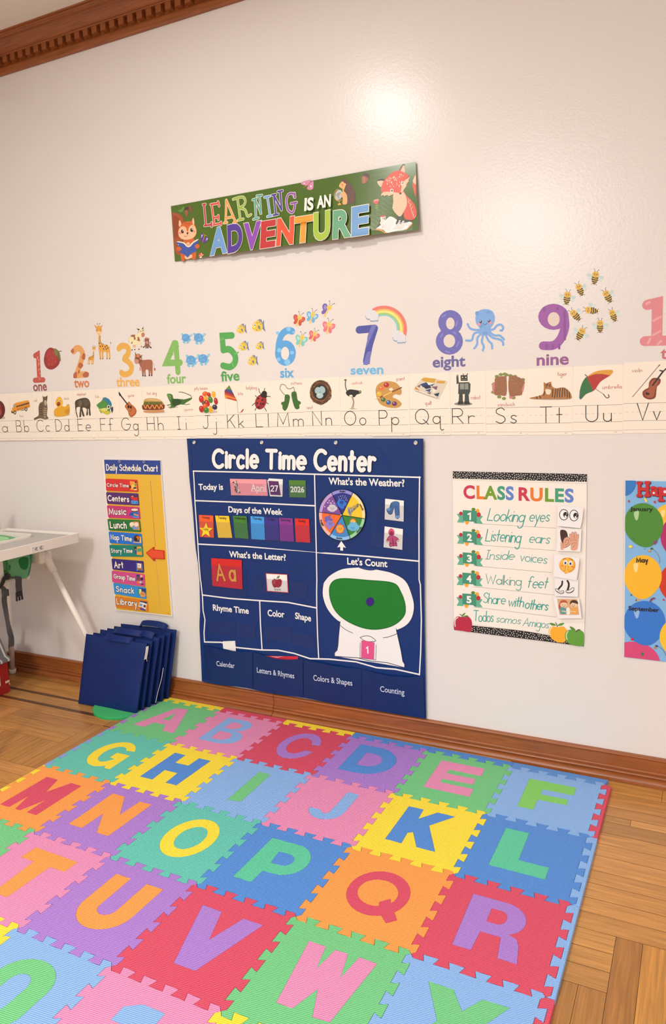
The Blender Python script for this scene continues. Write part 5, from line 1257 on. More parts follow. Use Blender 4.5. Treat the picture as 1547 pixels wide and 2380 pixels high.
# squirrel reading
a = BA(BL1); F_, P_ = '#c9622f', '#f0bc94'
a.s_('#a0502a', '0,445 60,435 170,465 250,560 275,680 300,900 240,1000 180,1200 220,1330 180,1390 110,1360 60,1300 40,1100 20,800'); a.s_('#8d4526', '20,520 110,520 170,640 150,900 60,1000 30,800')
a.s_(F_, '200,1320 190,1400 215,1515 270,1515 300,1420 380,1380 440,1430 450,1470 520,1465 540,1330 480,1000 270,1020'); a.s_(P_, '290,1390 430,1370 440,1440 310,1475')
a.s_(F_, '205,700 300,630 420,630 505,700 545,830 520,950 400,1030 250,1020 160,960 130,830'); a.s_(P_, '140,850 180,760 250,735 310,770 342,870 380,760 440,705 500,720 543,820 530,920 460,1000 340,1035 220,1020 150,950')
a.s_(P_, '150,640 160,600 185,615 205,690 165,745 148,710'); a.s_(P_, '445,640 460,560 480,555 498,640 490,700 450,670'); a.p(F_, '405,640 450,600 460,690')
for x, y in ((230, 850), (438, 820)): a.e('#2b2522', x, y, 32, 44, -8); a.e('#ffffff', x + 12, y - 16, 9, 11)
a.s_('#3a2420', '318,880 368,875 345,918'); a.c('#3a2420', 7, '345,915 340,950'); a.c('#3a2420', 8, '272,940 300,975 325,942'); a.e('#e08a78', 180, 888, 35, 22); a.e('#e08a78', 490, 852, 32, 20); a.l('#6b3a2a', 9, '185,780 195,770'); a.l('#6b3a2a', 9, '458,735 466,745')
a.s_('#3f57a4', '95,1085 130,1095 250,1110 335,1190 400,1185 480,1100 580,1060 585,1110 545,1130 540,1290 430,1350 360,1425 330,1425 270,1370 180,1330 165,1280 205,1230 190,1180 130,1190', 3)
a.s_('#efdccb', '105,1075 200,1078 290,1110 340,1165 390,1160 470,1080 575,1022 580,1045 480,1110 400,1195 330,1195 250,1120 130,1095', 3); a.e(F_, 150, 1240, 58, 48, 10); a.e(F_, 565, 1185, 52, 52, -30); a.e('#3f57a4', 520, 1130, 20, 16); a.e('#ffffff', 138, 1150, 9); a.e('#f0bc94', 362, 1125, 38, 32)
for x in range(290, 400, 18): a.l('#a84a22', 5, f'{x},690 {x+4},{655}')
fin(a, 'squirrel_picture')
a = BA(BL1)
a.s_('#5f3b8f', '640,960 650,905 690,900 705,960 690,1060 650,1085 625,1050'); a.s_('#5f3b8f', '735,1000 780,975 810,990 800,1040 760,1100 720,1120 700,1090'); a.c('#d9b043', 9, '725,945 705,1020 685,1085'); a.c('#d9b043', 7, '725,945 715,910 700,920'); a.c('#d9b043', 7, '728,950 760,935 775,955')
for x, y, r in ((670, 940, 13), (660, 975, 9), (785, 1015, 13), (770, 1045, 8)): a.e('#efe9f4', x, y, r, r * 1.2)
fin(a, 'butterfly_picture')
a = BA(BL1); a.s_('#c2402e', '585,1405 600,1350 655,1330 705,1375 690,1400 640,1405 610,1425'); a.s_('#ecdcc0', '615,1425 640,1408 665,1410 665,1440 620,1445')
for x, y in ((615, 1390), (650, 1360), (670, 1385), (640, 1385), (690, 1375), (655, 1342)): a.e('#f4e6d4', x, y, 9)
fin(a, 'mushroom_picture')
a = BA(BL1); a.s_('#5d8f3d', '130,380 200,350 250,290 270,330 240,400 190,420'); a.s_('#4a352f', '270,360 320,300 370,330 330,390 275,385'); a.s_('#9a5a3e', '280,385 335,365 355,430 330,525 295,470'); a.s_('#8a4a3a', '370,300 410,270 440,340 440,410 400,400'); fin(a, 'acorn_picture')
# right side: pink butterfly, hedgehog with globe, acorn, tulip, fox, chick and book
a = BA(BZ); a.s_('#cf86a8', '812,162 845,150 868,150 850,180 815,175'); a.s_('#cf86a8', '850,185 880,152 882,195 865,207 845,200'); a.c('#b08a3c', 3, '860,165 840,185 822,192'); a.c('#b08a3c', 3, '860,178 855,195 848,203'); a.e('#f0dce8', 868, 185, 5, 6); a.e('#f0dce8', 828, 168, 4); fin(a, 'butterfly_picture')
a = BA(BR1); a.s_('#583024', '235,355 270,330 310,345 360,385 410,440 445,520 460,610 440,690 395,725 330,738 310,600 280,500 290,420', 4)
for i in range(22):
    t = i / 21; x, y = 290 + 165 * math.sin(t * PI * .62), 340 + 390 * t; a.l('#583024', 9, f'{x-14:.0f},{y:.0f} {x+8:.0f},{y+7:.0f}')
a.s_('#e0a765', '193,435 235,370 265,372 300,420 285,480 275,520 320,580 330,680 315,735 260,738 250,700 255,640 225,590 205,575 245,540 250,490 220,470'); a.e('#3a241c', 248, 420, 7, 10); a.e('#e9b87c', 295, 412, 13, 18); a.e('#b7bbb8', 188, 585, 58, 88, 12); a.s_('#8d9690', '165,560 215,540 225,570 195,600 205,640 180,640 165,605 140,600'); a.c('#d9a03c', 10, '180,488 135,520 115,590 140,660 190,685 240,665'); a.l('#d9a03c', 9, '198,685 200,715'); a.s_('#d9a03c', '170,745 200,715 232,740 200,752'); a.e('#e0a765', 222, 575, 20, 13)
fin(a, 'hedgehog_picture')
a = BA(BR1); a.s_('#97573a', '575,270 670,300 650,370 600,402 568,385 562,330'); a.s_('#a86848', '585,290 625,300 615,380 590,380'); a.s_('#472a26', '580,268 610,230 660,232 686,265 675,308 625,280'); fin(a, 'acorn_picture')
a = BA(BR1); a.s_('#cf4f44', '745,685 800,660 838,650 840,700 820,735 780,730'); a.s_('#e6a39a', '750,690 765,675 775,700 790,668 805,692 820,660 835,690 838,655 780,660'); a.c('#79a23c', 8, '805,730 812,800 832,852'); a.s_('#79a23c', '768,745 800,765 835,730 825,765 795,778'); a.s_('#79a23c', '775,785 805,800 843,770 830,805 790,808'); fin(a, 'tulip_picture')
a = BA(BR1); W_ = '#eeeae6'
a.s_('#d98a2e', '782,1155 850,1130 930,1180 965,1205 940,1208 870,1170 800,1160'); a.p('#d98a2e', '1270,1158 1390,1045 1396,1060 1300,1155'); a.s_(W_, '800,1135 870,1080 960,990 1020,938 1080,950 1140,990 1200,1000 1345,1020 1388,1048 1330,1105 1265,1155 1100,1180 975,1205 930,1165 860,1135', 3)
for i in range(11): a.c('#c9c3bf', 5, f'{985-i*11},{990+i*16} {1040-i*10},{980+i*17} {1105-i*8},{1015+i*15}'); a.c('#c9c3bf', 5, f'{1165-i*9},{1025+i*12} {1240-i*9},{1020+i*12} {1300-i*9},{1050+i*10}')
fin(a, 'open_book_picture')
a = BA(BR1); a.p('#2b2626', '806,1118 835,1070 870,1060 850,1090'); a.s_('#2b2626', '840,1060 870,990 885,1010 865,1075'); a.s_('#ecd6cf', '870,945 930,920 958,950 945,1000 920,1065 880,1070 862,1045 875,1000'); a.s_('#c23b4c', '872,925 930,915 940,940 880,945'); a.e('#2b2626', 912, 967, 8, 10); a.e('#2b2626', 942, 960, 8, 10); a.e('#5a4a42', 934, 978, 8, 9); a.l('#b5868a', 7, '885,1070 905,1110'); a.l('#b5868a', 7, '915,1065 930,1105'); a.l('#b5868a', 5, '890,1115 918,1112'); fin(a, 'chick_picture')
a = BA(BR1); FX, FB, FD = '#d5492f', '#e3bd9a', '#33302a'
a.s_(FX, '1450,260 1420,300 1395,370 1395,450 1420,540 1448,615 1451,450'); a.s_(FB, '1448,260 1415,310 1400,370 1440,410 1450,400'); a.s_(FX, '1235,500 1290,590 1380,680 1440,770 1462,880 1440,960 1370,1000 1290,985 1250,930 1245,850 1280,760 1240,620', 4)
a.s_(FD, '1400,995 1330,1025 1255,1043 1245,1028 1290,990'); a.s_(FD, '1148,890 1180,900 1175,1000 1145,1060 1118,1055 1140,985'); a.s_(FD, '1205,900 1248,860 1245,960 1215,1050 1185,1058 1182,1035 1205,980')
a.s_(FB, '1085,575 1230,530 1290,620 1302,740 1255,850 1190,938 1115,880 1070,800 1080,690', 4); a.p(FB, '1062,800 1080,740 1100,830'); a.p(FB, '1110,870 1150,850 1190,936 1160,915')
a.s_(FD, '812,360 860,322 930,322 960,345 880,370'); a.s_(FB, '820,362 920,358 920,430 890,460 840,420'); a.s_(FD, '1165,200 1230,90 1262,92 1220,150'); a.p(FX, '1165,200 1215,140 1215,215'); a.s_(FB, '1205,205 1245,95 1272,170 1265,230')
a.s_(FX, '885,530 890,440 925,355 1000,270 1090,205 1200,195 1330,265 1290,330 1215,440 1240,490 1210,560 1060,545 960,540', 4); a.s_(FB, '880,598 905,545 1000,530 1120,545 1210,562 1180,575 1080,575 1000,605 990,585 925,602 920,585', 3); a.s_(FB, '1355,290 1290,330 1240,385 1205,510 1215,550 1260,490 1300,430 1290,420 1335,355 1325,345', 3)
for x, y in ((1055, 513), (1230, 393)): a.e('#f4ecdd', x, y, 25, 30, -15); a.e('#1f1a18', x + 2, y, 15, 20, -15); a.e('#ffffff', x - 4, y - 8, 5)
a.e('#2b2420', 1197, 562, 18, 16, -20); rr = random.Random(4)
for i in range(46):
    u, v = rr.uniform(0, 1), rr.uniform(0, 1); x, y = 960 + u * 280 + v * 10, 220 + v * 230 + (1 - u) * 80 * (1 - v)
    if x + y * .2 < 1330: a.l('#f3d9c2', 9, f'{x:.0f},{y:.0f} {x+6:.0f},{y+14:.0f}')
for i in range(24): x, y = 1335 + i * 4 + rr.uniform(-18, 18), 650 + i * 13; a.l('#f3d9c2', 8, f'{min(x,1445):.0f},{y} {min(x,1445)+5:.0f},{y+14}')
fin(a, 'fox_picture')
# ------------------------------------------------------------------ daily schedule chart
S1, S2_, S3 = (220, 1050, 6.105), (230, 1090, 13.22), (240, 1255, 9.1)
sched = slabp('schedule_chart', [wp(241, 1068), wp(374.5, 1069), wp(401.8, 1431.8), wp(270.5, 1417)], .0015, .0075, mat('#ece8e2', .4))
tag(sched, 'tall yellow daily schedule chart with a navy heading', 'chart')
a = Art(S1, .0077, .4); a.p('#dfb236', '148,312 938,328 1085,2322 310,2236'); a.build('yellow_panel', sched)
a = Art(S1, .0078, .4); a.p('#25408f', '132,112 930,124 938,328 148,312')
a.st('Daily Schedule Chart', (165, 262), (902, 277), 82, '#f3efe8', .17, .62, 0, ('#16204a', .05), .3, .03); a.build('heading_print', sched)
for x, y in ((348, 137), (694, 142)):
    m = Art(S1, .0080, .3, 'metal'); m.e('#cfcac0', x, y, 15, 18); m.e(mat('#16182a', .5), x, y, 8, 11); m.build('grommet', sched)
a = Art(S1, .0079); a.l('#6b4a4a', 5, '790,425 828,900 860,1340'); a.l('#c98d72', 6, '868,1540 895,1850 924,2178'); a.build('pull_cord', sched)
a = Art(S1, .0079); a.e('#8f7a2a', 1045, 2298, 10, 6); a.e('#5a4a20', 790, 425, 5, 6); a.build('maker_mark', sched)
def q2(pts, z): return [wp(z[0] + x / z[2], z[1] + y / z[2], .0085) for x, y in PP(pts)]
def soft(pts, r=.006):
    out = []; n = len(pts)
    for i in range(n):
        p, q, s = Vector(pts[i-1]), Vector(pts[i]), Vector(pts[(i+1) % n])
        a_ = q + (p - q).normalized() * r; b_ = q + (s - q).normalized() * r
        for k in range(5):
            t = k / 4; out.append(tuple(a_ * (1-t)**2 + q * 2*t*(1-t) + b_ * t*t))
    return out
def ic_circle(a): a.p('#f0993c', '498,415 592,428 600,545 505,540'); a.e('#f6c04a', 550, 490, 30, 25); a.e('#5aa03c', 578, 470, 15, 22); a.e('#2b2a5a', 570, 515, 22, 16); a.e('#1d1512', 580, 432, 12, 12); a.e('#1d1512', 505, 500, 10, 25); a.e('#f6e07a', 578, 535, 20, 10)
def ic_centers(a): a.p('#3d9be0', '515,690 612,700 615,740 520,738'); a.p('#23366f', '515,620 600,632 602,650 512,640'); a.p('#c92a2a', '508,630 610,648 608,692 565,698 520,672'); a.e('#e8923c', 535, 632, 14, 9); a.e('#27324a', 570, 640, 14, 9); a.e('#1c4f8a', 545, 715, 8, 9); a.e('#1c4f8a', 590, 720, 8, 9)
def ic_music(a): a.p('#2b6fc0', '520,808 612,812 632,932 530,925'); a.e('#6b3a2a', 565, 838, 48, 20); a.e('#eadbc0', 565, 824, 48, 17); a.e('#2a4fa8', 520, 882, 30, 22); a.l('#2a4fa8', 14, '490,905 545,870'); a.l('#e8873c', 20, '560,888 615,905'); a.l('#4aa0e8', 12, '555,925 620,930')
def ic_lunch(a): a.p('#d8873a', '545,990 625,992 640,1112 548,1108'); a.e('#5a9ad8', 575, 1075, 45, 28); a.s_('#eadccc', '495,1020 520,998 550,1005 555,1040 520,1062 498,1045'); a.s_('#eadccc', '560,1020 590,1002 620,1020 615,1055 585,1062 562,1045'); a.s_('#c99468', '498,1045 520,1062 552,1042 556,1052 522,1076 500,1058'); a.s_('#c99468', '562,1045 588,1062 618,1050 615,1066 588,1078 562,1058')
def ic_nap(a): a.p('#e0a858', '548,1275 660,1288 660,1298 542,1290'); a.p('#f2c24a', '635,1200 655,1205 662,1290 638,1285'); a.e('#4a281c', 595, 1228, 46, 46); a.e('#d8702c', 608, 1225, 24, 28); a.e('#2d1814', 585, 1240, 20, 24)
def ic_story(a): a.p('#f09a3c', '600,1345 660,1348 672,1468 595,1462'); a.e('#1d1512', 575, 1368, 16, 20); a.e('#b5703c', 580, 1385, 10, 12); a.p('#4a3f8c', '562,1395 590,1400 592,1445 572,1440'); a.p('#5aa86c', '600,1370 670,1368 678,1415 605,1425'); a.l('#2b6f4a', 5, '612,1385 660,1385'); a.l('#2b6f4a', 5, '612,1402 655,1402')
def ic_art(a): a.p('#3b6fb0', '585,1575 675,1590 688,1692 592,1680'); a.p('#b5714a', '598,1578 668,1585 664,1640 675,1680 605,1672'); a.p('#f0ece4', '605,1582 658,1590 655,1650 610,1645'); a.l('#4a3a3a', 7, '620,1605 622,1632'); a.l('#4a3a3a', 7, '640,1602 632,1630'); a.e('#4aa0e0', 605, 1680, 10, 8); a.e('#8a5a2c', 645, 1670, 20, 8)
def ic_group(a): a.p('#3f4f8c', '588,1745 640,1742 645,1850 592,1862'); a.e('#7a4a3a', 620, 1800, 22, 24); a.e('#e0703c', 615, 1850, 24, 24); a.e('#e8b088', 662, 1765, 18, 18); a.e('#2d2444', 668, 1805, 22, 22); a.e('#b8c8dc', 650, 1850, 18, 16); a.e('#3a2a2a', 675, 1880, 22, 8); a.e('#2b1d18', 612, 1755, 14, 10)
def ic_snack(a): a.p('#1c3f7c', '620,1932 725,1945 722,2020 620,2005'); a.e('#4a8a3c', 640, 1990, 30, 48); a.p('#d8e0b0', '630,1945 660,1950 662,2020 632,2018'); a.s_('#d8924a', '650,1995 690,1985 720,2015 715,2055 665,2060 645,2030'); a.e('#c97f3c', 680, 2020, 24, 10, 20); a.e('#e6ab62', 670, 2042, 24, 10, 10)
def ic_lib(a): a.p('#1f2c5c', '640,2115 740,2130 738,2175 640,2150'); a.p('#e8e6e0', '640,2130 690,2140 740,2160 722,2240 670,2205 618,2195'); a.p('#7f9fb8', '640,2150 682,2160 670,2195 630,2185'); a.p('#5a3a2a', '695,2170 728,2178 718,2215 688,2200'); a.p('#3a4f9c', '640,2215 680,2220 725,2245 715,2258 645,2240')
SCH = [('Circle Time', '158,380 605,398 622,568 168,550', (172, 492), (485, 502), 44, '#d02a28', ic_circle, 'red'), ('Centers', '166,572 618,592 634,762 182,736', (187, 695), (490, 710), 74, '#54206c', ic_centers, 'dark purple'),
('Music', '178,760 632,786 652,955 197,932', (203, 885), (450, 893), 80, '#c23070', ic_music, 'magenta'), ('Lunch', '186,952 642,971 662,1138 205,1114', (218, 1080), (456, 1085), 84, '#1d7030', ic_lunch, 'dark green'),
('Nap Time', '203,1132 666,1164 682,1324 220,1294', (228, 1240), (530, 1268), 64, '#1f6fd0', ic_nap, 'bright blue'), ('Story Time', '212,1320 680,1328 692,1488 234,1484', (234, 1430), (540, 1432), 52, '#138070', ic_story, 'teal'),
('Art', '243,1515 692,1552 702,1716 258,1668', (278, 1645), (412, 1648), 80, '#33247c', ic_art, 'indigo'), ('Group Time', '246,1686 708,1738 718,1912 254,1848', (270, 1790), (576, 1832), 56, '#cf4a8c', ic_group, 'pink'),
('Snack', '268,1858 726,1926 736,2088 286,2014', (304, 1980), (562, 2010), 72, '#2a8fd8', ic_snack, 'sky blue'), ('Library', '291,2046 754,2112 764,2266 304,2204', (312, 2160), (605, 2195), 78, '#dc7e20', ic_lib, 'orange')]
for i, (tx, qd, bl, br, h, c_, ic, cn) in enumerate(SCH):
    o = slabp('schedule_card', soft(q2(qd, S1), .0045), .0082, .0110, mat(c_, .4))
    tag(o, f'{cn} schedule card reading {tx} on the yellow chart', 'schedule card', 'schedule cards on the yellow chart')
    a = Art(S1, .0112, .4); a.st(tx, bl, br, h, '#f3eee6', .2, .64, 0, ('#1a1420', .07), .3, .04); a.build('lettering', o)
    a = Art(S1, .0112, .4); ic(a); a.build('picture_print', o)
arw = slabp('pointer_arrow', [wp(240 + x / 9.1, 1255 + y / 9.1, .011) for x, y in PP('902,272 1058,148 1080,152 1062,205 1285,222 1295,408 1075,395 1095,438 1070,442')], .0095, .0125, mat('#c4271d', .4))
tag(arw, 'red arrow on the yellow chart pointing at Story Time', 'arrow')
a = Art(S3, .0126, .4); a.p('#e04e2a', '920,273 1052,172 1062,172 1042,222 1262,238 1275,392 1055,378 1068,415'); a.build('arrow_face', arw)
# ------------------------------------------------------------------ navy pocket chart
P1, P2, P3 = (430, 1010, 4.990), (720, 1010, 5.334), (440, 1330, 2.714)
NV = mat('#082f6c', .36, 'vinyl'); WT = '#eceae6'
LE = [(437.6, 1019), (442, 1080), (443.5, 1112), (451, 1180), (458, 1274), (463, 1305), (467, 1349), (468.7, 1415), (466.8, 1452), (471, 1536), (472.4, 1581)]
RE = [(985.5, 1019), (986, 1100), (987, 1200), (987.5, 1300), (988, 1400), (989.5, 1500), (991, 1600), (992, 1668)]
def along(E, t):
    Z = [ony(*p) for p in E]; z0, z1 = Z[0].z, Z[-1].z; z = z0 + (z1 - z0) * t
    for p, q in zip(Z, Z[1:]):
        if p.z >= z >= q.z: f = (p.z - z) / (p.z - q.z + 1e-9); return (p.x + (q.x - p.x) * f, z)
    return (Z[-1].x, z1)
def psurf(x, z):
    return max(0, .0012 * math.sin(x * 9 + 1) * math.sin(z * 5)) + 0
vs, fs = [], []; NX, NZ = 60, 40
for layer in (0, 1):
    for j in range(NZ + 1):
        l_, r_ = along(LE, j / NZ), along(RE, j / NZ)
        for i in range(NX + 1):
            s = i / NX; x = l_[0] + (r_[0] - l_[0]) * s; z = l_[1] + (r_[1] - l_[1]) * s
            if j == NZ: z += -.003 * math.sin(s * 22) * (1 - s)
            e_ = .003 if (i in (0, NX) or j == 0) else 0
            vs.append((x, -(.0105 - layer * .0015 - (0 if layer else 0) + psurf(x, z)), z))
q = (NX + 1) * (NZ + 1)
for j in range(NZ):
    for i in range(NX):
        k = j * (NX + 1) + i
        fs.append((k, k + NX + 1, k + NX + 2, k + 1)); fs.append((q + k, q + k + 1, q + k + NX + 2, q + k + NX + 1))
rim = list(range(NX + 1)) + [j * (NX + 1) + NX for j in range(1, NZ + 1)] + [NZ * (NX + 1) + i for i in range(NX - 1, -1, -1)] + [j * (NX + 1) for j in range(NZ - 1, 0, -1)]
for i in range(len(rim)): a_, b_ = rim[i], rim[(i + 1) % len(rim)]; fs.append((a_, b_, q + b_, q + a_))
pc = mk('pocket_chart', vs, fs, [NV], smooth=False)
tag(pc, 'large navy Circle Time Center pocket chart hanging in the middle of the wall', 'pocket chart')
D0 = .0125
def PA(z, d=D0): return Art(z, d, .45)
# stitched edges
a = PA(P1, .0124); E1 = [wp(*p, .0124) for p in LE]
a.ribbon([(x + .008, z) for x, z in E1], .0006, '#0b2d6c', None, False); a.ribbon([(wp(*p, .0124)[0] - .012, wp(*p, .0124)[1]) for p in RE], .0008, '#0b2d6c', None, False)
a.ribbon([wp(440, 1037.5, .0124), wp(986, 1038, .0124)], .0006, '#0d3274', None, False); a.build('stitched_seam', pc)
for (x, y, z) in ((105, 92, P1), (888, 92, P1), (320, 101, P2), (1310, 103, P2)):
    c0 = ony(z[0] + x / z[2], z[1] + y / z[2], -.0125); m = MB()
    R_ = [(c0.x + .0072 * math.cos(t * PI / 12), c0.z + .0072 * math.sin(t * PI / 12)) for t in range(24)]
    pts = [c0 + Vector((.0058 * math.cos(t * PI / 12), 0, .0058 * math.sin(t * PI / 12))) for t in range(25)]
    m.tube(pts, .0022, mat('#d8d6d0', .25, 'metal'), 8, False)
    m.add([(c0.x + .0045 * math.cos(t * PI / 8), c0.y + .0003, c0.z + .0045 * math.sin(t * PI / 8)) for t in range(16)], [list(range(16))], mat('#cfc9c2', .5)); m.build('grommet', pc, smooth=False)
a = PA(P1)
a.st('Circle', (310, 375), (860, 383), 195, WT, .225, .66, .06, ('#0a1c3c', .03), .28, .02)
a.st('Time', (925, 385), (1412, 400), 200, WT, .225, .66, .06, ('#0a1c3c', .03), .26, .02)
a.z = P2; a.st('Center', (40, 430), (822, 448), 235, WT, .215, .64, .06, ('#0a1c3c', .03), .28, .02); a.build('title_lettering', pc)
a = PA(P1); a.z = (0, 0, 1)
def px(z, s): return [(z[0] + x / z[2], z[1] + y / z[2]) for x, y in PP(s)]
LW = 3.0
for L_ in ([*px(P1, '93,424 700,436 1500,460'), *px(P2, '360,500 1365,531')], px(P2, '1358,525 1350,1100 1352,1800') + px(P3, '1456,80 1462,300 1458,500 1450,648'), px(P1, '97,424 105,560 115,800 147,1250 158,1450 178,1690') + px(P3, '72,60 82,150 86,240 98,300 92,380 95,440'),
           px(P3, '95,440 200,442 300,475 450,490 560,492 660,512 760,545 880,548 1050,565 1180,602 1300,612 1450,645'), px(P1, '115,766 700,788 1500,826'), px(P1, '147,1270 700,1298 1547,1368') + px(P2, '80,1466 190,1470 600,1500 1352,1570'),
           px(P1, '1500,462 1510,900 1522,1400 1527,1690') + px(P3, '802,120 803,230 808,400 815,545'), px(P3, '80,143 250,165 430,178 620,190 800,225'), px(P3, '443,178 448,330 458,488')):
    a.l(WT, LW, L_)
a.build('white_border_lines', pc)
a = PA(P1)
for t_, z, bl, br, h in (('Today is', P1, (158, 640), (442, 640), 66), ('Days of the Week', P1, (503, 900), (1130, 932), 66), ("What's the Letter?", P1, (512, 1420), (1170, 1462), 68), ("What's the Weather?", P2, (232, 617), (1172, 645), 82), ("Let's Count", P2, (463, 1608), (960, 1643), 80), ('Rhyme Time', P3, (149, 240), (375, 262), 36), ('Color', P3, (494, 275), (600, 285), 38), ('Shape', P3, (666, 292), (767, 310), 38)):
    a = PA(z); a.ft(t_, bl, br, h, WT, .026); a.build('section_heading', pc)
# weather arrow and the counting machine printed on the chart
a = PA(P2); a.p(WT, '388,1318 447,1405 410,1395 410,1440 375,1438 375,1392 337,1400'); a.build('arrow_print', pc)
a = PA((0, 0, 1)); INKC = '#24304e'
gl = px(P2, '190,1814 260,1740 400,1670 580,1650 700,1648 850,1680 1020,1720 1180,1814') + px(P3, '1400,140 1415,220 1395,300 1340,350 1240,378 1130,372 1020,345 930,300 870,230 842,150 845,80')
a.s_(WT, gl, 4); a.p(WT, px(P3, '950,310 1300,358 1330,470 1345,560 1358,580 1355,602 1200,575 1050,552 915,528 914,508 930,495 938,470'))
a.e('#0f3a82', *px(P2, '712,1662')[0], 18, 3, 8)
for s in ('950,312 932,490 915,508 915,530', '1303,356 1335,500 1345,562 1357,580 1356,602', '915,530 1060,540 1140,560 1245,570 1356,602'): a.l(INKC, 1.6, px(P3, s))
for s in ('950,335 985,362 1030,384', '1222,414 1265,405 1307,388', '1076,412 1105,402 1140,405 1175,432 1140,438 1105,432 1076,412'): a.c(INKC, 1.3, px(P3, s))
for s in ('1077,445 1075,540 1175,553 1177,458',): a.l(INKC, 1.1, px(P3, s))
a.c(INKC, 1.2, px(P2, '610,1650 680,1672 760,1682 818,1672'))
a.build('counting_machine_print', pc)
a = Art((0, 0, 1), .0132, .85, 'cloth'); a.s_('#247a2e', px(P3, '890,72 955,38 1120,48 1285,66 1335,125 1362,205 1355,275 1290,335 1190,362 1090,352 985,305 915,240 882,150'), 5); a.c('#1a5f24', 1.2, px(P3, '893,75 956,41 1120,51 1283,69 1332,127 1358,205 1351,273 1288,332 1190,358 1092,348 988,302 918,238 886,150'), True); a.build('green_felt', pc)
# wheel of the weather
wc = ony(720 + 394 / 5.334, 1010 + 998 / 5.334, -.019)
def wq(ang, r):   # picture angle, radius 0..1 of the wheel
    t = math.radians(ang); return (398 + 290 * r * math.cos(t), 998 + 317 * r * math.sin(t))
WR = ['#4a3a92', '#7a4a9a', '#ee6a2c', '#3a86c8', '#2f8038', '#edc62c']
WP_ = ['#8f8fd6', '#b99cd2', '#f3b3a4', '#8fc0ea', '#93d0a0', '#f0ddA0'.lower()]
WR[0] = '#232c80'
AN = [-62, -117, -173, -237, -291, -352, -422]     # spokes, anticlockwise from upper right
wheel = slabp('weather_wheel', [wp(720 + x / 5.334, 1010 + y / 5.334, .018) for x, y in (wq(t, 1.0) for t in range(0, 360, 6))], .0145, .0180, mat('#15181f', .4), pc)
a = Art(P2, .0182, .35)
for i in range(6):
    s = [AN[i] + (AN[i+1] - AN[i]) * k / 8 for k in range(9)]
    a.p(WP_[i], [wq(t, .985) for t in s] + [wq(s[-1], .02), wq(s[0], .02)]); a.p(WR[i], [wq(t, .865) for t in s] + [wq(s[-1], .02), wq(s[0], .02)])
a.e('#3d7fd0', 398, 870, 40, 40) if False else None
def cl(c, x, y, k):
    for u, v, r in ((-30, 5, 24), (-12, -18, 24), (14, -16, 22), (32, 4, 22), (10, 18, 22), (-12, 20, 20)): a.e(c, x + u * k, y + v * k, r * k)
def face(x, y): a.e('#1d1a2a', x - 14, y, 5); a.e('#1d1a2a', x + 14, y, 5); a.c('#1d1a2a', 4, [(x - 10, y + 14), (x, y + 19), (x + 10, y + 14)])
cl('#2f6fd0', 388, 855, 1.25); a.e('#1a3f94', 392, 838, 26, 18); a.e('#2f6fd0', 400, 900, 25, 22); face(390, 858)
for x, y in ((352, 778), (378, 768), (405, 762), (432, 766), (362, 800), (390, 792), (420, 788), (446, 790), (440, 812), (458, 818)): a.l('#cfe0f8', 5, f'{x},{y} {x+5},{y-6}')
cl('#c9c6ce', 278, 912, 1.15); face(280, 912)
for x, y in ((240, 820), (268, 850), (222, 845), (184, 893), (222, 908), (300, 850), (252, 848), (282, 826)): a.e('#efecf4', x, y, 6, 7)
a.s_('#6f5fb0', '190,1020 230,1010 260,985 250,1030 285,1050 250,1080 200,1085 180,1060'); cl('#8a7cc6', 248, 1110, 1.1); a.s_('#8a7cc6', '215,1130 260,1120 255,1170 230,1175'); face(255, 1095)
for i in range(8): t = i * 45; a.p('#e0542c', [(374 + 70 * math.cos(math.radians(t)), 1168 + 76 * math.sin(math.radians(t))), (374 + 42 * math.cos(math.radians(t + 26)), 1168 + 46 * math.sin(math.radians(t + 26))), (374 + 42 * math.cos(math.radians(t - 26)), 1168 + 46 * math.sin(math.radians(t - 26)))])
a.e('#f2a43c', 374, 1168, 46, 50); face(376, 1160)
for i in range(7): t = -180 + i * 30; a.p('#e8742c', [(535 + 48 * math.cos(math.radians(t)), 1080 + 50 * math.sin(math.radians(t))), (535 + 30 * math.cos(math.radians(t + 14)), 1080 + 32 * math.sin(math.radians(t + 14))), (535 + 30 * math.cos(math.radians(t - 14)), 1080 + 32 * math.sin(math.radians(t - 14)))])
a.e('#f2b650', 535, 1080, 30, 30); cl('#66b4dc', 540, 1140, 1.4); face(530, 1150)
for k in range(6): a.c(('#8b8e96', '#5f6470')[k % 2], 11, [(478 + 20 * k, 950 - 14 * k), (490 + 20 * k, 985 - 18 * k), (505 + 19 * k, 955 - 18 * k), (490 + 19 * k, 915 - 10 * k)])
a.e('#9a9da6', 492, 952, 22, 56, -14); a.e('#6a6d78', 492, 958, 10, 36, -14)
for i in range(6): a.l('#14161c', 7, [wq(AN[i], .03), wq(AN[i], .985)])
for t_, bl, br in (('rainy', (440, 697), (365, 697)), ('snowy', (165, 858), (192, 788)), ('windy', (645, 860), (650, 940)), ('foggy', (125, 1060), (165, 1140)), ('sunny', (402, 1282), (325, 1275)), ('cloudy', (585, 1225), (648, 1150))):
    if t_ == 'snowy': bl, br = (138, 848), (180, 782)
    if t_ == 'windy': bl, br = (612, 862), (655, 945)
    a.ft(t_, bl, br, 24, '#14161c', .03)
a.build('weather_pictures', wheel)
m = MB(); c0 = ony(720 + 387 / 5.334, 1010 + 998 / 5.334, -.0182); m.tube([c0, c0 + Vector((0, -.003, 0)), c0 + Vector((0, -.0038, 0))], [.0034, .0034, .0015], mat('#cfc7b2', .3, 'metal'), 12); m.build('brass_pin', wheel, smooth=True)
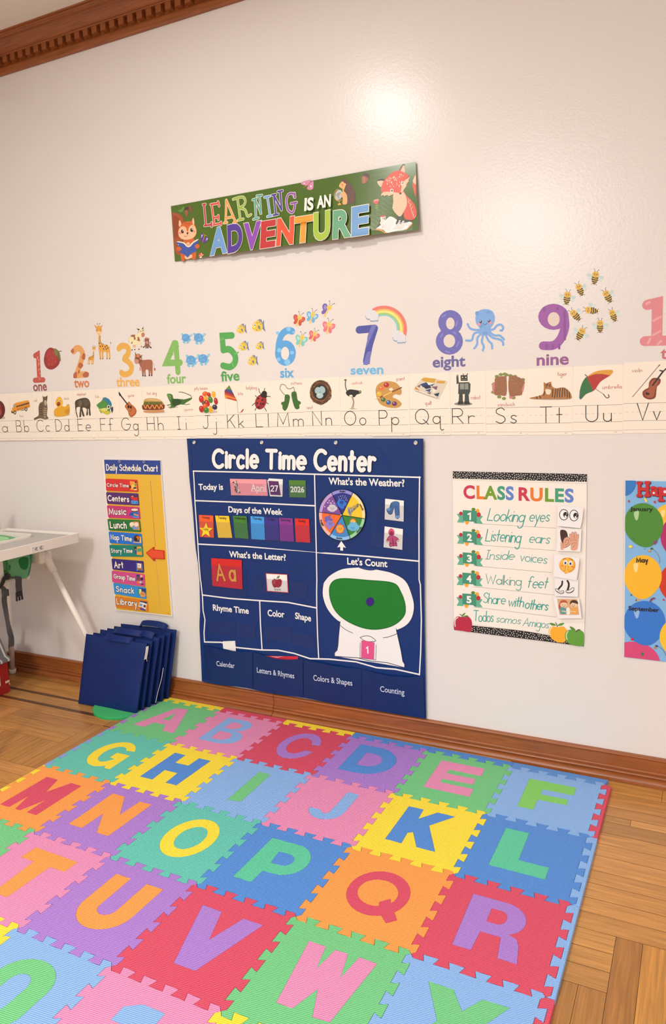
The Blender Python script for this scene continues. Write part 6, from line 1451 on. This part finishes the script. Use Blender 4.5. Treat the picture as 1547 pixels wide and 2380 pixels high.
# clear pockets
CLR = mat('#31457c', .13, 'clear')
def pocket(z, s, d=.0152): return slabp('clear_pocket', [wp(z[0] + x / z[2], z[1] + y / z[2], d) for x, y in PP(s)], d - .0004, d, CLR, pc)
pocket(P1, '480,560 1470,590 1470,750 490,715'); pocket(P1, '160,1005 1465,1060 1470,1272 165,1205'); pocket(P1, '190,1505 700,1540 705,1900 215,1840'); pocket(P3, '402,32 745,68 742,165 410,118')
pocket(P3, '120,302 288,318 290,402 125,385'); pocket(P3, '300,322 418,332 418,424 300,410'); pocket(P3, '474,338 640,352 642,442 476,425'); pocket(P3, '644,382 782,395 786,488 648,455')
pocket(P2, '757,850 1335,898 1332,1108 762,1052'); pocket(P2, '770,1195 1332,1265 1322,1478 780,1380')
# pouches along the foot
POU = mat('#0a295e', .42, 'vinyl')
TE = [(95, 460), (200, 488), (310, 500), (400, 502), (470, 525), (540, 545), (620, 552), (715, 548), (800, 568), (900, 590), (1000, 602), (1085, 608), (1160, 632), (1260, 655), (1370, 662), (1470, 655)]
BE = [(88, 676), (400, 735), (560, 762), (740, 790), (850, 806), (1100, 850), (1300, 884), (1497, 914)]
def interp(E, x):
    for p, q in zip(E, E[1:]):
        if p[0] <= x <= q[0]: return p[1] + (q[1] - p[1]) * (x - p[0]) / (q[0] - p[0])
    return E[0][1] if x < E[0][0] else E[-1][1]
for nm, xa, xb, tx, bl, br, h in (('Calendar', 92, 398, 'Calendar', (171, 590), (286, 605), 30), ('Letters', 402, 716, 'Letters & Rhymes', (426, 632), (662, 670), 32), ('Colors', 720, 1085, 'Colors & Shapes', (782, 682), (1028, 716), 34), ('Counting', 1089, 1480, 'Counting', (1203, 752), (1356, 775), 34)):
    vs, fs = [], []; N, M_ = 18, 8
    def dep(s, t): return .0135 + .0075 * math.sin(PI * s) * (1 - .45 * t) + .0012 * math.sin(s * 19 + xa) * t
    for lay in (0, 1):
        for j in range(M_ + 1):
            for i in range(N + 1):
                s, t = i / N, j / M_; x = xa + (xb - xa) * s; y = interp(TE, x) * (1 - t) + (interp(BE, x + (0 if xa > 100 else 0)) - 1) * t
                if xa < 100 and i == 0: x += -4 * t + 2
                if xb > 1470 and i == N: x += 14 * t - 8
                d = dep(s, t) - (.0009 if lay else 0); q_ = ony(440 + x / 2.714, 1330 + y / 2.714, -d); vs.append(q_)
    q = (N + 1) * (M_ + 1)
    for j in range(M_):
        for i in range(N):
            k = j * (N + 1) + i; fs.append((k, k + N + 1, k + N + 2, k + 1)); fs.append((q + k, q + k + 1, q + k + N + 2, q + k + N + 1))
    rim = list(range(N + 1)) + [j * (N + 1) + N for j in range(1, M_ + 1)] + [M_ * (N + 1) + i for i in range(N - 1, -1, -1)] + [j * (N + 1) for j in range(M_ - 1, 0, -1)]
    for i in range(len(rim)): a_, b_ = rim[i], rim[(i + 1) % len(rim)]; fs.append((a_, b_, q + b_, q + a_))
    po = mk('storage_pocket', vs, fs, [POU], pc, smooth=False)
    a = Art(P3, .0226, .5); a.ft(tx, bl, br, h, '#c3cbe0', .012); a.build('lettering', po)
# things kept in the pockets
PG_ = 'cards in the pocket chart'
def card(name, z, s, d, c, label, cat, group=None, r=0):
    pts = [wp(z[0] + x / z[2], z[1] + y / z[2], d) for x, y in PP(s)]
    if r: pts = soft(pts, r)
    o = slabp(name, pts, d - .0006, d, mat(c, .4)); tag(o, label, cat, group); return o
o = card('month_card', P1, '518,513 942,521 960,711 533,703', .0142, '#ef9aa2', 'pink card reading April with a blossom twig', 'calendar card')
a = Art(P1, .0143, .45); rr = random.Random(6)
for i in range(34): t = i / 34; a.e(('#3d3a35', '#8d8a6a', '#e8ded2', '#5a564a')[i % 4], 578 + 34 * t + rr.uniform(-26, 26), 540 + 140 * t, 8, 9, n=8)
a.build('blossom_print', o)
a = Art(P1, .0143, .45); a.ft('April', (765, 655), (935, 660), 80, '#f6efec', .004); 
for x0, x1, y in ((765, 795, 655), (802, 822, 655), (850, 880, 657), (888, 905, 658), (915, 938, 660)): a.l('#f6efec', 6, f'{x0},{y} {x1},{y}', False)
a.build('lettering', o)
for k, (s, d) in enumerate((('968,508 1132,518 1128,715 985,700', .0132), ('960,520 1118,528 1125,720 985,716', .0138))):
    card('date_card', P1, s, d, '#ece8e2', ('white edged date card at the back of the stack behind the 27', 'white edged date card in the middle of the stack behind the 27')[k], 'calendar card', 'stacked date cards')
o = card('date_card', P1, '952,527 1090,533 1122,722 982,714', .0144, '#efebe6', 'purple date card with number 27, front of its stack', 'calendar card', 'stacked date cards')
a = Art(P1, .0145, .45); a.p('#5c2160', '964,536 1082,542 1110,705 990,698'); a.build('purple_field', o)
a = Art(P1, .0148, .45); a.st('27', (990, 655), (1078, 658), 62, '#f1ece8', .19, .5, 0, None, .2); a.build('number_print', o)
o = card('year_card', P1, '1203,528 1397,532 1402,732 1210,725', .0142, '#4c7c27', 'green card reading 2026', 'calendar card'); a = Art(P1, .0143, .45); a.ft('2026', (1222, 666), (1382, 670), 62, '#f1ece8', .028); a.build('number_print', o)
for nm, s, c_, bl, br, cn in (('Monday', '160,932 326,940 334,1197 170,1187', '#ee5a24', (195, 970), (286, 978), 'orange'), ('Tuesday', '348,940 508,945 546,1198 384,1196', '#f4c92a', (382, 975), (478, 982), 'yellow'), ('Wednesday', '554,942 712,948 736,1210 577,1198', '#3d7f28', (567, 978), (703, 988), 'green'), ('Thursday', '758,946 914,955 926,1222 768,1212', '#3f9fe6', (782, 982), (890, 992), 'light blue'), ('Friday', '918,958 1082,966 1094,1232 930,1222', '#352a86', (958, 992), (1038, 1000), 'indigo'), ('Saturday', '1087,965 1246,972 1262,1243 1100,1234', '#86308f', (1108, 1000), (1222, 1008), 'magenta'), ('Sunday', '1271,972 1437,980 1450,1254 1284,1245', '#d8281f', (1310, 1010), (1396, 1018), 'red')):
    o = card('day_card', P1, s, .0142, c_, f'{cn} day card reading {nm} in the week row', 'day card', 'day cards in the week row'); a = Art(P1, .0143, .45); a.st(nm, bl, br, 26, '#16130f', .17, .6, 0, None, .2); a.build('lettering', o)
st_ = [(241 + 82 * (1 if i % 2 == 0 else .43) * math.sin(i * PI / 5 + .03), 1112 - 90 * (1 if i % 2 == 0 else .43) * math.cos(i * PI / 5 + .03)) for i in range(10)]
o = card('today_star', P1, st_, .0172, '#f6d42c', 'yellow star reading Today on the Monday card', 'star'); a = Art(P1, .0173, .45); a.st('Today', (196, 1108), (272, 1112), 32, '#3a2c08', .12, .55, 0, None, .22); a.build('lettering', o)
o = card('letter_card', (0, 0, 1), px(P1, '301,1432 656,1455 664,1760') + px(P3, '336,108 145,86') , .0144, '#d0221f', 'red letter card with yellow A a', 'letter card', None, .005)
a = Art(P1, .0145, .45); a.st('A', (362, 1690), (470, 1690), 170, '#eda63a', .16, .5, 0, ('#7a1812', .03)); a.st('a', (510, 1692), (596, 1696), 230, '#eda63a', .12, .5, 0, ('#7a1812', .022)); a.build('letter_print', o)
o = card('apple_card', P3, '480,5 618,13 625,131 488,121', .0144, '#c93a35', 'small red edged card with an apple picture', 'letter card'); a = Art(P3, .0145, .45); a.p('#f1ede8', '485,10 614,17 620,126 492,117'); a.build('white_field', o)
a = Art(P3, .0147, .45); a.s_('#a31f22', '520,55 535,43 550,47 570,42 583,55 578,85 562,97 550,95 535,97 523,80'); a.s_('#c24a44', '528,55 540,50 540,70 530,75'); a.c('#4a2a1a', 3, '550,47 552,35 557,25'); a.s_('#4d8a3a', '554,40 560,25 568,20 566,35'); a.c('#3d6a2a', 2, '545,44 530,38'); a.build('apple_print', o)
a = Art(P3, .0147, .45); a.st('apple', (532, 112), (577, 115), 14, '#3a3634', .12, .6, 0, None, .2); a.build('word_print', o)
o = card('weather_card', P2, '932,795 1163,820 1160,1080 925,1052', .0144, '#efece4', 'white card with blue jeans in the weather section', 'clothes card')
a = Art(P2, .0145, .45); J, JD = '#3f6ea8', '#22406e'
a.s_(JD, '1000,850 1045,827 1105,838 1108,900 1110,1030 1060,1035 1045,905 1020,985 975,988 945,925 985,905', 2); a.s_(J, '1005,852 1048,832 1100,843 1102,900 1104,1020 1064,1026 1048,895 1015,978 980,980 960,930 998,915', 2); a.s_('#6f9cd0', '950,925 985,905 1000,930 968,948'); a.s_('#7fa6d6', '1058,1010 1108,1005 1110,1030 1062,1036'); a.l(JD, 4, '1005,858 1100,862'); a.c(JD, 4, '1015,860 1020,880 1008,890'); a.build('jeans_print', o)
o = card('weather_card', P2, '925,1138 1152,1172 1143,1430 912,1397', .0144, '#efece4', 'white card with pink raincoat in the weather section', 'clothes card')
a = Art(P2, .0145, .45); K_, KD = '#cf4f7c', '#8e1f44'
a.s_(KD, '985,1250 1060,1262 1108,1305 1090,1330 1070,1310 1082,1385 1035,1378 1000,1395 980,1370 985,1310 960,1340 942,1320', 2); a.s_(K_, '990,1256 1056,1268 1098,1305 1088,1318 1062,1298 1074,1375 1040,1370 1004,1385 988,1366 992,1302 962,1328 950,1318', 2); a.s_(K_, '970,1215 985,1175 1010,1163 1040,1185 1048,1225 1030,1255 990,1255'); a.s_(KD, '985,1225 1000,1198 1020,1200 1035,1225 1025,1248 1000,1250'); a.s_('#a52e56', '1018,1268 1030,1285 1045,1380 1020,1380', 2); a.e('#e8d2b0', 955, 1325, 12, 9, 40); a.e('#e8d2b0', 1095, 1312, 12, 9, -40); a.e('#8a2f50', 1000, 1350, 14, 10); a.e('#8a2f50', 1060, 1350, 12, 10); a.build('raincoat_print', o)
o = card('number_card', P3, '1084,430 1165,443 1162,552 1082,538', .0148, '#dd4f86', 'pink card with a white number 1 on the counting machine', 'number card'); a = Art(P3, .0149, .45); a.st('1', (1113, 509), (1129, 511), 38, '#f4eef0', .2); a.build('number_print', o)
c0 = P3; o = slabp('counting_dot', [wp(440 + (1138 + 24 * math.cos(t * PI / 16)) / 2.714, 1330 + (186 + 27 * math.sin(t * PI / 16)) / 2.714, .0155) for t in range(32)], .0136, .0160, mat('#3d1f78', .8, 'cloth')); tag(o, 'purple felt dot on the green counting panel', 'felt dot')
o = card('paper_slip', P3, '209,436 288,433 293,500 213,482', .0128, '#e9e6e2', 'white paper slip sticking out of the Calendar pocket', 'paper')
o = card('red_folder', P3, '480,527 590,530 683,530 685,560 600,560 520,548', .0130, '#c9283c', 'red card edge sticking out of the Letters pocket', 'card'); a = Art(P3, .0131, .45); a.p('#e4dfe0', '505,531 560,534 600,528 555,538'); a.build('white_sheet_edge', o)
# ------------------------------------------------------------------ class rules poster
RZ = (1030, 1080, 4.297)
PAPER = mat('#efe7dc', .4, 'paper')
rules = slabp('rules_poster', [wp(1030 + x / 4.297, 1080 + y / 4.297, .0032) for x, y in PP('93,65 1432,93 1430,400 1420,1000 1412,1500 1400,1815 1000,1762 500,1700 106,1650 100,1000')], .0022, .0032, PAPER)
tag(rules, 'white CLASS RULES poster with fruit and handwriting', 'poster')
def RA(d=.0034): return Art(RZ, d, .5)
a = RA(); a.p('#131112', '93,66 760,80 1432,94 1430,172 800,156 94,138'); rr = random.Random(12)
used = []
def clear_of(x, y):
    if any((x - u) ** 2 + (y - v) ** 2 < 290 for u, v in used): return False
    used.append((x, y)); return True
for i in range(2400):
    s = rr.random(); x, y = 98 + 1328 * s, 73 + 28 * s + rr.random() * (60 + 8 * s); a.n = 2
    if clear_of(x, y): a.e('#e9e2d8', x, y, 4.9, 4.9, n=7)
x = 96
while x < 1420: a.l('#a59d94', 3, f'{x},{150+ (x-96)*.028:.1f} {x+12},{150+(x-84)*.028:.1f}', False); x += 20
a.build('dotted_border', rules)
a = RA(); a.p('#131112', '106,1598 290,1606 800,1660 1100,1712 1404,1740 1400,1815 1000,1762 500,1700 106,1650'); 
for i in range(2400):
    s = rr.random(); x = 112 + 1280 * s; tp = interp([(106, 1600), (290, 1608), (800, 1662), (1100, 1715), (1404, 1750)], x); bt_ = interp([(106, 1648), (500, 1698), (1000, 1760), (1400, 1812)], x)
    y = tp + (bt_ - tp) * rr.uniform(.1, .9); a.n = 2
    if clear_of(x, y): a.e('#e9e2d8', x, y, 4.9, 4.9, n=7)
x = 290
while x < 1060: a.l('#a59d94', 3, f'{x},{1594+(x-290)*.13:.1f} {x+12},{1594+(x-278)*.13:.1f}', False); x += 20
a.build('dotted_border', rules)
RC = ['#c4304a', '#e0781f', '#6d9a23', '#3c9a78', '#5c7fc6']
a = RA(); a.ft('CLASS', (200, 333), (703, 350), 122, '#000', .036, None, 1.08, RC); a.ft('RULES', (750, 353), (1300, 374), 122, '#000', .036, None, 1.08, RC); a.build('title_lettering', rules)
a = RA()
for y0, y1, x1 in ((592, 634, 1125), (805, 858, 1120), (1018, 1078, 1082), (1228, 1302, 1110), (1432, 1522, 1125)): a.l('#8f887f', 3, f'300,{y0-8} 395,{y0} {x1},{y1}', False)
a.build('writing_lines', rules)
for n_, y in enumerate((525, 737, 948, 1150, 1358)):
    a = RA(.0035); k = y - 525; x = -4 if n_ > 2 else 0
    def o_(s): return [(px_ + x, py_ + k) for px_, py_ in PP(s)]
    a.p('#5fae90', o_('133,490 200,492 205,580 136,576 158,533')); a.p('#5fae90', o_('320,505 395,512 368,552 395,592 330,588 305,580')); a.p('#2f7f62', o_('300,570 332,588 330,572'))
    a.e('#557f2c', *o_('300,446')[0], 20, 15); a.e('#e8a62c', *o_('340,470')[0], 20, 30); a.e('#b52a3a', *o_('174,488')[0], 18, 20); a.e('#b52a3a', *o_('352,500')[0], 22, 24); a.s_('#e8a62c', o_('212,565 255,570 245,592 236,600 222,590'))
    a.p('#3c8e70', o_('192,453 333,462 332,572 195,562')); a.st('1', o_('238,545')[0], o_('274,548')[0], 62, '#f2efe8', .24) if n_ == 0 else a.ft(str(n_ + 1), o_('236,545')[0], o_('285,548')[0], 64, '#f2efe8', .04); a.build('number_ribbon', rules)
TEAL = '#2f9d8e'
for t_, bl, br, h, sl in (('Looking', (432, 558), (805, 572), 118, .28), ('eyes', (852, 566), (1056, 568), 112, .22), ('Listening', (416, 758), (770, 780), 118, .2), ('ears', (850, 776), (1056, 790), 100, .25), ('Inside', (415, 944), (706, 950), 88, .3), ('voices', (760, 958), (1032, 990), 92, .12), ('Walking', (418, 1188), (778, 1208), 92, .1), ('feet', (832, 1226), (1035, 1235), 110, .28), ('Share', (392, 1378), (620, 1396), 100, .15), ('with', (640, 1412), (800, 1420), 96, .25), ('others', (808, 1436), (1042, 1455), 96, .22), ('Todos', (296, 1562), (500, 1572), 104, .12), ('somos', (522, 1572), (768, 1592), 76, .3), ('Amigos', (790, 1608), (1050, 1632), 78, .25)):
    a = RA(.0035); a.st(t_, bl, br, h, TEAL, .075 if t_ not in ('others', 'with') else .1, .55, sl, None, .1, .03); a.build('handwriting', rules)
a = RA(.0038)
a.s_('#b3213f', '112,1545 140,1515 190,1522 235,1508 275,1545 286,1600 270,1668 190,1660 112,1645 104,1590'); a.c('#f0d5d0', 10, '145,1525 120,1545 114,1580 118,1615'); a.c('#3a2a1d', 7, '190,1520 182,1505 165,1494'); a.s_('#5a8f2f', '180,1520 195,1490 220,1480 205,1505'); a.s_('#4a7f27', '195,1520 222,1506 246,1508 220,1522')
a.build('fruit_print', rules); a = RA(.0040)
a.s_('#f0aa26', '1050,1660 1068,1625 1100,1615 1140,1625 1185,1615 1220,1635 1236,1680 1215,1765 1150,1775 1090,1745 1058,1700'); a.c('#f8dcae', 9, '1085,1625 1065,1645 1060,1675 1066,1700'); a.c('#3a2a1d', 7, '1137,1618 1132,1600 1120,1578'); a.s_('#4f8a2b', '1058,1582 1095,1584 1125,1604 1085,1606'); a.s_('#5a9530', '1140,1608 1165,1585 1205,1582 1180,1606')
a.build('fruit_print', rules); a = RA(.0046)
a.s_('#5d9a35', '1212,1700 1240,1655 1285,1650 1325,1660 1370,1655 1402,1690 1400,1780 1385,1812 1290,1802 1230,1765'); a.c('#cfe6b4', 9, '1245,1665 1228,1690 1228,1725 1235,1745'); a.c('#3a2a1d', 8, '1325,1668 1340,1652 1362,1648'); a.s_('#4f8a2b', '1260,1615 1300,1630 1318,1656 1280,1648')
a.build('fruit_print', rules)
# pictures taped beside the rules
TG = 'small pictures taped on the rules poster'
def pic_card(s, d, lab):
    o = slabp('picture_card', [wp(1030 + x / 4.297, 1080 + y / 4.297, d) for x, y in PP(s)], d - .0008, d, mat('#ece8e6', .45)); tag(o, lab, 'picture card', TG); return o
o = pic_card('1143,407 1398,430 1385,560 1366,635 1137,612', .013, 'picture card with cartoon eyes beside rule 1'); a = Art(RZ, .0132, .5)
for x, y, rx, ry in ((1202, 500, 46, 56), (1303, 508, 46, 58)): a.e('#131112', x, y, rx, ry); a.e('#f3f0ec', x, y, rx - 7, ry - 7); a.e('#131112', x + 16, y, 23, 28); a.e('#f3f0ec', x + 16, y + 16, 9, 10); a.e('#f3f0ec', x + 27, y - 6, 4)
a.build('eyes_print', o)
o = pic_card('1137,630 1378,645 1368,870 1130,862', .011, 'picture card with ear and cupped hand beside rule 2'); a = Art(RZ, .0112, .5); SK, SL = '#d9a184', '#8a5a44'
a.s_('#3d2420', '1168,655 1215,655 1238,690 1240,760 1200,790 1180,770 1168,720', 3); a.p(SK, '1168,770 1195,790 1200,852 1170,850'); a.s_(SL, '1192,780 1205,735 1240,720 1268,750 1262,800 1225,828 1198,828'); a.s_(SK, '1196,780 1208,740 1240,726 1263,752 1257,797 1224,822 1200,824'); a.c(SL, 4, '1215,785 1222,758 1242,750 1250,775 1230,800 1215,800')
a.s_(SK, '1262,770 1290,740 1340,745 1345,800 1330,852 1275,852 1270,810', 3)
for q in ('1275,750 1268,700', '1295,745 1290,682', '1318,745 1318,680', '1335,755 1342,705'): a.c(SL, 24, q); a.c(SK, 20, q)
a.c(SL, 3, '1275,800 1300,780 1330,785'); a.c(SL, 3, '1290,830 1310,800'); a.build('ear_print', o)
o = pic_card('1108,888 1360,932 1345,1060 1328,1156 1098,1118', .014, 'picture card with hushing yellow face beside rule 3'); a = Art(RZ, .0142, .5)
a.e('#d9962b', 1237, 1003, 82, 78); a.e('#f0b441', 1232, 997, 74, 70)
for x, y in ((1217, 978), (1268, 985)): a.e('#f3f0ec', x, y, 20, 24); a.e('#4a6aa8', x, y + 4, 11, 14); a.e('#131112', x, y + 5, 6, 8)
a.c('#5a3a14', 5, '1195,945 1210,938 1222,942'); a.c('#5a3a14', 5, '1255,940 1275,945 1288,955'); a.c('#8a3a1c', 5, '1215,1020 1235,1026 1250,1022'); a.c('#b5741c', 26, '1232,1015 1225,1050 1222,1078'); a.c('#f2bd54', 20, '1234,1012 1226,1050 1222,1075'); a.s_('#f0b441', '1215,1050 1250,1040 1255,1070 1225,1090'); a.c('#8a5a14', 3, '1240,1040 1250,1055 1255,1065'); a.e('#e8823c', 1185, 1010, 14, 10); a.e('#e8823c', 1290, 1020, 14, 10); a.build('face_print', o)
o = pic_card('1110,1118 1348,1150 1342,1320 1112,1312', .010, 'picture card with walking sneakers beside rule 4'); a = Art(RZ, .0102, .5)
a.c('#1a1718', 16, '1187,1165 1182,1200 1165,1222 1150,1240'); a.c('#1a1718', 18, '1238,1160 1250,1185 1250,1215 1240,1250')
for q in ('1120,1238 1140,1245 1165,1265 1195,1258 1200,1280 1170,1290 1135,1272 1118,1250', '1222,1265 1240,1248 1262,1250 1285,1230 1302,1232 1298,1260 1270,1280 1235,1280'): P_ = PP(q); a.c('#3a3638', 5, P_, True)
a.c('#3a3638', 4, '1128,1262 1165,1280 1195,1278'); a.c('#3a3638', 4, '1228,1276 1270,1274 1298,1255'); a.build('sneaker_print', o)
o = pic_card('1095,1325 1355,1337 1380,1535 1145,1538', .014, 'picture card with two children sharing beside rule 5'); a = Art(RZ, .0142, .5)
a.p('#d6a878', '1135,1340 1335,1342 1355,1500 1160,1500'); LN = '#3a2420'
a.s_('#b5573c', '1158,1385 1175,1358 1210,1352 1235,1370 1235,1400 1200,1390 1165,1430 1150,1420'); a.s_('#e8c4a2', '1165,1395 1185,1378 1230,1382 1232,1410 1205,1428 1175,1420'); a.s_('#b5573c', '1148,1410 1165,1405 1165,1440 1152,1445'); a.s_('#5a9a94', '1165,1430 1200,1425 1225,1440 1230,1488 1170,1488'); a.s_('#4a2c22', '1262,1385 1275,1358 1310,1352 1340,1368 1338,1395 1290,1378 1268,1400'); a.s_('#e8c4a2', '1268,1395 1290,1380 1335,1392 1332,1412 1305,1428 1278,1420'); a.s_('#e2a04c', '1282,1430 1310,1422 1340,1440 1345,1485 1275,1485'); a.s_('#efe9e0', '1228,1440 1245,1425 1260,1440 1262,1490 1230,1492'); a.l('#e8c4a2', 10, '1185,1462 1235,1470'); a.l('#e8c4a2', 10, '1318,1470 1262,1462')
for x, y in ((1190, 1400), (1215, 1402), (1285, 1402), (1308, 1404)): a.e(LN, x, y, 3, 4)
a.c(LN, 3, '1192,1412 1202,1417 1212,1413'); a.c(LN, 3, '1284,1412 1294,1417 1304,1413'); a.build('children_print', o)
# ------------------------------------------------------------------ birthday poster
HZ = (1400, 1080, 4.959)
p0, p1 = wp(1451, 1115), wp(1450.2, 1527)
bx0, bz0, bz1 = .9925, p0[1], p1[1]; bx1 = bx0 + .44
bp = slab('birthday_poster', bx0, bz1, bx1, bz0, .0012, .0022, mat('#7fb4e0', .35))
tag(bp, 'birthday chart with month balloons cut off by the right frame edge', 'poster')
a = Art(HZ, .0023, .35); a.ribbon([(bx0, bz1), (bx0, bz0)], .0012, '#e6e4e0', None, False); a.ribbon([(bx0, bz0 - .001), (bx1, bz0 - .001)], .0014, '#dfe3e6', None, False); a.build('white_margin', bp)
CX0, CX1 = bx0 + .001, bx1
class BAr(Art):
    def raw(s, loops, c, lvl=None):   # keep prints inside the sheet
        out = []
        for l in loops: out.append([(min(max(p[0], CX0), CX1), min(max(p[1], bz1 + .001), bz0 - .002)) for p in l])
        return Art.raw(s, out, c, lvl)
def balloon(c, c2, cx, cy, rx, ry, rot=0, knot=True, nm='balloon_print', extra=None):
    a = BAr(HZ, .0025 + .0003 * (len(bp.children) % 5), .3)
    P_ = []
    for t in range(0, 360, 8):
        w = math.radians(t); k = 1 + .07 * max(0, math.sin(w)) ** 3
        x, y = rx * math.cos(w) * (1 - .10 * max(0, math.sin(w)) ** 2), ry * math.sin(w) * k; r = math.radians(rot)
        P_.append((cx + x * math.cos(r) - y * math.sin(r), cy + x * math.sin(r) + y * math.cos(r)))
    a.p(c, P_); a.s_(c2, [(cx - rx * .5, cy - ry * .55), (cx - rx * .25, cy - ry * .62), (cx - rx * .3, cy - ry * .25), (cx - rx * .42, cy - ry * .22)])
    if extra: extra(a)
    return a.build(nm, bp)
balloon('#2f78c2', '#5a9ad6', 260, 215, 125, 135)
balloon('#f2bf3a', '#f7dc8c', 760, 640, 175, 185)
balloon('#b02a68', '#cf5a8e', 865, 830, 200, 235)
def kn(x, y): return lambda a: (a.c('#8a6a3a', 4, [(x, y), (x + 55, y + 55), (x + 88, y + 120), (x + 88, y + 175)]), a.e('#b08a50', x - 25, y + 35, 18, 16), a.e('#e8d8b8', x - 28, y + 30, 7, 6), a.p('#2f6a2c', [(x - 12, y), (x + 14, y + 2), (x + 18, y + 20), (x - 15, y + 18)]))
balloon('#4a8a34', '#a9cf9a', 472, 690, 225, 248, -12, True, 'balloon_print', kn(565, 958))
balloon('#cb3524', '#e2705c', 870, 1360, 225, 232)
balloon('#f0b62e', '#f6d890', 462, 1288, 218, 246, 2, True, 'balloon_print', lambda a: (a.e('#c9a06a', 405, 1560, 22, 14), a.e('#6b3a5a', 385, 1562, 8, 12)))
balloon('#d24878', '#e88aa8', 330, 2290, 330, 250)
balloon('#2f76cc', '#8fb8ea', 482, 1820, 240, 250, -10, True, 'balloon_print', lambda a: (a.c('#5a4a3a', 4, '620,2085 690,2130 728,2200'), a.e('#b08a50', 608, 2110, 18, 16), a.p('#1d4f94', '605,2078 638,2082 635,2102 608,2100')))
balloon('#f0c038', '#f7dd8e', 880, 1990, 225, 230)
a = Art(HZ, .0046, .4); BKc = '#17130f'
a.ft('January', (316, 530), (578, 536), 44, BKc, .022); a.build('month_name', bp); a = Art(HZ, .0046, .4); a.st('May', (386, 1124), (524, 1124), 46, BKc, .24, .64, 0, None, .24); a.build('month_name', bp); a = Art(HZ, .0046, .4); a.ft('September', (297, 1676), (648, 1700), 46, BKc, .022); a.build('month_name', bp)
a = Art(HZ, .0046, .35)
RDc = '#c3262c'
for w_, c_, off in ((44, '#4a1210', 6), (38, RDc, 0)):
    for q in ('420,215 420,345', '512,210 514,345', '405,208 440,208', '495,205 532,205', '405,355 440,355', '495,355 532,353', '420,282 512,282'):
        a.l(c_, w_ * .9 if q[4:] else w_, [(x + off, y + off) for x, y in PP(q)], True)
    a.c(c_, w_ * .8, [(x + off, y + off) for x, y in PP('560,268 590,262 612,278 618,310 618,345')]); a.e(c_, 585 + off, 322 + off, 40, 38); a.l(c_, w_ * .7, [(x + off, y + off) for x, y in PP('618,350 632,352')])
    a.l(c_, w_ * .9, [(x + off, y + off) for x, y in PP('662,272 668,405')]); a.l(c_, w_ * .7, [(x + off, y + off) for x, y in PP('648,410 700,410')]); a.e(c_, 712 + off, 312 + off, 50, 50); a.l(c_, w_ * .7, [(x + off, y + off) for x, y in PP('645,268 668,268')])
a.e('#d9e2ea', 588, 326, 14, 12); a.e('#d9e2ea', 716, 312, 16, 18)
for i, x in enumerate((800, 930)):
    a.l(RDc, 36, f'{x},272 {x+6},405'); a.e(RDc, x + 48, 312, 48, 50); a.e('#d9e2ea', x + 50, 312, 16, 18)
a.l(RDc, 36, '1050,268 1095,350'); a.l(RDc, 36, '1140,268 1070,405'); a.build('heading_print', bp)
for c_, q in (('#c3263c', '290,415 308,410 312,425 302,440'), ('#f0d24a', '478,380 500,395 515,425 490,428'), ('#c3263c', '585,430 605,415 610,448'), ('#f0d24a', '295,945 320,925 345,945 320,962'), ('#2f7a4a', '342,855 355,838 368,860'), ('#7a4a7a', '578,900 610,870 632,885 600,922'), ('#2f7a4a', '318,1505 328,1488 340,1512'), ('#c3263c', '690,1560 700,1542 715,1570'), ('#c3263c', '322,2018 350,1990 352,2028'), ('#2f7a4a', '440,2165 470,2175 468,2200 450,2202'), ('#2f6f9c', '476,975 486,962 484,978')): a = Art(HZ, .0046, .4); a.s_(c_, q, 3); a.build('confetti_print', bp)
a = Art(HZ, .0046, .4); a.c('#7a4068', 18, '550,1575 565,1550 595,1540'); a.build('confetti_print', bp)
